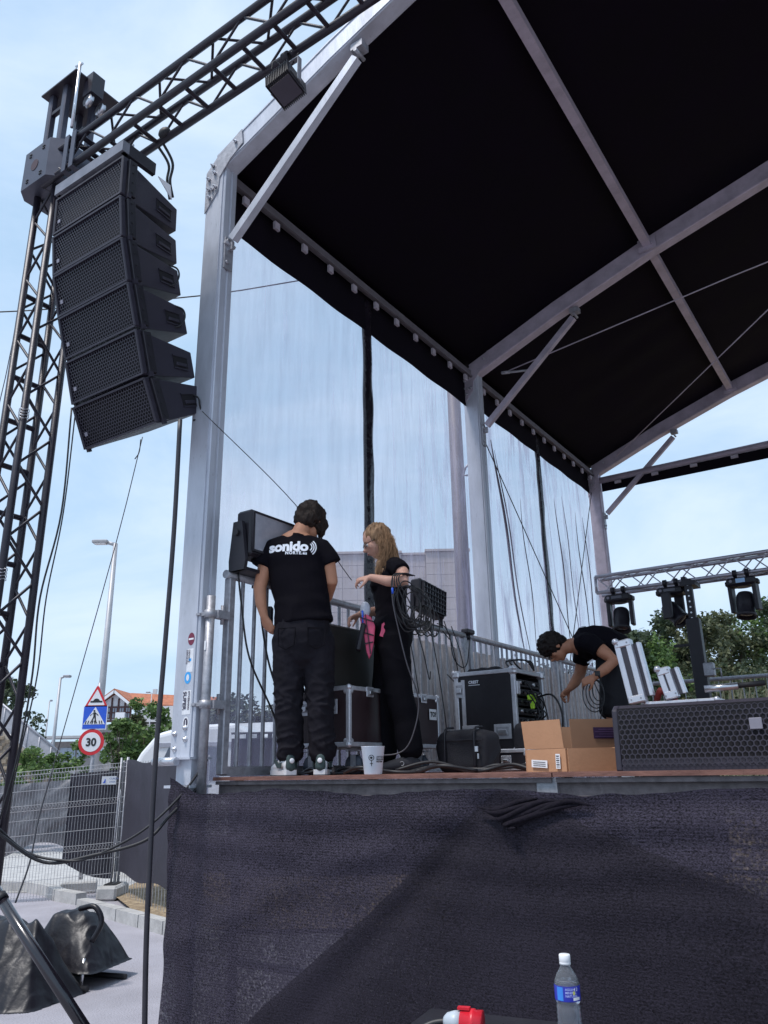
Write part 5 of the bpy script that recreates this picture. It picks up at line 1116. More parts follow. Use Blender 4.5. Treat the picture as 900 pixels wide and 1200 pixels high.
t_ = text_mb('CREST', .028, (.70, 1.9745, .60), XU, ZU, bold=.001); part(rk, 'lettering', t_, print_w); mb = MB(); mb.box((.745, 1.9735, .588), (.09, .001, .004)); part(rk, 'print_line', mb, print_w)
for i in range(7):
    mb = MB(); mb.box((1.03, 2.22, .20 + i * .065), (.05, .40, .052), bev=.004); un = part(rk, 'amplifier', mb, blk)
    for j in range(5):
        mb = MB(); mb.tube([(1.05, 2.06 + j * .075, .20 + i * .065), (1.072, 2.06 + j * .075, .20 + i * .065)], .012, 8); part(un, 'socket', mb, ink if (i + j) % 3 else steel, root=rk)
rr = random.Random(21)
for k in range(14):
    a = V((1.06, 2.06 + rr.random() * .34, .2 + .065 * rr.randint(1, 6))); b = V((1.06, 2.06 + rr.random() * .34, .2 + .065 * rr.randint(0, 5))); m_ = a.lerp(b, .5) + V((.05 + rr.random() * .07, 0, -.05 * rr.random()))
    mb = MB(); mb.tube(smooth_curve([a, a + V((.03, 0, 0)), m_, b + V((.03, 0, 0)), b], 5), .005, 5); part(rk, 'patch_cable', mb, cabm)
neon = mat('yellow_green_plug', (.45, .75, .05), .5)
for p in ((1.10, 2.12, .49), (1.11, 2.16, .46), (1.10, 2.20, .50), (1.11, 2.14, .43), (1.10, 2.34, .30)):
    mb = MB(); mb.box(p, (.03, .022, .038), bev=.005); part(rk, 'plug', mb, neon)
for k in range(3):
    mb = MB(); mb.tube(smooth_curve([(1.02, 2.0 + .1 * k, .69), (.95 + .03 * k, 2.1, .75), (1.05, 2.2 + .05 * k, .76), (1.08, 2.28, .69)], 6), .006, 6); part(rk, 'patch_cable', mb, cabm)
for u in (.65, 1.0):
    for v in (2.03, 2.4): caster(rk, (u, v, 0), .05)
cord('rack_cable', [S(1.07, 2.3, .5), S(1.24, 2.2, .5), S(1.30, 2.2, .35), S(1.24, 2.2, .1), S(1.1, 2.1, .02)], .007, 'black cable arching out of the open amp rack to the deck', 'cable')
sm_ = thing_s('drawer_case', 'low aluminium-edged case on the deck in front of the amp rack', 'flight case', (1.14, 1.7, 0))
flight_case(sm_, (1.14, 1.74, .07), (.32, .26, .125), caseblk, et=.022); latch(sm_, (1.14, 1.608, .07), XU, ZU, -YU, .07, .05)
def lump(name, label, cat, c, d, material, seed=0, stage=True, extra=None, voxel=.014, amp=.012, rz=0, fr=6):
    T = thing_s(name, label, cat, c) if stage else thing_w(name, label, cat, c, rz=rz)
    mb = MB(); x, y, z = d; n1, n2 = 28, 14; vs = []; e = .35
    f = lambda a: math.copysign(abs(a) ** e, a)
    for i in range(n2 + 1):
        ph = -PI / 2 + PI * i / n2
        for j in range(n1):
            th = 2 * PI * j / n1; vs.append(V((x / 2 * f(math.cos(ph)) * f(math.cos(th)), y / 2 * f(math.cos(ph)) * f(math.sin(th)), z / 2 + z / 2 * f(math.sin(ph)))))
    mb.add(vs, [(i * n1 + j, i * n1 + (j + 1) % n1, (i + 1) * n1 + (j + 1) % n1, (i + 1) * n1 + j) for i in range(n2) for j in range(n1)], True)
    if extra: extra(mb)
    def dd(co): return amp * (noise.noise(co * fr + V((seed, 0, 0))) * 1.2 + 1.1 * max(0, 1 - abs(noise.noise(co * fr * .7 + V((0, seed, 3)))) * 5) - .3)
    me = blend(mb, voxel, 3, dd); o = mpart(T, name + '_shell', me, material); BASE[T.name] = V((0, 0, 0)); return T, o
nyl = mat('black_nylon', (0.013, 0.011, 0.016), .7, 0, .25, 20, .3, 200)
bag, bo = lump('shoulder_bag', 'soft black equipment bag with strap on the deck beside the amp rack', 'bag', (1.05, 1.28, 0), (.36, .22, .24), nyl, 3)
for u in (-.1, .1):
    mb = MB(); mb.tube(smooth_curve([(u, -.118, .02), (u + .005, -.125, .14), (u, -.10, .245), (u, 0, .262)], 5), .007, 5); part(bag, 'strap', mb, blk)
mb = MB(); mb.box((.12, -.122, .13), (.02, .012, .03)); mb.box((.13, -.125, .09), (.008, .008, .03)); part(bag, 'buckle', mb, steel)
mb = MB(); mb.box((0, -.116, .185), (.30, .006, .008)); part(bag, 'zip', mb, blk)
bag2, bo2 = lump('soft_bag', 'crumpled black bag lying on top of the amp rack', 'bag', (.76, 2.15, .675), (.26, .16, .05), nyl, 8)
bag3, bo3 = lump('cloth_cover', 'black cloth cover slumped against the front of the amp rack', 'cover', (1.20, 1.84, 0), (.18, .12, .30), nyl, 12)
# cardboard box, flaps open
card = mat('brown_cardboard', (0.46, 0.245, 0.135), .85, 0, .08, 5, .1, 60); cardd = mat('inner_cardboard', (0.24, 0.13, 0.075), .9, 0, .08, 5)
bx = thing_s('cardboard_box', 'open brown cardboard box with raised flaps at the front edge of the deck', 'box', (2.05, .31, 0))
A, B, Cc = V((2.065, .285, 0)), V((1.845, .35, 0)), V((2.36, .62, 0)); Dd = B + (Cc - A); hb = .098
def wall_(a, b, z0, z1, nm, m_, th=.005, lean=V((0, 0, 0)), lab=None):
    n_ = (b - a).cross(ZU).normalized() * th; mb = MB(); p = [a + ZU * z0, b + ZU * z0, b + ZU * z1 + lean, a + ZU * z1 + lean]
    mb.add(p + [x + n_ for x in p], [(0, 1, 2, 3), (7, 6, 5, 4), (0, 4, 5, 1), (1, 5, 6, 2), (2, 6, 7, 3), (3, 7, 4, 0)]); return part(bx, nm, mb, m_, lab)
wf = wall_(A, B, 0.002, hb, 'side', card); wr = wall_(A + (Cc - A) * .02, Cc, 0.002, hb, 'side', card); wall_(B, Dd, .002, hb, 'side', card); wall_(Dd, Cc, .002, hb, 'side', card)
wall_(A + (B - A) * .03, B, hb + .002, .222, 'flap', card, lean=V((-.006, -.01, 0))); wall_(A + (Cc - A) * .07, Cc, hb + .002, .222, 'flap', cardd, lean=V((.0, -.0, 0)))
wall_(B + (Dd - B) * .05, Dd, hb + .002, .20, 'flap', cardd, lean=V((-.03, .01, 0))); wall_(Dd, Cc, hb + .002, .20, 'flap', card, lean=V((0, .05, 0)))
fx = (A - B).normalized(); fn = V((fx.y, -fx.x, 0)); 
def stuckf(p0, ax, nn, w_, h_, m_, nm, par, tilt=0, off=.007):
    R = Matrix((ax, nn, ZU)).transposed() @ Matrix.Rotation(tilt, 3, 'Y'); mb = MB(); mb.box(p0 + nn * off, (w_, .001, h_), R); return part(par, nm, mb, m_, root=bx)
l1 = stuckf(B + fx * .085 + ZU * .036, fx, fn, .09, .032, white, 'label', wf, .06); l2 = stuckf(B + fx * .190 + ZU * .045, fx, fn, .024, .062, white, 'label', wf, .03)
for k in range(3): stuckf(B + fx * .085 + ZU * (.028 + k * .008), fx, fn, .07, .002, ink, 'print_line', l1, .06, .0085)
for k in range(6): stuckf(B + fx * .190 + ZU * (.022 + k * .009), fx, fn, .016, .004 if k % 2 else .002, ink, 'print_line', l2, .03, .0085)
gx = (Cc - A).normalized(); gn = V((gx.y, -gx.x, 0))
l3 = stuckf(A + gx * .22 + ZU * .162, gx, gn, .16, .048, mat('dark_violet_label', (.035, .015, .05), .5), 'label', wr, 0, .008)
for k in range(4): stuckf(A + gx * (.20 + .01 * (k % 2)) + ZU * (.147 + k * .010), gx, gn, .11 - .02 * (k % 2), .0018, mat('faint_print', (.12, .07, .16), .6), 'print_line', l3, 0, .0105)
# plastic cup
cup = thing_s('plastic_cup', 'white festival cup with a small black emblem on the deck edge', 'cup', (1.155, .12, 0))
cupm = mat('translucent_white_plastic', (.70, .72, .78), .35, 0, .04, 8)
mb = MB(); mb.lathe([(0, .002), (.041, .002), (.043, .006), (.056, .128), (.058, .131), (.055, .131), (.042, .01), (0, .01)], (1.155, .12, 0), 32); part(cup, 'cup_wall', mb, cupm)
vd = (V((0, 0, 0)) - V((.5, -.9, 0))).normalized()
camd = to_stage((0, 0, DZ)) - V((1.155, .12, 0)); camd.z = 0; camd.normalize(); rt_ = V((-camd.y, camd.x, 0)) * -1
if rt_.dot(XU) < 0: rt_ = -rt_
def cup_text(mb, r=.0505):
    out = MB(); vs = []
    for p in mb.v:
        a_ = p.x / r; rad = .0435 + (.056 - .0435) * p.z / .128 + .0008; dirp = camd * math.cos(a_) + rt_ * math.sin(a_); vs.append(V((1.155, .12, 0)) + dirp * rad + ZU * p.z)
    return out.add(vs, mb.f)
mb = MB(); ring = [(rr_ * math.cos(t), 0, .078 + rr_ * 1.0 * math.sin(t)) for rr_ in (.0135, .0105) for t in [2 * PI * i / 18 for i in range(18)]]
mb.add([V((x - .008, 0, z)) for x, y, z in ring], [(i, (i + 1) % 18, 18 + (i + 1) % 18, 18 + i) for i in range(18)]); part(cup, 'emblem', cup_text(mb), ink)
mb = MB(); mb.add([V(p) for p in ((-.0095, 0, .066), (-.0065, 0, .066), (-.0065, 0, .04), (-.0095, 0, .04))], [(0, 1, 2, 3)]); part(cup, 'emblem', cup_text(mb), ink)
mb = MB(); mb.add([V(p) for p in ((-.015, 0, .053), (-.001, 0, .053), (-.001, 0, .050), (-.015, 0, .050))], [(0, 1, 2, 3)]); part(cup, 'emblem', cup_text(mb), ink)
mb = MB(); mb.add([V((-.008 + .006 * math.cos(t), 0, .078 + .006 * math.sin(t))) for t in [2 * PI * i / 12 for i in range(12)]], [tuple(range(12))]); part(cup, 'emblem', cup_text(mb), ink)
t_ = text_mb('ANTZUOLA\nBILGUNEA\nFESTIBAL', .0105, (.016, 0, .078), XU, ZU, bold=.0003)
part(cup, 'lettering', cup_text(t_), ink)
# wedge monitor
wd = thing_s('stage_monitor', 'long low black speaker with hexagonal grille at the deck edge on the right', 'speaker', (2.7, .4, 0))
wx0, wx1, wy, wh = 2.31, 2.95, .20, .262
prof = [(wy, .0), (wy + .015, wh - .02), (wy + .05, wh), (wy + .34, wh), (wy + .34, 0)]
mb = MB(); mb.prism([(p[0] + .01, p[1]) for p in prof], YU, ZU, (wx0 + .01, 0, 0), (wx1 - wx0 - .02, 0, 0)); part(wd, 'cabinet', mb, blkp)
for u in (wx0, wx1 - .025):
    mb = MB(); mb.prism(prof, YU, ZU, (u, 0, 0), (.025, 0, 0)); o = part(wd, 'end_cheek', mb, blkg); mm = o.modifiers.new('b', 'BEVEL'); mm.width = .006; mm.segments = 2
mb = MB(); mb.box(((wx0 + wx1) / 2, wy + .012, .008), (wx1 - wx0 - .05, .016, .016)); part(wd, 'bottom_trim', mb, blkg)
mb = MB(); mb.box(((wx0 + wx1) / 2, wy + .016, .13), (wx1 - wx0 - .05, .006, .235)); part(wd, 'acoustic_foam', mb, deepblk)
gt = V((0, .015, wh - .02)).normalized(); part(wd, 'grille', hexgrid((wx0 + .028, wy - .002, .016), XU, gt, wx1 - wx0 - .056, .228, .0225, .80), blkg)
mb = MB(); mb.box((2.862, wy + .003, .165), (.045, .008, .042), bev=.002); part(wd, 'badge', mb, mat('grey_badge', (.2, .2, .2), .4))
# second speaker just showing at the frame's right edge
wd2 = thing_s('stage_monitor', 'black speaker cut off by the right edge beside the hexagonal grille speaker', 'speaker', (3.2, .3, 0))
mb = MB(); mb.box((3.22, .42, .135), (.5, .40, .27), bev=.012); part(wd2, 'cabinet', mb, blkp); mb = MB(); mb.box((3.22, .215, .135), (.44, .012, .22), bev=.004); part(wd2, 'grille_frame', mb, blkg)
# open aluminium flight case
oc = thing_s('open_flight_case', 'open aluminium-framed case with its lid leaning up behind the grille speaker', 'flight case', (2.2, 1.95, 0))
wal = mat('bright_case_aluminium', (.68, .68, .73), .35, .6, .1, 20)
grypan = mat('grey_case_laminate', (.06, .055, .07), .5)
flight_case(oc, (2.20, 1.98, .20), (.42, .34, .37), grypan, et=.045)
for q in oc.children:
    if q.name.startswith('edge') or q.name.startswith('ball'): q.data.materials[0] = wal
mb = MB(); mb.box((2.22, 1.80, .372), (.15, .012, .02)); part(oc, 'tongue', mb, wal)
def lean_lid(a, b, wd_, th, dp):
    a, b = V(a), V(b); t = (b - a).normalized(); sd_ = V((t.z, 0, -t.x)); L = (b - a).length
    R = Matrix((sd_, YU, t)).transposed(); c_ = (a + b) / 2
    mb = MB(); mb.box(c_ + YU * .0, (wd_ - .03, dp, L - .03), R); part(oc, 'lid_panel', mb, grypan)
    for q in (-1, 1):
        mb = MB(); mb.box(c_ + sd_ * q * (wd_ / 2 - .015), (.034, dp + .012, L), R, bev=.003); part(oc, 'lid_edge', mb, wal)
        mb = MB(); mb.box(c_ + t * q * (L / 2 - .02), (wd_, dp + .02, .045), R, bev=.006); e_ = part(oc, 'lid_corner', mb, wal)
        for s_ in (-1, 1):
            mb = MB(); mb.tube([c_ + t * q * (L / 2 - .02) + sd_ * s_ * .03 - YU * (dp / 2 + .008), c_ + t * q * (L / 2 - .02) + sd_ * s_ * .03 - YU * (dp / 2 + .014)], .005, 6); part(e_, 'rivet', mb, galv, root=oc)
    mb = MB(); mb.ball(b - sd_ * (wd_ / 2 - .01) - YU * (dp / 2), .022, 10, 7); part(oc, 'lid_ball', mb, wal)
    mb = MB(); mb.box(c_ + sd_ * (wd_ / 2 + .035) + YU * .03, (.022, dp, L * .86), R, bev=.003); part(oc, 'lid_edge', mb, wal)
    mb = MB(); mb.box(c_ + sd_ * (wd_ / 2 + .012) + YU * .035, (.034, dp * .8, L * .84), R); part(oc, 'lid_side', mb, grypan)
lean_lid((1.955, 1.80, .385), (1.90, 1.80, .765), .10, .05, .05)
lean_lid((2.155, 1.83, .40), (2.115, 1.83, .58), .075, .04, .04)
mb = MB(); mb.tube(smooth_curve([(2.02, 1.95, .39), (2.06, 1.93, .46), (2.10, 1.96, .42), (2.14, 1.95, .40)], 5), .02, 7); part(oc, 'red_cable', mb, mat('red_cable', (.35, .04, .03), .5))
mb = MB(); mb.tube([(2.34, 1.83, .44), (2.52, 1.86, .45)], .020, 12); part(oc, 'grey_roll', mb, steel)
mb = MB(); mb.tube([(2.50, 1.86, .45), (2.66, 1.9, .46)], .016, 10); part(oc, 'black_grip', mb, rub)
# winch stand carrying the rear lighting truss
ws = thing_s('winch_stand', 'black telescopic lifting stand under the rear lighting truss', 'stand', (1.50, 5.6, 0))
mb = MB(); mb.box((1.50, 5.6, .75), (.135, .12, 1.5), bev=.008); part(ws, 'outer_mast', mb, blk)
mb = MB(); mb.box((1.50, 5.6, 1.68), (.075, .07, .5), bev=.005); im = part(ws, 'inner_mast', mb, blk)
for k in range(7): mb = MB(); mb.tube([(1.50, 5.562, 1.5 + k * .06), (1.50, 5.558, 1.5 + k * .06)], .010, 8); part(im, 'pin_hole', mb, steel, root=ws)
mb = MB(); mb.box((1.50, 5.68, 1.88), (.16, .26, .05)); mb.box((1.44, 5.72, 1.92), (.05, .1, .12)); part(ws, 'head_fork', mb, blk)
mb = MB(); mb.box((1.60, 5.56, .95), (.10, .10, .14), bev=.01); mb.tube([(1.65, 5.52, .95), (1.72, 5.50, .95), (1.72, 5.5, .86)], .008, 6); part(ws, 'winch', mb, galv)
for a_ in range(4):
    mb = MB(); dx, dy = math.cos(a_ * PI / 2 + .6), math.sin(a_ * PI / 2 + .6); mb.bar((1.5 + dx * .06, 5.6 + dy * .06, .16), (1.5 + dx * .85, 5.6 + dy * .85, .03), .05, .05); part(ws, 'leg', mb, blk)
mb = MB(); mb.box((1.36, 5.55, 1.22), (.16, .03, .03)); part(ws, 'locking_lever', mb, rub)
TS_old = TS
ltr = thing_s('lighting_truss', 'slim silver truss carrying moving lights at the back of the stage', 'truss', (.45, 5.8, 2.03))
truss(ltr, (.45, 5.8, 2.035), (1, 0, 0.0), (0, 1, 0), (0, 0, 1), 6.2, .021, .0075, .19, trussal, rungface=(.095,))
for (s_, t_) in ((-1, -1), (1, -1)):
    mb = MB(); mb.tube([(.45, 5.8 - .095, 2.035 - .095), (.45, 5.8 - .095, 2.035 + .095)], .018, 8); 
part(ltr, 'end_ring', mb, trussal)
def moving_head(u, tilt, pan, label, disp=False):
    T = thing_s('moving_light', label, 'stage light', (u, 5.72, 1.90), 'moving lights hanging from the rear truss')
    for q in (-.06, .06):
        mb = MB(); mb.tube([(u + q, 5.72, 1.90), (u + q, 5.70, 1.97)], .020, 8); mb.lathe([(.021, -.02), (.036, -.02), (.036, .02), (.021, .02)], (u + q, 5.705, 1.945), 12, Matrix.Rotation(PI / 2, 3, 'Y')); part(T, 'clamp', mb, blk)
    mb = MB(); mb.box((u, 5.72, 1.84), (.29, .20, .085), bev=.02); bs = part(T, 'base', mb, blk)
    for q in (-1, 1): mb = MB(); mb.box((u + q * .15, 5.72, 1.835), (.03, .10, .05), bev=.01); part(bs, 'side_handle', mb, rub, root=T)
    if disp: mb = MB(); mb.box((u + .0, 5.615, 1.845), (.09, .006, .045)); part(bs, 'display', mb, mat('pale_blue_display', (.35, .55, .8), .3), root=T)
    else: mb = MB(); mb.box((u - .0, 5.615, 1.845), (.12, .006, .03)); part(bs, 'display', mb, mat('dark_display', (.10, .10, .12), .3), root=T)
    mb = MB(); mb.tube([(u - .095, 5.613, 1.845), (u - .095, 5.606, 1.845)], .016, 10); part(bs, 'dial', mb, mat('grey_badge', (.2, .2, .2)), root=T)
    Rp = Matrix.Rotation(pan, 3, 'Z'); o = V((u, 5.72, 1.60))
    for q in (-1, 1):
        mb = MB(); mb.box(o + Rp @ V((q * .125, 0, .07)), (.042, .11, .29), Rp, bev=.016); part(T, 'yoke_arm', mb, blk)
    mb = MB(); mb.tube([o + V((0, 0, .19)), o + V((0, 0, .22))], .08, 16); part(T, 'yoke_bridge', mb, blk)
    Rt = Rp @ Matrix.Rotation(tilt, 3, 'X'); mb = MB()
    mb.lathe([(0, -.13), (.07, -.13), (.088, -.10), (.092, 0), (.085, .08), (.098, .10), (.100, .135), (.088, .135), (.085, .11), (0, .105)], o, 22, Rt); hd = part(T, 'head', mb, blk)
    mb = MB(); mb.lathe([(0, .118), (.05, .116), (.082, .108)], o, 20, Rt); part(hd, 'lens', mb, mat('dark_lens', (.02, .02, .03), .08), root=T)
moving_head(.70, math.radians(162), .10, 'left moving light of the three, hanging beside the rear column')
moving_head(1.29, math.radians(140), 1.25, 'middle moving light of the three, turned sideways beside the stand')
moving_head(2.02, math.radians(168), -.2, 'right moving light of the three, with a pale blue display', True)
cord('truss_cable', [S(.62, 5.75, 1.95), S(.58, 5.8, 1.8), S(.56, 5.8, 1.4), S(.57, 5.9, .9), S(.7, 5.9, .1)], .008, 'black cable dropping from the end of the rear lighting truss', 'cable')
cord('truss_wire', [S(2.2, 5.75, 1.9), S(2.45, 5.75, 1.93), S(2.7, 5.75, 1.72), S(3.0, 5.75, 1.7)], .004, 'thin wire sagging right of the third moving light', 'wire')
# wash lights
def wash(T, o, w_, d_, h_, grid=False):
    pass
st = thing_s('flood_lamp', 'large black floodlight with pale glass panel clamped above the railing beside the man', 'floodlight', (.24, .32, 1.16))
mb = MB(); mb.box((.235, .34, 1.375), (.13, .46, .29), bev=.018); part(st, 'housing', mb, blk)
mb = MB(); mb.box((.303, .34, 1.385), (.006, .40, .225)); part(st, 'glass_panel', mb, mat('pale_grey_glass', (.34, .34, .38), .2))
for h in (1.50, 1.262):
    mb = MB(); mb.box((.306, .34, h), (.012, .44, .012)); part(st, 'bezel', mb, blk)
for v in (.125, .555): mb = MB(); mb.box((.306, v, 1.381), (.012, .014, .226)); part(st, 'bezel', mb, blk)
for v in (.085, .595):
    mb = MB(); mb.prism([(.19, 1.44), (.26, 1.44), (.30, 1.20), (.29, 1.14), (.17, 1.14), (.165, 1.20)], XU, ZU, (0, v - .012, 0), (0, .024, 0)); yk = part(st, 'yoke_arm', mb, blk)
    mb = MB(); mb.tube([(.225, v - .012, 1.37), (.225, v - .03, 1.37)], .020, 12); part(yk, 'tilt_knob', mb, rub, root=st)
mb = MB(); mb.box((.23, .34, 1.15), (.11, .53, .02)); part(st, 'yoke_bar', mb, blk)
mb = MB(); mb.box((.25, .2, 1.27), (.03, .12, .035)); part(st, 'white_strip', mb, white)
cord('strobe_cable', [S(.2, .12, 1.14), S(.2, .16, .95), S(.22, .22, .65), S(.25, .4, .35), S(.28, .5, .1)], .006, 'left cable falling from the big floodlight past the railing', 'cable', 'cables falling from the big floodlight')
cord('strobe_cable', [S(.2, .32, 1.14), S(.2, .32, .95), S(.22, .38, .65), S(.25, .5, .35), S(.28, .55, .1)], .006, 'right cable falling from the big floodlight past the railing', 'cable', 'cables falling from the big floodlight')
gl = thing_s('grid_floodlight', 'black floodlight with egg-crate grid clamped to the railing behind the woman', 'floodlight', (.15, 2.28, 1.1))
R_g = Matrix.Rotation(math.radians(-6), 3, 'X')
c = V((.17, 2.33, 1.345)); mb = MB(); mb.box(c, (.10, .40, .25), R_g, bev=.012); part(gl, 'housing', mb, blk)
mb = MB(); mb.box(c + V((.052, 0, 0)), (.004, .35, .20), R_g); part(gl, 'reflector', mb, mat('grid_reflector', (.75, .75, .80), .4, .0))
for k in range(9): mb = MB(); mb.box(c + R_g @ V((.062, -.175 + k * .04375, 0)), (.026, .006, .21), R_g); part(gl, 'grid_slat', mb, blk)
for k in range(6): mb = MB(); mb.box(c + R_g @ V((.062, 0, -.1 + k * .04)), (.026, .36, .006), R_g); part(gl, 'grid_slat', mb, blk)
mb = MB()
for q in (-1, 1): mb.box((.16, 2.33 + q * .22, 1.25), (.03, .014, .22))
mb.box((.16, 2.33, 1.145), (.03, .46, .014)); part(gl, 'yoke', mb, blk)
mb = MB(); mb.box((.155, 2.33, 1.13), (.07, .06, .08), bev=.01); part(gl, 'clamp', mb, rub)
rr = random.Random(31)
for k in range(7):
    v = 1.95 + .12 * k; a = V((.19, v, 1.15 + .05 * rr.random())); e = V((.22, v + rr.uniform(-.2, .2), rr.choice((1.1, .75, .5, .3))))
    cord('rail_cable', [S(*a), S(.24, v + .05, (a.z + e.z) / 2 - .1 * rr.random()), S(.23, v + .14, e.z - .06), S(*e)], .0045, 'thin black cable tangled on the railing, ' + ('nearest the woman', 'second from the woman', 'third from the woman', 'midway to the middle column', 'third from the middle column', 'second from the middle column', 'nearest the middle column')[k], 'cable', 'cables tangled on the railing', n=5)
for k in range(5):
    mb = MB(); pts = [V((.21 + .02 * k, 1.95 + .06 * k + .11 * math.cos(t), 1.12 + .11 * math.sin(t))) for t in [i * 2 * PI / 18 for i in range(19)]]; mb.tube(pts, .005, 5, cap=False)
    single('cable_loop', mb, cabm, 'loop of black cable on the railing under the grid floodlight, ' + ('nearest the woman', 'second from the woman', 'middle one', 'second from the far end', 'at the far end')[k], 'cable', 'cable loops under the grid floodlight', stage=True)
mb = MB(); mb.box((.16, 3.02, 1.17), (.07, .14, .04), bev=.008); mb.tube([(.16, 3.02, 1.15), (.16, 3.02, 1.1)], .02, 8); single('rail_bracket', mb, blk, 'small black bracket fixed on the railing between woman and middle column', 'bracket', stage=True)
cord('looped_wire', [S(.19, 3.0, 1.12), S(.2, 2.9, .88), S(.2, 2.78, .84), S(.2, 2.66, .92), S(.2, 2.62, 1.1)], .005, 'short wire drooping from the railing bracket', 'wire')
# cables lying on the deck
rr = random.Random(2); nmx = ['by the railing foot', 'behind the man\'s shoes', 'under the trunk', 'beside the cup', 'in front of the shoulder bag', 'beside the cardboard box']
for k, (u, v, l_) in enumerate(((.2, .42, .5), (.3, .55, .6), (.5, .6, .9), (.75, .42, .8), (.9, .9, .7), (1.2, .5, .6))):
    pts = [S(u + l_ * i / 5 + rr.uniform(-.02, .02), v + .06 * math.sin(i * 2 + k), .012 + (.025 if i % 3 == 1 else 0)) for i in range(6)]
    cord('deck_cable', pts, .009, 'black cable lying on the deck ' + nmx[k], 'cable', 'cables lying on the deck')
cord('deck_cable', [S(.9, .7, .02), S(1.1, .75, .06), S(1.35, .7, .02), S(1.6, .8, .03), S(1.75, 1.0, .1), S(1.78, 1.1, .2)], .009, 'black cable curving from the bag to the cardboard box', 'cable', 'cables lying on the deck')
# ================================================================== FOREGROUND CASE, BOTTLE, PLUG
fc = thing_w('foreground_case', 'black case top at the bottom of the picture carrying bottle and plug', 'case', (.35, 1.85, 0), rz=math.radians(-24), local=True)
mb = MB(); mb.box((.0, -.07, .53), (.78, .62, 1.06), bev=.006); part(fc, 'case_panel', mb, mat('black_case_top', (.014, .012, .017), .5, 0, .25, 10, .1, 120))
mb = MB(); mb.box((-.24, .145, 1.062), (.12, .05, .004)); part(fc, 'strap_slot', mb, ink)
mb = MB(); mb.box((-.02, -.02, 1.064), (.10, .012, .008)); part(fc, 'metal_strip', mb, steel)
bt = thing_w('water_bottle', 'clear plastic water bottle with blue label and white cap', 'bottle', (.366, 1.87, 1.062), local=True); bt.scale = (.80, .80, .80)
pet = mat('clear_plastic', (.88, .91, .97), .06, trans=.92, var=.01)
b_ = pet.node_tree.nodes['Principled BSDF']; b_.inputs['IOR'].default_value = 1.30
pr_ = [(0, .003), (.018, .0), (.028, .006), (.0315, .016)]
for k in range(7): z = .022 + k * .012; pr_ += [(.0315, z), (.0292, z + .006)]
pr_ += [(.0315, .108), (.028, .114), (.0325, .122), (.0325, .160), (.031, .168), (.026, .180), (.018, .192), (.0135, .200), (.0125, .214)]
mb = MB(); mb.lathe(pr_, n=36); part(bt, 'bottle_wall', mb, pet)
wat = mat('water', (.90, .93, 1), .0, trans=.95, var=.01); wat.node_tree.nodes['Principled BSDF'].inputs['IOR'].default_value = 1.33
mb = MB(); mb.lathe([(0, .006)] + [(r - .0018, z) for r, z in pr_[2:-6] if z < .15] + [(.0305, .163), (0, .163)], n=32); part(bt, 'water', mb, wat)
mb = MB(); mb.lathe([(.0329, .124), (.0331, .126), (.0331, .157), (.0329, .159)], n=36); lb_ = part(bt, 'label_band', mb, mat('royal_blue_label', (.03, .04, .42), .35))
def bott(mbx, r=.0336):
    o = MB(); return o.add([V((r * math.sin(p.x / r), -r * math.cos(p.x / r), p.z)) for p in mbx.v], mbx.f)
def brect(x0, z0, x1, z1, m_, nm):
    mb = MB(); n_ = 6; mb.add([V((x0 + (x1 - x0) * i / n_, 0, z)) for i in range(n_ + 1) for z in (z0, z1)], [(2 * i, 2 * i + 2, 2 * i + 3, 2 * i + 1) for i in range(n_)]); part(lb_, nm, bott(mb), m_, root=bt)
brect(-.036, .126, -.018, .157, mat('sky_blue_label', (.05, .25, .75), .35), 'label_field'); brect(.008, .127, .030, .134, white, 'label_field'); brect(.008, .140, .014, .148, mat('yellow_label', (.6, .6, .1), .4), 'label_field')
t_ = text_mb('AGUA\nMINERAL\nNATURAL', .0075, (-.012, 0, .150), XU, ZU, bold=.0002); part(lb_, 'lettering', bott(t_), mat('pale_blue_print', (.45, .5, .9), .4), root=bt)
t_ = text_mb('4 2', .010, (.010, 0, .149), XU, ZU, bold=.0002); part(lb_, 'lettering', bott(t_), white, root=bt)
mb = MB(); mb.lathe([(0, .228), (.0135, .228), (.0148, .226), (.0148, .212), (.0140, .210), (.0148, .208), (.0148, .204), (0, .204)], n=28); part(bt, 'cap', mb, white)
pg = thing_w('power_plug', 'red and white industrial power plug lying on the black case', 'plug', (.150, 1.99, 1.062), rz=math.radians(-18), local=True); pg.scale = (.78, .78, .78)
Rx = Matrix.Rotation(PI / 2, 3, 'Y')
mb = MB(); mb.lathe([(0, 0), (.030, 0), (.031, .028), (.036, .030), (.036, .040), (.033, .042), (.034, .062), (0, .062)], (0.0, 0, .036), 22, Rx); part(pg, 'red_shell', mb, mat('signal_red_plastic', (.60, .015, .03), .35))
mb = MB(); mb.lathe([(0, -.05), (.012, -.05), (.022, -.04), (.028, -.02), (.029, .0), (0, .0)], (0, 0, .036), 22, Rx); part(pg, 'grip', mb, mat('pale_grey_plastic', (.45, .50, .55), .4))
mb = MB(); mb.tube(smooth_curve([(-.04, 0, .036), (-.08, -.005, .03), (-.14, -.03, .012), (-.25, -.1, .01)], 5), .010, 8); part(pg, 'cable', mb, cabm)
mb = MB(); mb.box((.01, 0, .072), (.035, .02, .006)); part(pg, 'flap', mb, mat('signal_red_plastic', (.60, .015, .03), .35))
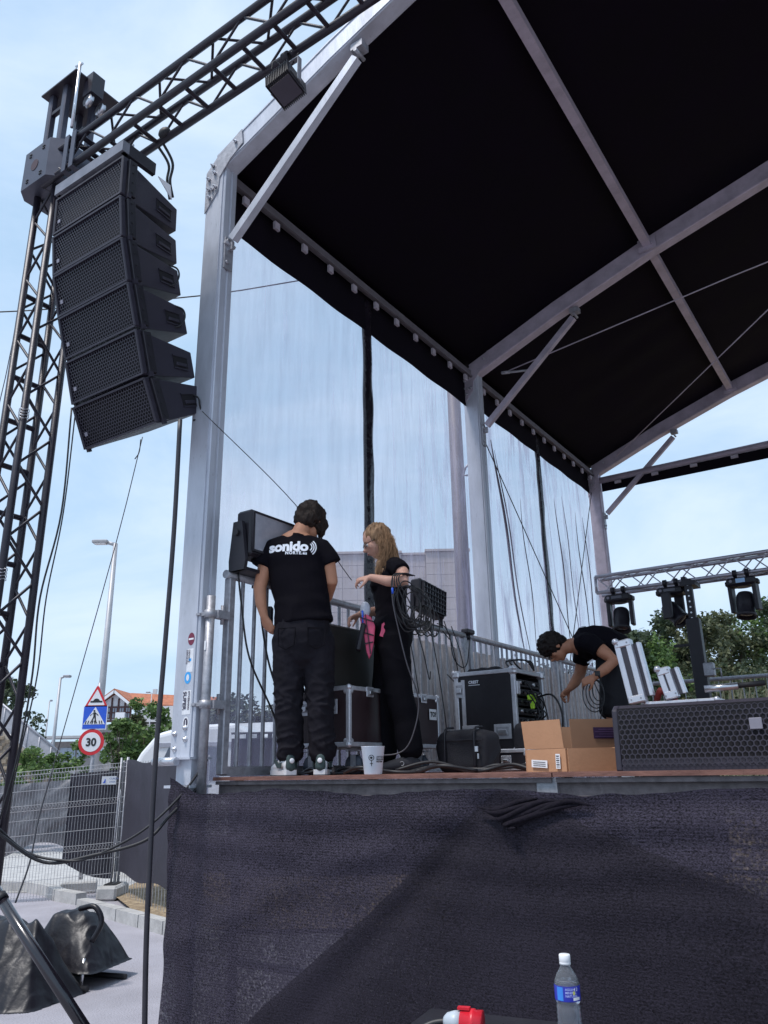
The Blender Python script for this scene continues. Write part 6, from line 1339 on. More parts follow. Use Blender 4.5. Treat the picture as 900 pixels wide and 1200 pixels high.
# ================================================================== SURROUNDINGS
def leaves(mb, pts, rng, size, per):
    for c, r in pts:
        for _ in range(per):
            d = V((rng.gauss(0, 1), rng.gauss(0, 1), rng.gauss(0, 1))).normalized() * r * rng.random() ** .45; p = c + V((d.x, d.y, d.z * .8))
            a = V((rng.gauss(0, 1), rng.gauss(0, 1), rng.gauss(0, .6))).normalized(); b = a.orthogonal().normalized(); b = (b * math.cos(rng.random() * 6) + a.cross(b) * math.sin(rng.random() * 6)); s_ = size * rng.uniform(.6, 1.3)
            mb.v += [p - a * s_ * .5, p + b * s_ * .32, p + a * s_ * .55, p - b * s_ * .32]; k = len(mb.v) - 4; mb.f.append((k, k + 1, k + 2, k + 3)); mb.sm.append(False)
bark = mat('grey_brown_bark', (.12, .09, .07), .9, 0, .3, 10, .6, 20)
lf1 = leafmat('fresh_leaves', (.05, .10, .03), (.20, .30, .09)); lf2 = leafmat('dark_leaves', (.028, .045, .025), (.09, .12, .06)); lf3 = leafmat('dry_green_leaves', (.045, .06, .03), (.15, .16, .08))
TREES = {}
def tree(name, label, cat, base, h, rad, leafm, seed, size=.16, n=26, per=85, trunk=.35, group=None, tall=1.0, part_name='crown'):
    rng = random.Random(seed); T = thing_w(name, label, cat, base, group)
    base = V(base); mb = MB(); th = h * trunk
    mb.tube(smooth_curve([base, base + V((rng.uniform(-.1, .1) * rad, 0, th)), base + V((0, 0, h * .8))], 4), .05, 8, rs=[max(.012, h * .022 * (1 - .85 * i / 8)) for i in range(9)])
    cl = []
    for i in range(n):
        a_ = rng.random() * 2 * PI; zf = rng.random(); rr_ = rad * (0.35 + .65 * math.sin(PI * min(1, zf * .85 + .12))) * math.sqrt(rng.random()); c = base + V((rr_ * math.cos(a_), rr_ * math.sin(a_), th * .8 + (h - th * .8) * zf)); cl.append((c, rad * rng.uniform(.30, .50) * (1 - .3 * zf)))
        if i % 3 == 0: mb.tube([base + V((0, 0, th * rng.uniform(.6, 1.2))), c], h * .008, 5, cap=False, rs=[h * .008, h * .003])
    part(T, 'trunk', mb, bark, root=T)
    mb = MB(); leaves(mb, cl, rng, size, per)
    o = bpy.data.objects.new(part_name, mb.mesh(part_name, BASE[T.name], fix=False)); COL.objects.link(o); o.parent = T; o.data.materials.append(leafm); return T
# --- hillside to the right and behind
def hillz(x, y):
    k = max(0, min(1, (y - 24) / 26)); k = k * k * (3 - 2 * k); sx = max(0, min(1, (x + 1.0 + (y - 24) * .05) / 9)); sx = sx * sx * (3 - 2 * sx)
    return -.05 + (5.6 * k + 2.2 * max(0, min(1, (y - 50) / 40))) * sx
mb = sheet(lambda s, t: (-14 + s * 130, 22 + t * 90, hillz(-14 + s * 130, 22 + t * 90) + .25 * noise.noise(V((s * 40, t * 30, 0))) * max(0, min(1, (t - .02) * 10)) * (1 if hillz(-14 + s * 130, 22 + t * 90) > .1 else 0)), 90, 60)
grs = mat('dry_grass_slope', (.10, .11, .045), .95, 0, .35, 1.5, .5, 6, col2=(.20, .19, .09))
single('hillside', mb, grs, None, None, kind='structure', pos=(0, 40, 0))
rng = random.Random(77); mbA = MB(); cl = []
for i in range(900):
    y = 27 + rng.random() ** 1.3 * 34; x = rng.uniform(3, 34) * (y / 40); z = hillz(x, y)
    if z < .1: z = 0
    r = rng.uniform(.6, 1.3); cl.append((V((x, y, z + r * .8)), r))
leaves(mbA, cl, rng, .22, 100)
single('undergrowth', mbA, lf3, 'dense mixed green bushes covering the hillside behind the stage', 'bushes', kind='stuff', pos=(10, 40, 3))
mbA = MB(); cl = []
for i in range(380):
    y = 29 + rng.random() * 30; x = rng.uniform(3, 34) * (y / 40); z = hillz(x, y); r = rng.uniform(.7, 1.5); cl.append((V((x, y, z + r * 1.15)), r))
leaves(mbA, cl, rng, .22, 110)
single('dark_undergrowth', mbA, lf2, 'darker evergreen shrubs scattered through the hillside bushes', 'bushes', kind='stuff', pos=(10, 40, 3))
mb = MB()
for i in range(70):
    p = at(rng.uniform(835, 912), rng.uniform(790, 840), rng.uniform(20, 26)); z0 = 0
    h = rng.uniform(1.6, 3.2); b_ = V((p.x, p.y, .8)); mb.tube([b_, b_ + V((rng.uniform(-.2, .2), 0, h * .6)), b_ + V((rng.uniform(-.3, .3), 0, h))], .02, 4, cap=False, rs=[.01, .022, .006])
single('tall_weeds', mb, mat('pale_dry_stalks', (.16, .15, .10), .9, 0, .3, 3), 'pale dry flower stalks standing in front of the hillside bushes', 'weeds', kind='stuff', pos=(10, 25, 1))
spec = [(738, 745, 40, 11, 'round evergreen tree beside the rear left column', lf2, .9), (783, 722, 48, 12, 'tall dark tree behind the middle moving light', lf2, 1.1), (812, 728, 46, 13, 'olive green tree just right of the lifting stand', lf3, 1.0), (848, 722, 50, 14, 'broad tree below the right moving light', lf3, 1.2), (880, 712, 52, 15, 'tall bright tree at the right edge of the picture', lf1, 1.2), (762, 750, 42, 16, 'low fresh green tree left of the dark tree', lf1, .9), (905, 708, 50, 17, 'dark tree cut by the right edge of the picture', lf2, 1.2)]
for px, py, d, sd_, lab, lm, k in spec:
    t = at(px, py, d); z0 = max(0, hillz(t.x, t.y)) - .2; h = t.z - z0; tree('hillside_tree', lab, 'tree', (t.x, t.y, z0), h, 1.9 * k, lm, sd_, .26, 40, 90, .25, 'trees on the hillside')
# --- trees and low building seen between the railing bars
for px, py, d, sd_, lab, lm in ((275, 823, 30, 21, 'bushy tree seen through the railing right of the scaffold tube', lf2), (312, 836, 31, 22, 'lighter tree seen through the railing left of the man', lf3), (245, 835, 32, 23, 'dark tree behind the scaffold tube', lf2), (340, 838, 33, 24, 'olive tree behind the man\'s legs', lf3)):
    t = at(px, py, d); tree('background_tree', lab, 'tree', (t.x, t.y, 0), t.z, 1.7, lm, sd_, .17, 50, 110, .2, 'trees seen through the railing')
ws_ = thing_w('low_shed', 'low white-roofed shed behind the railing bars', 'shed', (-5, 26, 0))
a, b = at(262, 858, 26), at(372, 850, 26); mb = MB(); mb.box(((a.x + b.x) / 2 + .5, 27, 1.25), (b.x - a.x + 1.5, 2.2, 2.5)); part(ws_, 'wall', mb, mat('shed_wall', (.28, .28, .30), .8))
mb = MB(); x0, x1 = a.x - .3, b.x + 1.2; mb.add([(x0, 25.7, 2.65), (x1, 25.7, 2.75), (x1, 28.3, 3.35), (x0, 28.3, 3.25), (x0, 25.7, 2.5), (x1, 25.7, 2.6), (x1, 28.3, 3.2), (x0, 28.3, 3.1)], [(0, 1, 2, 3), (7, 6, 5, 4), (0, 4, 5, 1), (1, 5, 6, 2), (2, 6, 7, 3), (3, 7, 4, 0)]); part(ws_, 'roof', mb, mat('white_roof_sheet', (.50, .51, .54), .5, 0, .1, 3))
# --- grey panelled building
gb = thing_w('panelled_building', 'tall windowless grey building clad in large panels behind the netting', 'building', (1, 40, 0))
pan = mat('grey_facade_panel', (.42, .37, .36), .75, 0, .06, 1.2, .1, 8)
bx0, bx1 = at(384, 650, 40).x, at(550, 648, 40).x; H0 = at(395, 649, 40).z; segs_ = [(bx0, bx0 + (bx1 - bx0) * .52, 40.0, H0 - .02), (bx0 + (bx1 - bx0) * .52, bx0 + (bx1 - bx0) * .69, 40.15, H0 - .10), (bx0 + (bx1 - bx0) * .69, bx1, 40.0, H0 + .04)]
for (x0, x1, yy, hh) in segs_:
    mb = MB(); mb.box(((x0 + x1) / 2, yy + 5.06, hh / 2), (x1 - x0 - .02, 10, hh)); part(gb, 'wall', mb, mat('facade_joint', (.31, .28, .28), .9))
    mb = MB(); mb.box(((x0 + x1) / 2, yy + 5.0, hh + .05), (x1 - x0 + .06, 10.2, .12)); part(gb, 'coping', mb, pan)
pw, ph_ = .86, .62; me = None
for (x0, x1, yy, hh) in segs_:
    nx = max(1, round((x1 - x0) / pw)); nz_ = int(7.2 / ph_)
    w1 = (x1 - x0) / nx; mbp = MB(); mbp.box((0, 0, 0), (w1 - .018, .05, ph_ - .018)); me = mbp.mesh('panel'); me.materials.append(pan)
    for i in range(nx):
        for j in range(nz_):
            o = bpy.data.objects.new('panel', me); COL.objects.link(o); o.parent = gb; o.location = V((x0 + (i + .5) * w1, yy + .03 + .006 * ((i * 7 + j * 3) % 3), hh - .02 - (j + .5) * ph_)) - V((1, 40, 0))
# --- tall grey pole behind the netting
pole = thing_w('tall_pole', 'tall grey steel pole standing behind the netting left of the middle column', 'pole', (1.12, 11, 0))
mb = MB(); mb.tube([(1.12, 11, 0), (1.12, 11, 8.6)], .11, 18, rs=[.125, .095]); part(pole, 'shaft', mb, mat('dull_grey_pole', (.17, .155, .17), .6, .2, .15, 3)); mb = MB(); mb.box((1.12, 11, .02), (.5, .5, .04)); part(pole, 'base_plate', mb, galv)
# --- street lamps
def lamp_post(px, ytop, ybase, d, label, arm=-1, r=.07, al=.55, grp='street lamps beyond the fence'):
    t = at(px, ytop, d); b_ = V((t.x, d, 0)); T = thing_w('street_lamp', label, 'street lamp', b_, grp)
    mb = MB(); mb.tube([b_, t], r, 12, rs=[r * 1.25, r * .7]); part(T, 'post', mb, mat('lamp_post_grey', (.40, .40, .42), .5, .3, .12, 3)); mb = MB(); mb.tube([t - V((0, 0, .03)), t + V((arm * al * .5, 0, .03))], r * .6, 8); part(T, 'arm', mb, mat('lamp_post_grey', (.4, .4, .42)))
    mb = MB(); mb.box(t + V((arm * al * .95, 0, .05)), (al * 1.0, .24, .09), bev=.03); hd = part(T, 'lamp_head', mb, mat('lamp_head_grey', (.33, .33, .35), .5)); mb = MB(); mb.box(t + V((arm * al * .95, 0, -.0)), (al * .7, .18, .02)); part(hd, 'lamp_glass', mb, white, root=T); return T
lamp_post(135.5, 637, 900, 20, 'tall street lamp rising above the road signs', -1, .085, .42)
lamp_post(71, 794, 890, 32, 'short street lamp left of the road signs', 1, .07, .28)
lamp_post(58, 822, 890, 46, 'thin distant street lamp left of the short lamp', 1, .05, .1)
lamp_post(178, 812, 880, 60, 'distant street lamp rising over the tiled roof', -1, .05, .3)
# --- road signs on their post
sg = thing_w('road_sign', 'three road signs on one post: speed bump, pedestrian crossing and 30 limit', 'road sign', (-4.6, 13, 0))
sx_, sy = at(111, 841, 13).x, 13.0
def SZ(y): return at(111, y, 13).z
BASE[sg.name] = V((-4.6, 13, 0))
mb = MB(); mb.tube([(sx_ + .01, sy + .04, 0), (sx_ + .02, sy + .04, SZ(800))], .03, 10); part(sg, 'post', mb, galv)
k13 = (at(126, 841, 13).x - at(96, 841, 13).x) / 30       # metres per photo pixel there
def poly_plate(par, nm, pts, y, m_, th=.004):
    mb = MB(); mb.prism(pts, XU, ZU, (0, y, 0), (0, th, 0)); return part(par, nm, mb, m_, root=sg)
def rtri(cx, cz, w_, h_, r=.03):
    P = [V((cx - w_ / 2, 0, cz - h_ / 2)), V((cx + w_ / 2, 0, cz - h_ / 2)), V((cx, 0, cz + h_ / 2))]; out = []
    for i in range(3):
        p, a, b = P[i], P[i - 1], P[(i + 1) % 3]; da, db = (a - p).normalized(), (b - p).normalized(); s0, s1 = p + da * r * 1.4, p + db * r * 1.4
        for t in range(5): q = t / 4; pt = s0 * (1 - q) ** 2 + p * 2 * q * (1 - q) + s1 * q * q; out.append((pt.x, pt.z))
    return out
c1 = SZ(816); tri = poly_plate(sg, 'triangle_plate', rtri(sx_ + .3 * k13, c1, 28.5 * k13, 27 * k13), sy, redp, .01)
t2 = poly_plate(tri, 'white_field', rtri(sx_ + .3 * k13, c1 - 1.0 * k13, 20 * k13, 18.5 * k13, .012), sy - .003, white)
bz = c1 - 7.2 * k13; xx = sx_ + .3 * k13; bump = [(xx - 7 * k13, bz), (xx + 7 * k13, bz), (xx + 7 * k13, bz + 1.9 * k13), (xx + 4 * k13, bz + 2 * k13), (xx + 2.4 * k13, bz + 4.0 * k13), (xx, bz + 4.7 * k13), (xx - 2.4 * k13, bz + 4.0 * k13), (xx - 4 * k13, bz + 2 * k13), (xx - 7 * k13, bz + 1.9 * k13)]
poly_plate(tri, 'hump_symbol', bump, sy - .006, ink)
c2 = SZ(841); q = 14.3 * k13; sq = poly_plate(sg, 'square_plate', [(sx_ - q + .3 * k13, c2 - q * .95), (sx_ + q, c2 - q * .95), (sx_ + q, c2 + q * .95), (sx_ - q + .3 * k13, c2 + q * .95)], sy, white, .01)
q2 = 13.4 * k13; poly_plate(sq, 'blue_field', [(sx_ - q2, c2 - q2 * .93), (sx_ + q2, c2 - q2 * .93), (sx_ + q2, c2 + q2 * .93), (sx_ - q2, c2 + q2 * .93)], sy - .003, bluep)
poly_plate(sq, 'white_triangle', [(sx_ - 12.6 * k13, c2 - 7.6 * k13), (sx_ + 12.6 * k13, c2 - 7.6 * k13), (sx_, c2 + 12.2 * k13)], sy - .006, white)
def wpoly(pts, nm='pedestrian_symbol'): poly_plate(sq, nm, [(sx_ + x * k13, c2 + z * k13) for x, z in pts], sy - .009, ink)
wpoly([(-.9 + 1.2 * math.cos(t), 7.6 + 1.2 * math.sin(t)) for t in [i * PI / 5 for i in range(10)]])
wpoly([(-2.0, 6.0), (.8, 6.0), (1.3, 1.0), (-1.5, .4)]); wpoly([(-1.6, 5.8), (-2.2, 5.0), (-5.0, 1.9), (-5.6, 2.6)]); wpoly([(.6, 5.8), (3.3, 3.9), (4.4, 2.2), (3.7, 1.8), (2.8, 3.0), (.8, 4.4)])
wpoly([(-1.5, 1.2), (.0, 1.0), (-1.6, -2.6), (-4.0, -6.6), (-5.2, -6.4), (-3.4, -3.0)]); wpoly([(-.3, 1.2), (1.3, 1.0), (1.8, -2.6), (3.6, -6.4), (2.2, -6.8), (.4, -3.0)])
for x in (-10, -7.2, -2.2, .4, 6.0, 8.6): wpoly([(x - .9, -7.0), (x + .4, -7.0), (x + 1.2, -3.4), (x + .2, -3.4)] if x < 0 else [(x, -7.0), (x + 1.3, -7.0), (x + .2, -3.4), (x - .8, -3.4)], 'crossing_bar')
c3 = SZ(869.5); cxx = sx_ - 1.5 * k13
dsc = poly_plate(sg, 'round_plate', [(cxx + 14.8 * k13 * math.cos(i * PI / 18), c3 + 14.6 * k13 * math.sin(i * PI / 18)) for i in range(36)], sy, redp, .01)
poly_plate(dsc, 'white_field', [(cxx + 11 * k13 * math.cos(i * PI / 18), c3 + 10.8 * k13 * math.sin(i * PI / 18)) for i in range(36)], sy - .003, white)
t_ = text_mb('30', 12.2 * k13, (cxx, sy - .006, c3 - 4.2 * k13), XU, ZU, bold=.006, align='CENTER'); part(dsc, 'lettering', t_, ink, root=sg)
# --- mesh fence with sheeting
PR = V((-3.86, 12.05, 0)); PL = V((-6.3, 11.35, 0))
def FP(s, t): return V((PR.x + (PL.x - PR.x) * s, PR.y + (PL.y - PR.y) * s, -.02 - .10 * s + t * (1.83 - .10 * s)))
fn_ = thing_w('mesh_fence', 'galvanised wire mesh fence panel with grey sheeting behind it', 'fence', (PR.x, PR.y, 0))
wirem = mat('galvanised_wire', (.46, .46, .48), .5, .3, .1, 20)
mb = MB(); n_ = 62
for i in range(n_ + 1):
    s_ = .012 + .98 * i / n_; mb.tube([FP(s_, .03), FP(s_, .99)], .0032, 4, cap=False)
for t in (.03, .07, .18, .29, .36, .40, .51, .62, .69, .73, .84, .92, .96, .99): mb.tube([FP(0, t), FP(1, t)], .0034, 4, cap=False)
for t0 in (.05, .38, .71, .955):
    for i in range(n_): mb.tube([FP(.012 + .98 * i / n_, t0 - .02), FP(.012 + .98 * (i + .5) / n_, t0 + .015) + V((0, -.05, 0)), FP(.012 + .98 * (i + 1) / n_, t0 - .02)], .003, 3, cap=False)
o = part(fn_, 'wire_mesh', mb, wirem); o['kind'] = 'stuff'
for s_ in (-.008, 1.0):
    mb = MB(); mb.tube([FP(s_, 0.0), FP(s_, 1.03)], .021, 10); part(fn_, 'post', mb, galv)
mb = MB(); mb.tube([FP(.03, 0.02) , FP(.028, 1.03)], .015, 8); part(fn_, 'post', mb, galv)
shm = mat('grey_plastic_sheet', (.14, .135, .145), .45, 0, .3, 3, .6, 14, col2=(.36, .355, .37), stretch=(1.5, 1, .5)); shd2 = mat('dark_mesh_sheet', (.045, .042, .055), .8, 0, .2, 3)
def lowedge(s): return .40 + .05 * math.sin(s * 9) - .22 * max(0, s - .55)
part(fn_, 'grey_sheet', sheet(lambda s, t: FP(.30 + s * .70, lowedge(s) + t * (.90 - lowedge(s))) + V((0, .045 + .035 * noise.noise(V((s * 9, t * 5, 0))) + .02 * noise.noise(V((s * 20 + t * 12, t * 3, 2))), 0)), 60, 30), shm)
part(fn_, 'dark_sheet', sheet(lambda s, t: FP(.03 + s * .275, .14 + .16 * s * s + t * (.80 - .16 * s * s)) + V((0, .06 + .02 * noise.noise(V((s * 6, t * 5, 4))), 0)), 24, 24), shd2)
mb = MB(); c_ = FP(.085, .865); mb.box(c_ + V((0, -.02, 0)), (.20, .006, .115), Matrix.Rotation(.30, 3, 'Z')); sgn = part(fn_, 'small_sign', mb, white)
ax_ = (PR - PL).normalized(); t_ = text_mb('LACUNZA', .036, c_ + V((-.035, -.026, .012)) + V((0, -.006, 0)), ax_, ZU, bold=.0008); part(sgn, 'lettering', t_, mat('grey_print', (.15, .2, .4), .5), root=fn_); t_ = text_mb('ALQUILER', .028, c_ + V((-.035, -.032, -.03)), ax_, ZU, bold=.0006); part(sgn, 'lettering', t_, mat('grey_print', (.15, .2, .4), .5), root=fn_)
mb = MB(); mb.prism([(-.085, -.035), (-.045, -.035), (-.045, .02), (-.06, .01), (-.06, -.01)], ax_, ZU, c_ + V((0, -.030, 0)), (0, .002, 0)); part(sgn, 'logo', mb, bluep, root=fn_)
for c_ in ((-3.86, 11.95), (-6.25, 11.2)):
    ft = thing_w('concrete_foot', 'concrete block foot under the ' + ('right' if c_[0] > -5 else 'left') + ' end of the mesh fence', 'fence foot', (c_[0], c_[1], 0)); mb = MB(); mb.box((c_[0], c_[1] - .05, .09), (.28, .55, .18), bev=.03); mb2 = MB(); mb2.box((c_[0], c_[1] - .05, .185), (.16, .3, .02)); part(ft, 'block', mb, concrete); part(ft, 'pocket', mb2, ink)
bk = thing_w('concrete_foot', 'loose concrete block lying inside the mesh fence', 'concrete block', (-4.6, 12.6, 0)); mb = MB(); mb.box((-4.55, 12.5, .08), (.5, .3, .16), Matrix.Rotation(.3, 3, 'Z'), bev=.02); part(bk, 'block', mb, concrete)
rc = thing_w('red_cone_base', 'orange-red traffic cone base lying behind the fence at the left edge', 'cone', (-5.15, 11.0, 0)); mb = MB(); mb.lathe([(0, .12), (.14, .12), (.26, .05), (.27, 0), (0, 0)], (-5.12, 10.6, 0), 20); part(rc, 'cone_shell', mb, mat('orange_red_plastic', (.75, .12, .06), .5))
# --- dark hoarding right of the fence, running behind the stage
hd_ = thing_w('dark_hoarding', 'dark screened hoarding panel right of the mesh fence', 'fence', (-3.8, 12, 0))
hA, hB = V((-3.98, 12.25, 0)), V((-2.05, 9.3, 0))
part(hd_, 'dark_sheet', sheet(lambda s, t: hA.lerp(hB, s) + V((0, .02 * noise.noise(V((s * 8, t * 4, 1))), .30 + .03 * math.sin(s * 14) + t * 1.50 - .04 * t * math.sin(PI * s * 2) * 0)), 40, 16), mat('blue_black_sheet', (.030, .028, .042), .7, 0, .25, 2.5, .4, 9))
for s_ in (.01, .5, .99):
    p = hA.lerp(hB, s_); mb = MB(); mb.tube([p + V((0, .05, 0)), p + V((0, .05, 1.82))], .021, 8); part(hd_, 'post', mb, galv)
for i in range(30):
    p = hA.lerp(hB, (i + .5) / 30); mb = MB(); mb.tube([p + V((0, .03, .05)), p + V((0, .03, 1.8))], .004, 4, cap=False); part(hd_, 'wire', mb, wirem)
bh = thing_w('dark_barrier', 'long dark slotted barrier seen low between the railing bars', 'barrier', (0, 13, 0))
mb = MB(); mb.box((1.4, 13.5, 1.08), (8.0, .06, 2.16)); part(bh, 'dark_sheet', mb, mat('dark_barrier_sheet', (.012, .010, .014), .8))
mb = MB(); mb.tube([(-2.6, 13.44, 2.24), (5.4, 13.44, 2.24)], .02, 6); part(bh, 'top_rail', mb, mat('dark_rail', (.03, .03, .035)))
for i in range(44): mb = MB(); mb.box((-2.5 + i * .18, 13.45, 2.20), (.07, .03, .10)); part(bh, 'slat', mb, mat('dark_rail', (.03, .03, .035)))
# --- white van behind the hoarding
vn = thing_w('white_van', 'white van roof showing above the dark hoarding', 'van', (-2.9, 15, 0))
vp = at(145, 890, 14.6); x0 = vp.x + .05
sec = [(0.0, 1.05), (.02, 1.35), (.35, 1.98), (.62, 2.30), (1.1, 2.42), (2.0, 2.46), (2.25, 2.3), (2.3, .5), (0, .5)]
mb = MB(); mb.prism([(x0 + p[0], p[1]) for p in sec], XU, ZU, (0, 14.2, 0), (0, 1.9, 0)); vb = part(vn, 'body', mb, mat('white_van_paint', (.72, .73, .76), .35, 0, .03, 2, coat=.4)); mm = vb.modifiers.new('b', 'BEVEL'); mm.width = .09; mm.segments = 3
mb = MB(); mb.prism([(x0 + .75, 1.82), (x0 + .85, 2.05), (x0 + 1.75, 2.05), (x0 + 1.75, 1.5), (x0 + .75, 1.5)], XU, ZU, (0, 14.185, 0), (0, .02, 0)); part(vn, 'side_window', mb, mat('van_glass', (.10, .12, .16), .15))
mb = MB(); mb.box((x0 + 1.4, 14.19, 2.10), (1.6, .02, .07)); part(vn, 'trim_strip', mb, mat('van_trim_grey', (.35, .36, .42), .5))
for wx in (.55, 1.8): mb = MB(); mb.lathe([(0, -.1), (.3, -.1), (.32, 0), (.3, .1), (0, .1)], (x0 + wx, 14.25, .32), 20, Matrix.Rotation(PI / 2, 3, 'X')); part(vn, 'wheel', mb, rub)
# --- half-timbered house
D = 70
hs = thing_w('half_timbered_house', 'white half-timbered house with orange tiled roof behind the road signs', 'house', (at(150, 850, D).x, D, 0))
ap = at(136, 809, D); el = at(96, 826, D); er = at(159, 823, D); gl_ = at(136, 846, D).z; kx = (er.x - ap.x); zl, zr = el.z, er.z
wht = mat('white_render', (.62, .62, .64), .8, 0, .05, 2); tmb = mat('dark_red_timber', (.07, .03, .03), .7); til = mat('orange_roof_tile', (.42, .15, .08), .8, 0, .25, 3, .4, 10); stn = mat('grey_stone_wall', (.30, .28, .27), .85, 0, .2, 4, .4, 12)
xr = at(262, 830, D + 6).x; yb = D + 9
ew = at(158, 823, D).x - .3; el_x = 2 * ap.x - ew; ez = at(158, 827, D).z
mb = MB(); mb.prism([(el_x, gl_), (ew, gl_), (ew, ez), (ap.x, ap.z - .35), (el_x, ez)], XU, ZU, (0, D, 0), (0, .3, 0)); part(hs, 'gable_wall', mb, wht)
mb = MB(); mb.box(((el_x + xr) / 2, D + 4.7, gl_ / 2 - .1), (xr - el_x, 9, gl_ - .2)); part(hs, 'lower_wall', mb, stn)
mb = MB(); mb.box(((ew + xr) / 2 + .1, D + 4.9, (gl_ + ez) / 2), (xr - ew, 8, ez - gl_)); part(hs, 'wall', mb, wht)
for fx_ in (.0, .2, .42, .62, .82, 1.0):
    x = el_x + (ew - el_x) * fx_; topz = ez + (ap.z - .5 - ez) * (1 - abs(fx_ - .5) * 2); mb = MB(); mb.box((x, D - .04, (gl_ + topz) / 2), (.14, .08, topz - gl_)); part(hs, 'timber', mb, tmb)
for z in (ez - .1, gl_ + .08): mb = MB(); mb.box((ap.x, D - .05, z), (ew - el_x, .08, .14)); part(hs, 'timber', mb, tmb)
for fx_ in (.31, .52, .73, .92):
    x = el_x + (ew - el_x) * fx_; mb = MB(); zc = (gl_ + ez) / 2 + .1; mb.box((x, D - .03, zc), (.42, .06, 1.0)); wf_ = part(hs, 'window', mb, tmb)
    for e in (-1, 1):
        for zz in (-.25, .25): mb = MB(); mb.box((x + e * .10, D - .065, zc + zz), (.13, .01, .36)); part(wf_, 'pane', mb, mat('house_glass', (.22, .25, .30), .2), root=hs)
def slab(p, th, nm, m_): mb = MB(); a = [V(q) for q in p]; up = V((0, 0, th)); mb.add(a + [q + up for q in a], [(3, 2, 1, 0), (4, 5, 6, 7), (0, 1, 5, 4), (1, 2, 6, 5), (2, 3, 7, 6), (3, 0, 4, 7)]); return part(hs, nm, mb, m_)
o_ = .5
for e, xe in ((1, ew + .45), (-1, el_x - .45)):
    mb = MB(); mb.bar((ap.x, D - .45, ap.z - .12), (xe, D - .45, ez - .22), .12, .22, up=(0, 0, 1)); part(hs, 'bargeboard', mb, white)
    slab([(ap.x, D - .5, ap.z), (xe, D - .5, ez - .1), (xe, D + 9, ez - .1), (ap.x, D + 9, ap.z)], .12, 'roof', til)
slab([(ap.x + .2, D + 3.5, ap.z - .05), (ap.x + .2, D - .1 + .9, ez + .25), (xr + .5, D + .9 + 3.4, ez - .15), (xr + .5, D + 6, ap.z - .4)], .14, 'roof', til)
mb = MB(); mb.box((at(178, 812, D + 4).x, D + 5, ap.z + .1), (.35, .35, .9)); part(hs, 'chimney', mb, wht)
mb = MB(); mb.box((ap.x + (ew - ap.x) * .45, D - .2, gl_ + .5), (.8, .35, .55)); part(hs, 'air_conditioner', mb, white)
for k in range(4):
    mb = MB(); mb.box((el_x + .9 + k * 1.7, D + .17, gl_ - 1.3), (.8, .06, .9)); w__ = part(hs, 'window', mb, tmb)
# --- grey low buildings left of the signs, stone wall with sloping railing
g1 = thing_w('grey_flat_building', 'low grey flat-roofed building between lamp posts and road signs', 'building', (at(100, 880, 50).x, 50, 0))
a, b = at(60, 866, 50), at(132, 872, 50); mb = MB(); mb.box(((a.x + b.x) / 2, 54, b.z / 2 + .1), (b.x - a.x, 8, b.z + .2)); part(g1, 'wall', mb, stn)
mb = MB(); mb.box((a.x + .9, 49.6, a.z + .05), (3.4, 1.6, .14)); part(g1, 'canopy', mb, mat('canopy_grey', (.4, .4, .4), .7))
for k, px in enumerate((75, 84, 95, 122)): p = at(px, 884, 50); mb = MB(); mb.box((p.x, 49.96, p.z), (.45, .08, .75)); part(g1, 'window', mb, mat('pale_blue_window', (.35, .42, .50), .3))
g2 = thing_w('pale_block', 'pale grey building block right behind the round road sign', 'building', (at(128, 870, 56).x, 56, 0))
a, b = at(106, 866, 56), at(140, 862, 56); mb = MB(); mb.box(((a.x + b.x) / 2, 60, b.z / 2), (b.x - a.x, 8, b.z)); part(g2, 'wall', mb, mat('pale_wall', (.42, .41, .42), .8, 0, .08, 2)); mb = MB(); mb.box(((a.x + b.x) / 2, 55.95, b.z - .1), (b.x - a.x + .2, .2, .2)); part(g2, 'cornice', mb, stn)
sw = thing_w('stone_wall', 'sloping rough stone retaining wall with grey stair railing at the left', 'wall', (-11, 25, 0))
A1, B1 = at(-25, 838, 24), at(62, 905, 24); mb = MB(); mb.prism([(A1.x, 0), (B1.x + .6, 0), (B1.x, B1.z - .2), (A1.x, A1.z)], XU, ZU, (0, 24, 0), (0, .6, 0)); part(sw, 'wall_core', mb, mat('mortar', (.30, .25, .20), .9))
rng = random.Random(5); stm = mat('tan_rough_stone', (.36, .28, .20), .9, 0, .35, 5, .5, 20); n0 = 0
for i in range(26):
    for j in range(12):
        x = A1.x + i * .16 + (j % 2) * .07; z = A1.z - .12 - j * .14 - (x - A1.x) * (A1.z - B1.z) / (B1.x - A1.x)
        if z < .9 or x > B1.x: continue
        mb = MB(); mb.box((x, 23.99 + rng.uniform(-.02, .02), z), (.13 * rng.uniform(.8, 1.1), .07, .11 * rng.uniform(.8, 1.1)), Matrix.Rotation(rng.uniform(-.15, .15), 3, 'Y'), bev=.02); part(sw, 'stone', mb, stm); n0 += 1
sr = thing_w('stair_railing', 'grey metal stair railing sloping down along the stone wall', 'railing', (-11, 24, 0))
A2, B2 = at(-20, 806, 23.6), at(88, 897, 23.6); dz_ = .62
for o_z, r in ((0, .035), (-dz_, .03)): mb = MB(); mb.tube([A2 + V((0, 0, o_z)), B2 + V((0, 0, o_z))], r, 8); part(sr, 'rail', mb, galv)
for i in range(9): p = A2.lerp(B2, i / 8); mb = MB(); mb.tube([p, p - V((0, 0, dz_ + .2))], .025, 6); part(sr, 'post', mb, galv)
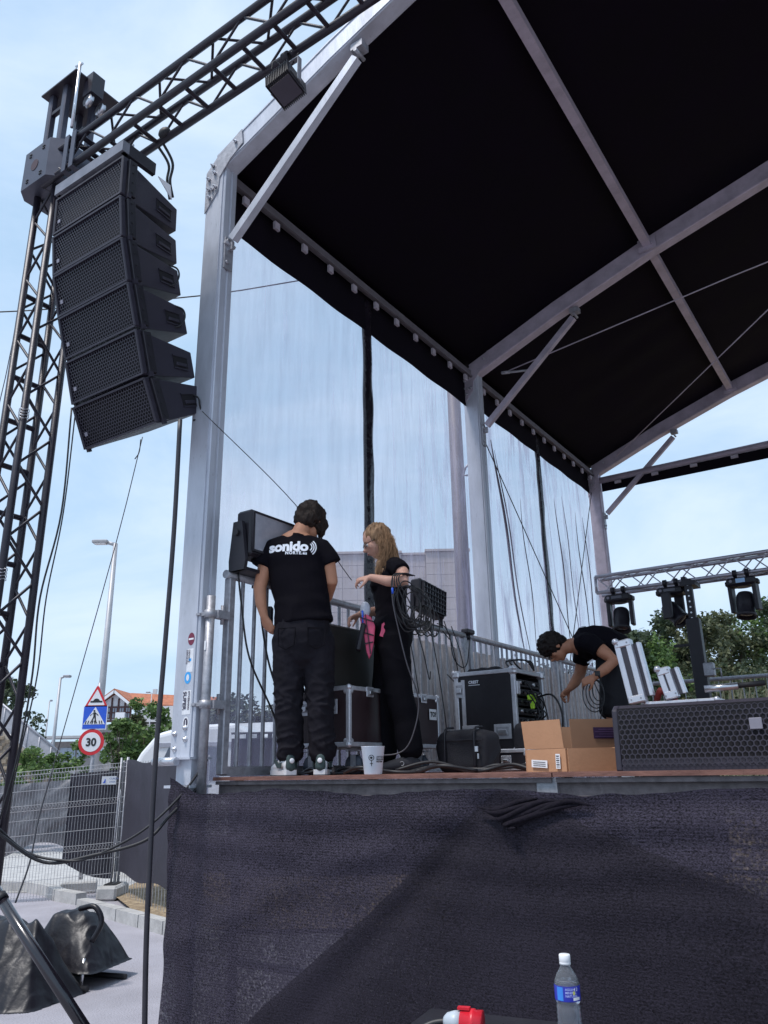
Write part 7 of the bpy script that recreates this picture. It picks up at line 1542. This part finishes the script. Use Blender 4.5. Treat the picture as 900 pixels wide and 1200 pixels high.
for i in range(8): p, q = A2.lerp(B2, i / 8 + .008), A2.lerp(B2, (i + 1) / 8 - .008); mb = MB(); mb.add([p - V((0, 0, .05)), q - V((0, 0, .05)), q - V((0, 0, dz_ - .04)), p - V((0, 0, dz_ - .04)), p - V((0, -.02, .05)), q - V((0, -.02, .05)), q - V((0, -.02, dz_ - .04)), p - V((0, -.02, dz_ - .04))], [(0, 1, 2, 3), (7, 6, 5, 4), (0, 4, 5, 1), (3, 2, 6, 7), (0, 3, 7, 4), (1, 5, 6, 2)]); part(sr, 'infill_panel', mb, mat('grey_infill', (.36, .36, .39), .6))
for px, py, d, rad, sd_, lab, lm, sz in ((14, 798, 34, 1.5, 41, 'dark round tree at the left edge behind the mast', lf2, .2), (172, 822, 33, 1.15, 42, 'leafy green tree in front of the half-timbered house', lf1, .17), (146, 846, 31, .8, 43, 'smaller green tree beside the round road sign', lf1, .16), (200, 845, 32, 1.0, 44, 'green tree between house and front column', lf1, .17), (160, 838, 34, .9, 47, 'green tree filling the gap left of the hose', lf3, .17)):
    t = at(px, py, d); tree('leafy_tree', lab, 'tree', (t.x, t.y, 0), t.z, rad, lm, sd_, sz, 34, 95, .3, 'trees beyond the fence')
for px, py, d, rad, sd_, lab in ((40, 880, 19, .55, 51, 'left green bush behind the mesh fence'), (20, 884, 20, .5, 54, 'green bush at the foot of the stone wall'), (66, 878, 22, .5, 52, 'green bush below the short street lamp'), (92, 872, 22, .6, 53, 'green bush just left of the round road sign')):
    t = at(px, py, d); tree('bush', lab, 'bush', (t.x, t.y, 0), t.z, rad, lf1, sd_, .10, 30, 80, .15, 'bushes behind the mesh fence', part_name='leaves')
# --- covered gear pile, left foreground
vin = mat('black_vinyl_cover', (0.006, 0.005, 0.009), .4, 0, .3, 5, .8, 9, spec=.4)
def drape(name, label, pos, rz, hulls, seed, size, n=130, amp=.024):
    """cover draped over angular gear: upper envelope of flat facets with pulled creases"""
    T = thing_w(name, label, 'covered equipment', pos, rz=rz, local=True); mb = MB(); vs = []; keep = {}
    def H(x, y):
        best = 0; K = 32
        for (cx_, cy_, top, planes) in hulls:
            q = math.exp(-K * top)
            for (nx_, ny_, sl_, off) in planes: q += math.exp(-K * max(-.5, (off - (x - cx_) * nx_ - (y - cy_) * ny_) * sl_))
            best += math.exp(-K * math.log(q)) ** (1 / K * 1.0 * .999) if False else math.exp(18 * (-math.log(q) / K))
        return math.log(best) / 18
    fs = []
    for j in range(n + 1):
        for i in range(n + 1):
            x, y = (i / n - .5) * size[0], (j / n - .5) * size[1]; h = H(x, y); p = V((x * 5, y * 5, seed))
            if h > -.03:
                r = max(0, 1 - abs(noise.noise(V((x * 3.5 + y * 2, y * 2.2, seed)))) * 5) * .9 + max(0, 1 - abs(noise.noise(V((x * 9, y * 7 - x * 4, seed + 4)))) * 6) * .5
                h += amp * (r + noise.noise(p) - .4); keep[(i, j)] = len(vs); vs.append(V((x, y, max(h, 0.0))))
    for j in range(n):
        for i in range(n):
            k = [(i, j), (i + 1, j), (i + 1, j + 1), (i, j + 1)]
            if all(q in keep for q in k): fs.append(tuple(keep[q] for q in k))
    mb.add(vs, fs, True); o = part(T, 'vinyl_cover', mb, vin, root=T); sm__ = o.modifiers.new('w', 'SMOOTH'); sm__.iterations = 2; sm__.factor = .5
    return T, o
PLA = [(1, .2, 1.6, .62), (-1, .1, 1.2, .60), (.15, -1, 1.9, .40), (-.1, 1, 1.5, .42), (.7, -.75, 1.3, .60), (.6, .8, 1.1, .62), (-.3, -.2, .35, 1.9)]
PLB = [(1, 0, 2.2, .30), (-1, .1, 1.6, .34), (0, -1, 2.4, .26), (.1, 1, 1.8, .30), (.5, -.5, .5, 1.25)]
pA, oA = drape('covered_equipment', 'large black vinyl cover over equipment at the lower left', (-3.05, 6.95, 0), -.5, [(-.05, 0, .56, PLA), (.25, .05, .60, PLB)], 3, (1.7, 1.5))
pB, oB = drape('covered_equipment', 'smaller sagging black cover behind the large one, on tube legs', (-2.66, 7.42, .12), -.35, [(0, 0, .42, [(1, .1, 1.7, .38), (-1, 0, 1.7, .40), (0, -1, 2.6, .30), (.1, 1, 1.7, .32), (.6, -.7, 1.2, .42), (-.25, .1, .3, 1.5)])], 8, (1.0, .9), 100, .020)
mb = MB(); mb.tube(smooth_curve([(.15, -.2, .45), (.30, -.2, .47), (.38, -.2, .36), (.34, -.25, .22)], 5), .022, 8); part(pB, 'cover_roll', mb, vin)
for (a, b) in (((.28, -.25, .10), (.30, -.28, -.13)), ((.05, -.30, .05), (.22, -.32, -.10))): mb = MB(); mb.tube([a, b], .013, 7); part(pB, 'leg', mb, steel)
mb = MB(); mb.tube([(-.45, -.42, -.10), (.38, -.30, -.10)], .026, 8); part(pB, 'leg', mb, rub); mb = MB(); mb.tube([(-.30, .1, -.10), (.42, .12, -.10)], .022, 8); part(pB, 'leg', mb, rub)
# long black leg of the mast in the lower left corner
lg = thing_w('stabiliser_leg', 'thick glossy black tube slanting across the lower left corner', 'support leg', (-1.5, 3.5, 0))
a, b = at(-25, 1012, 3.75), at(112, 1225, 3.45); glb = mat('glossy_black_tube', (.012, .010, .015), .22, 0, .2, 8, coat=.5)
mb = MB(); mb.tube([a, b], .023, 18); part(lg, 'tube', mb, glb); mb = MB(); a2 = a.lerp(b, .20); a3 = a.lerp(b, .23); mb.tube([a2, a3], .028, 18); part(lg, 'collar', mb, rub)
mb = MB(); e = a.lerp(b, 1.35); mb.tube([b, V((e.x, e.y, 0.0)) if e.z < 0 else e], .023, 12); part(lg, 'tube', mb, glb)
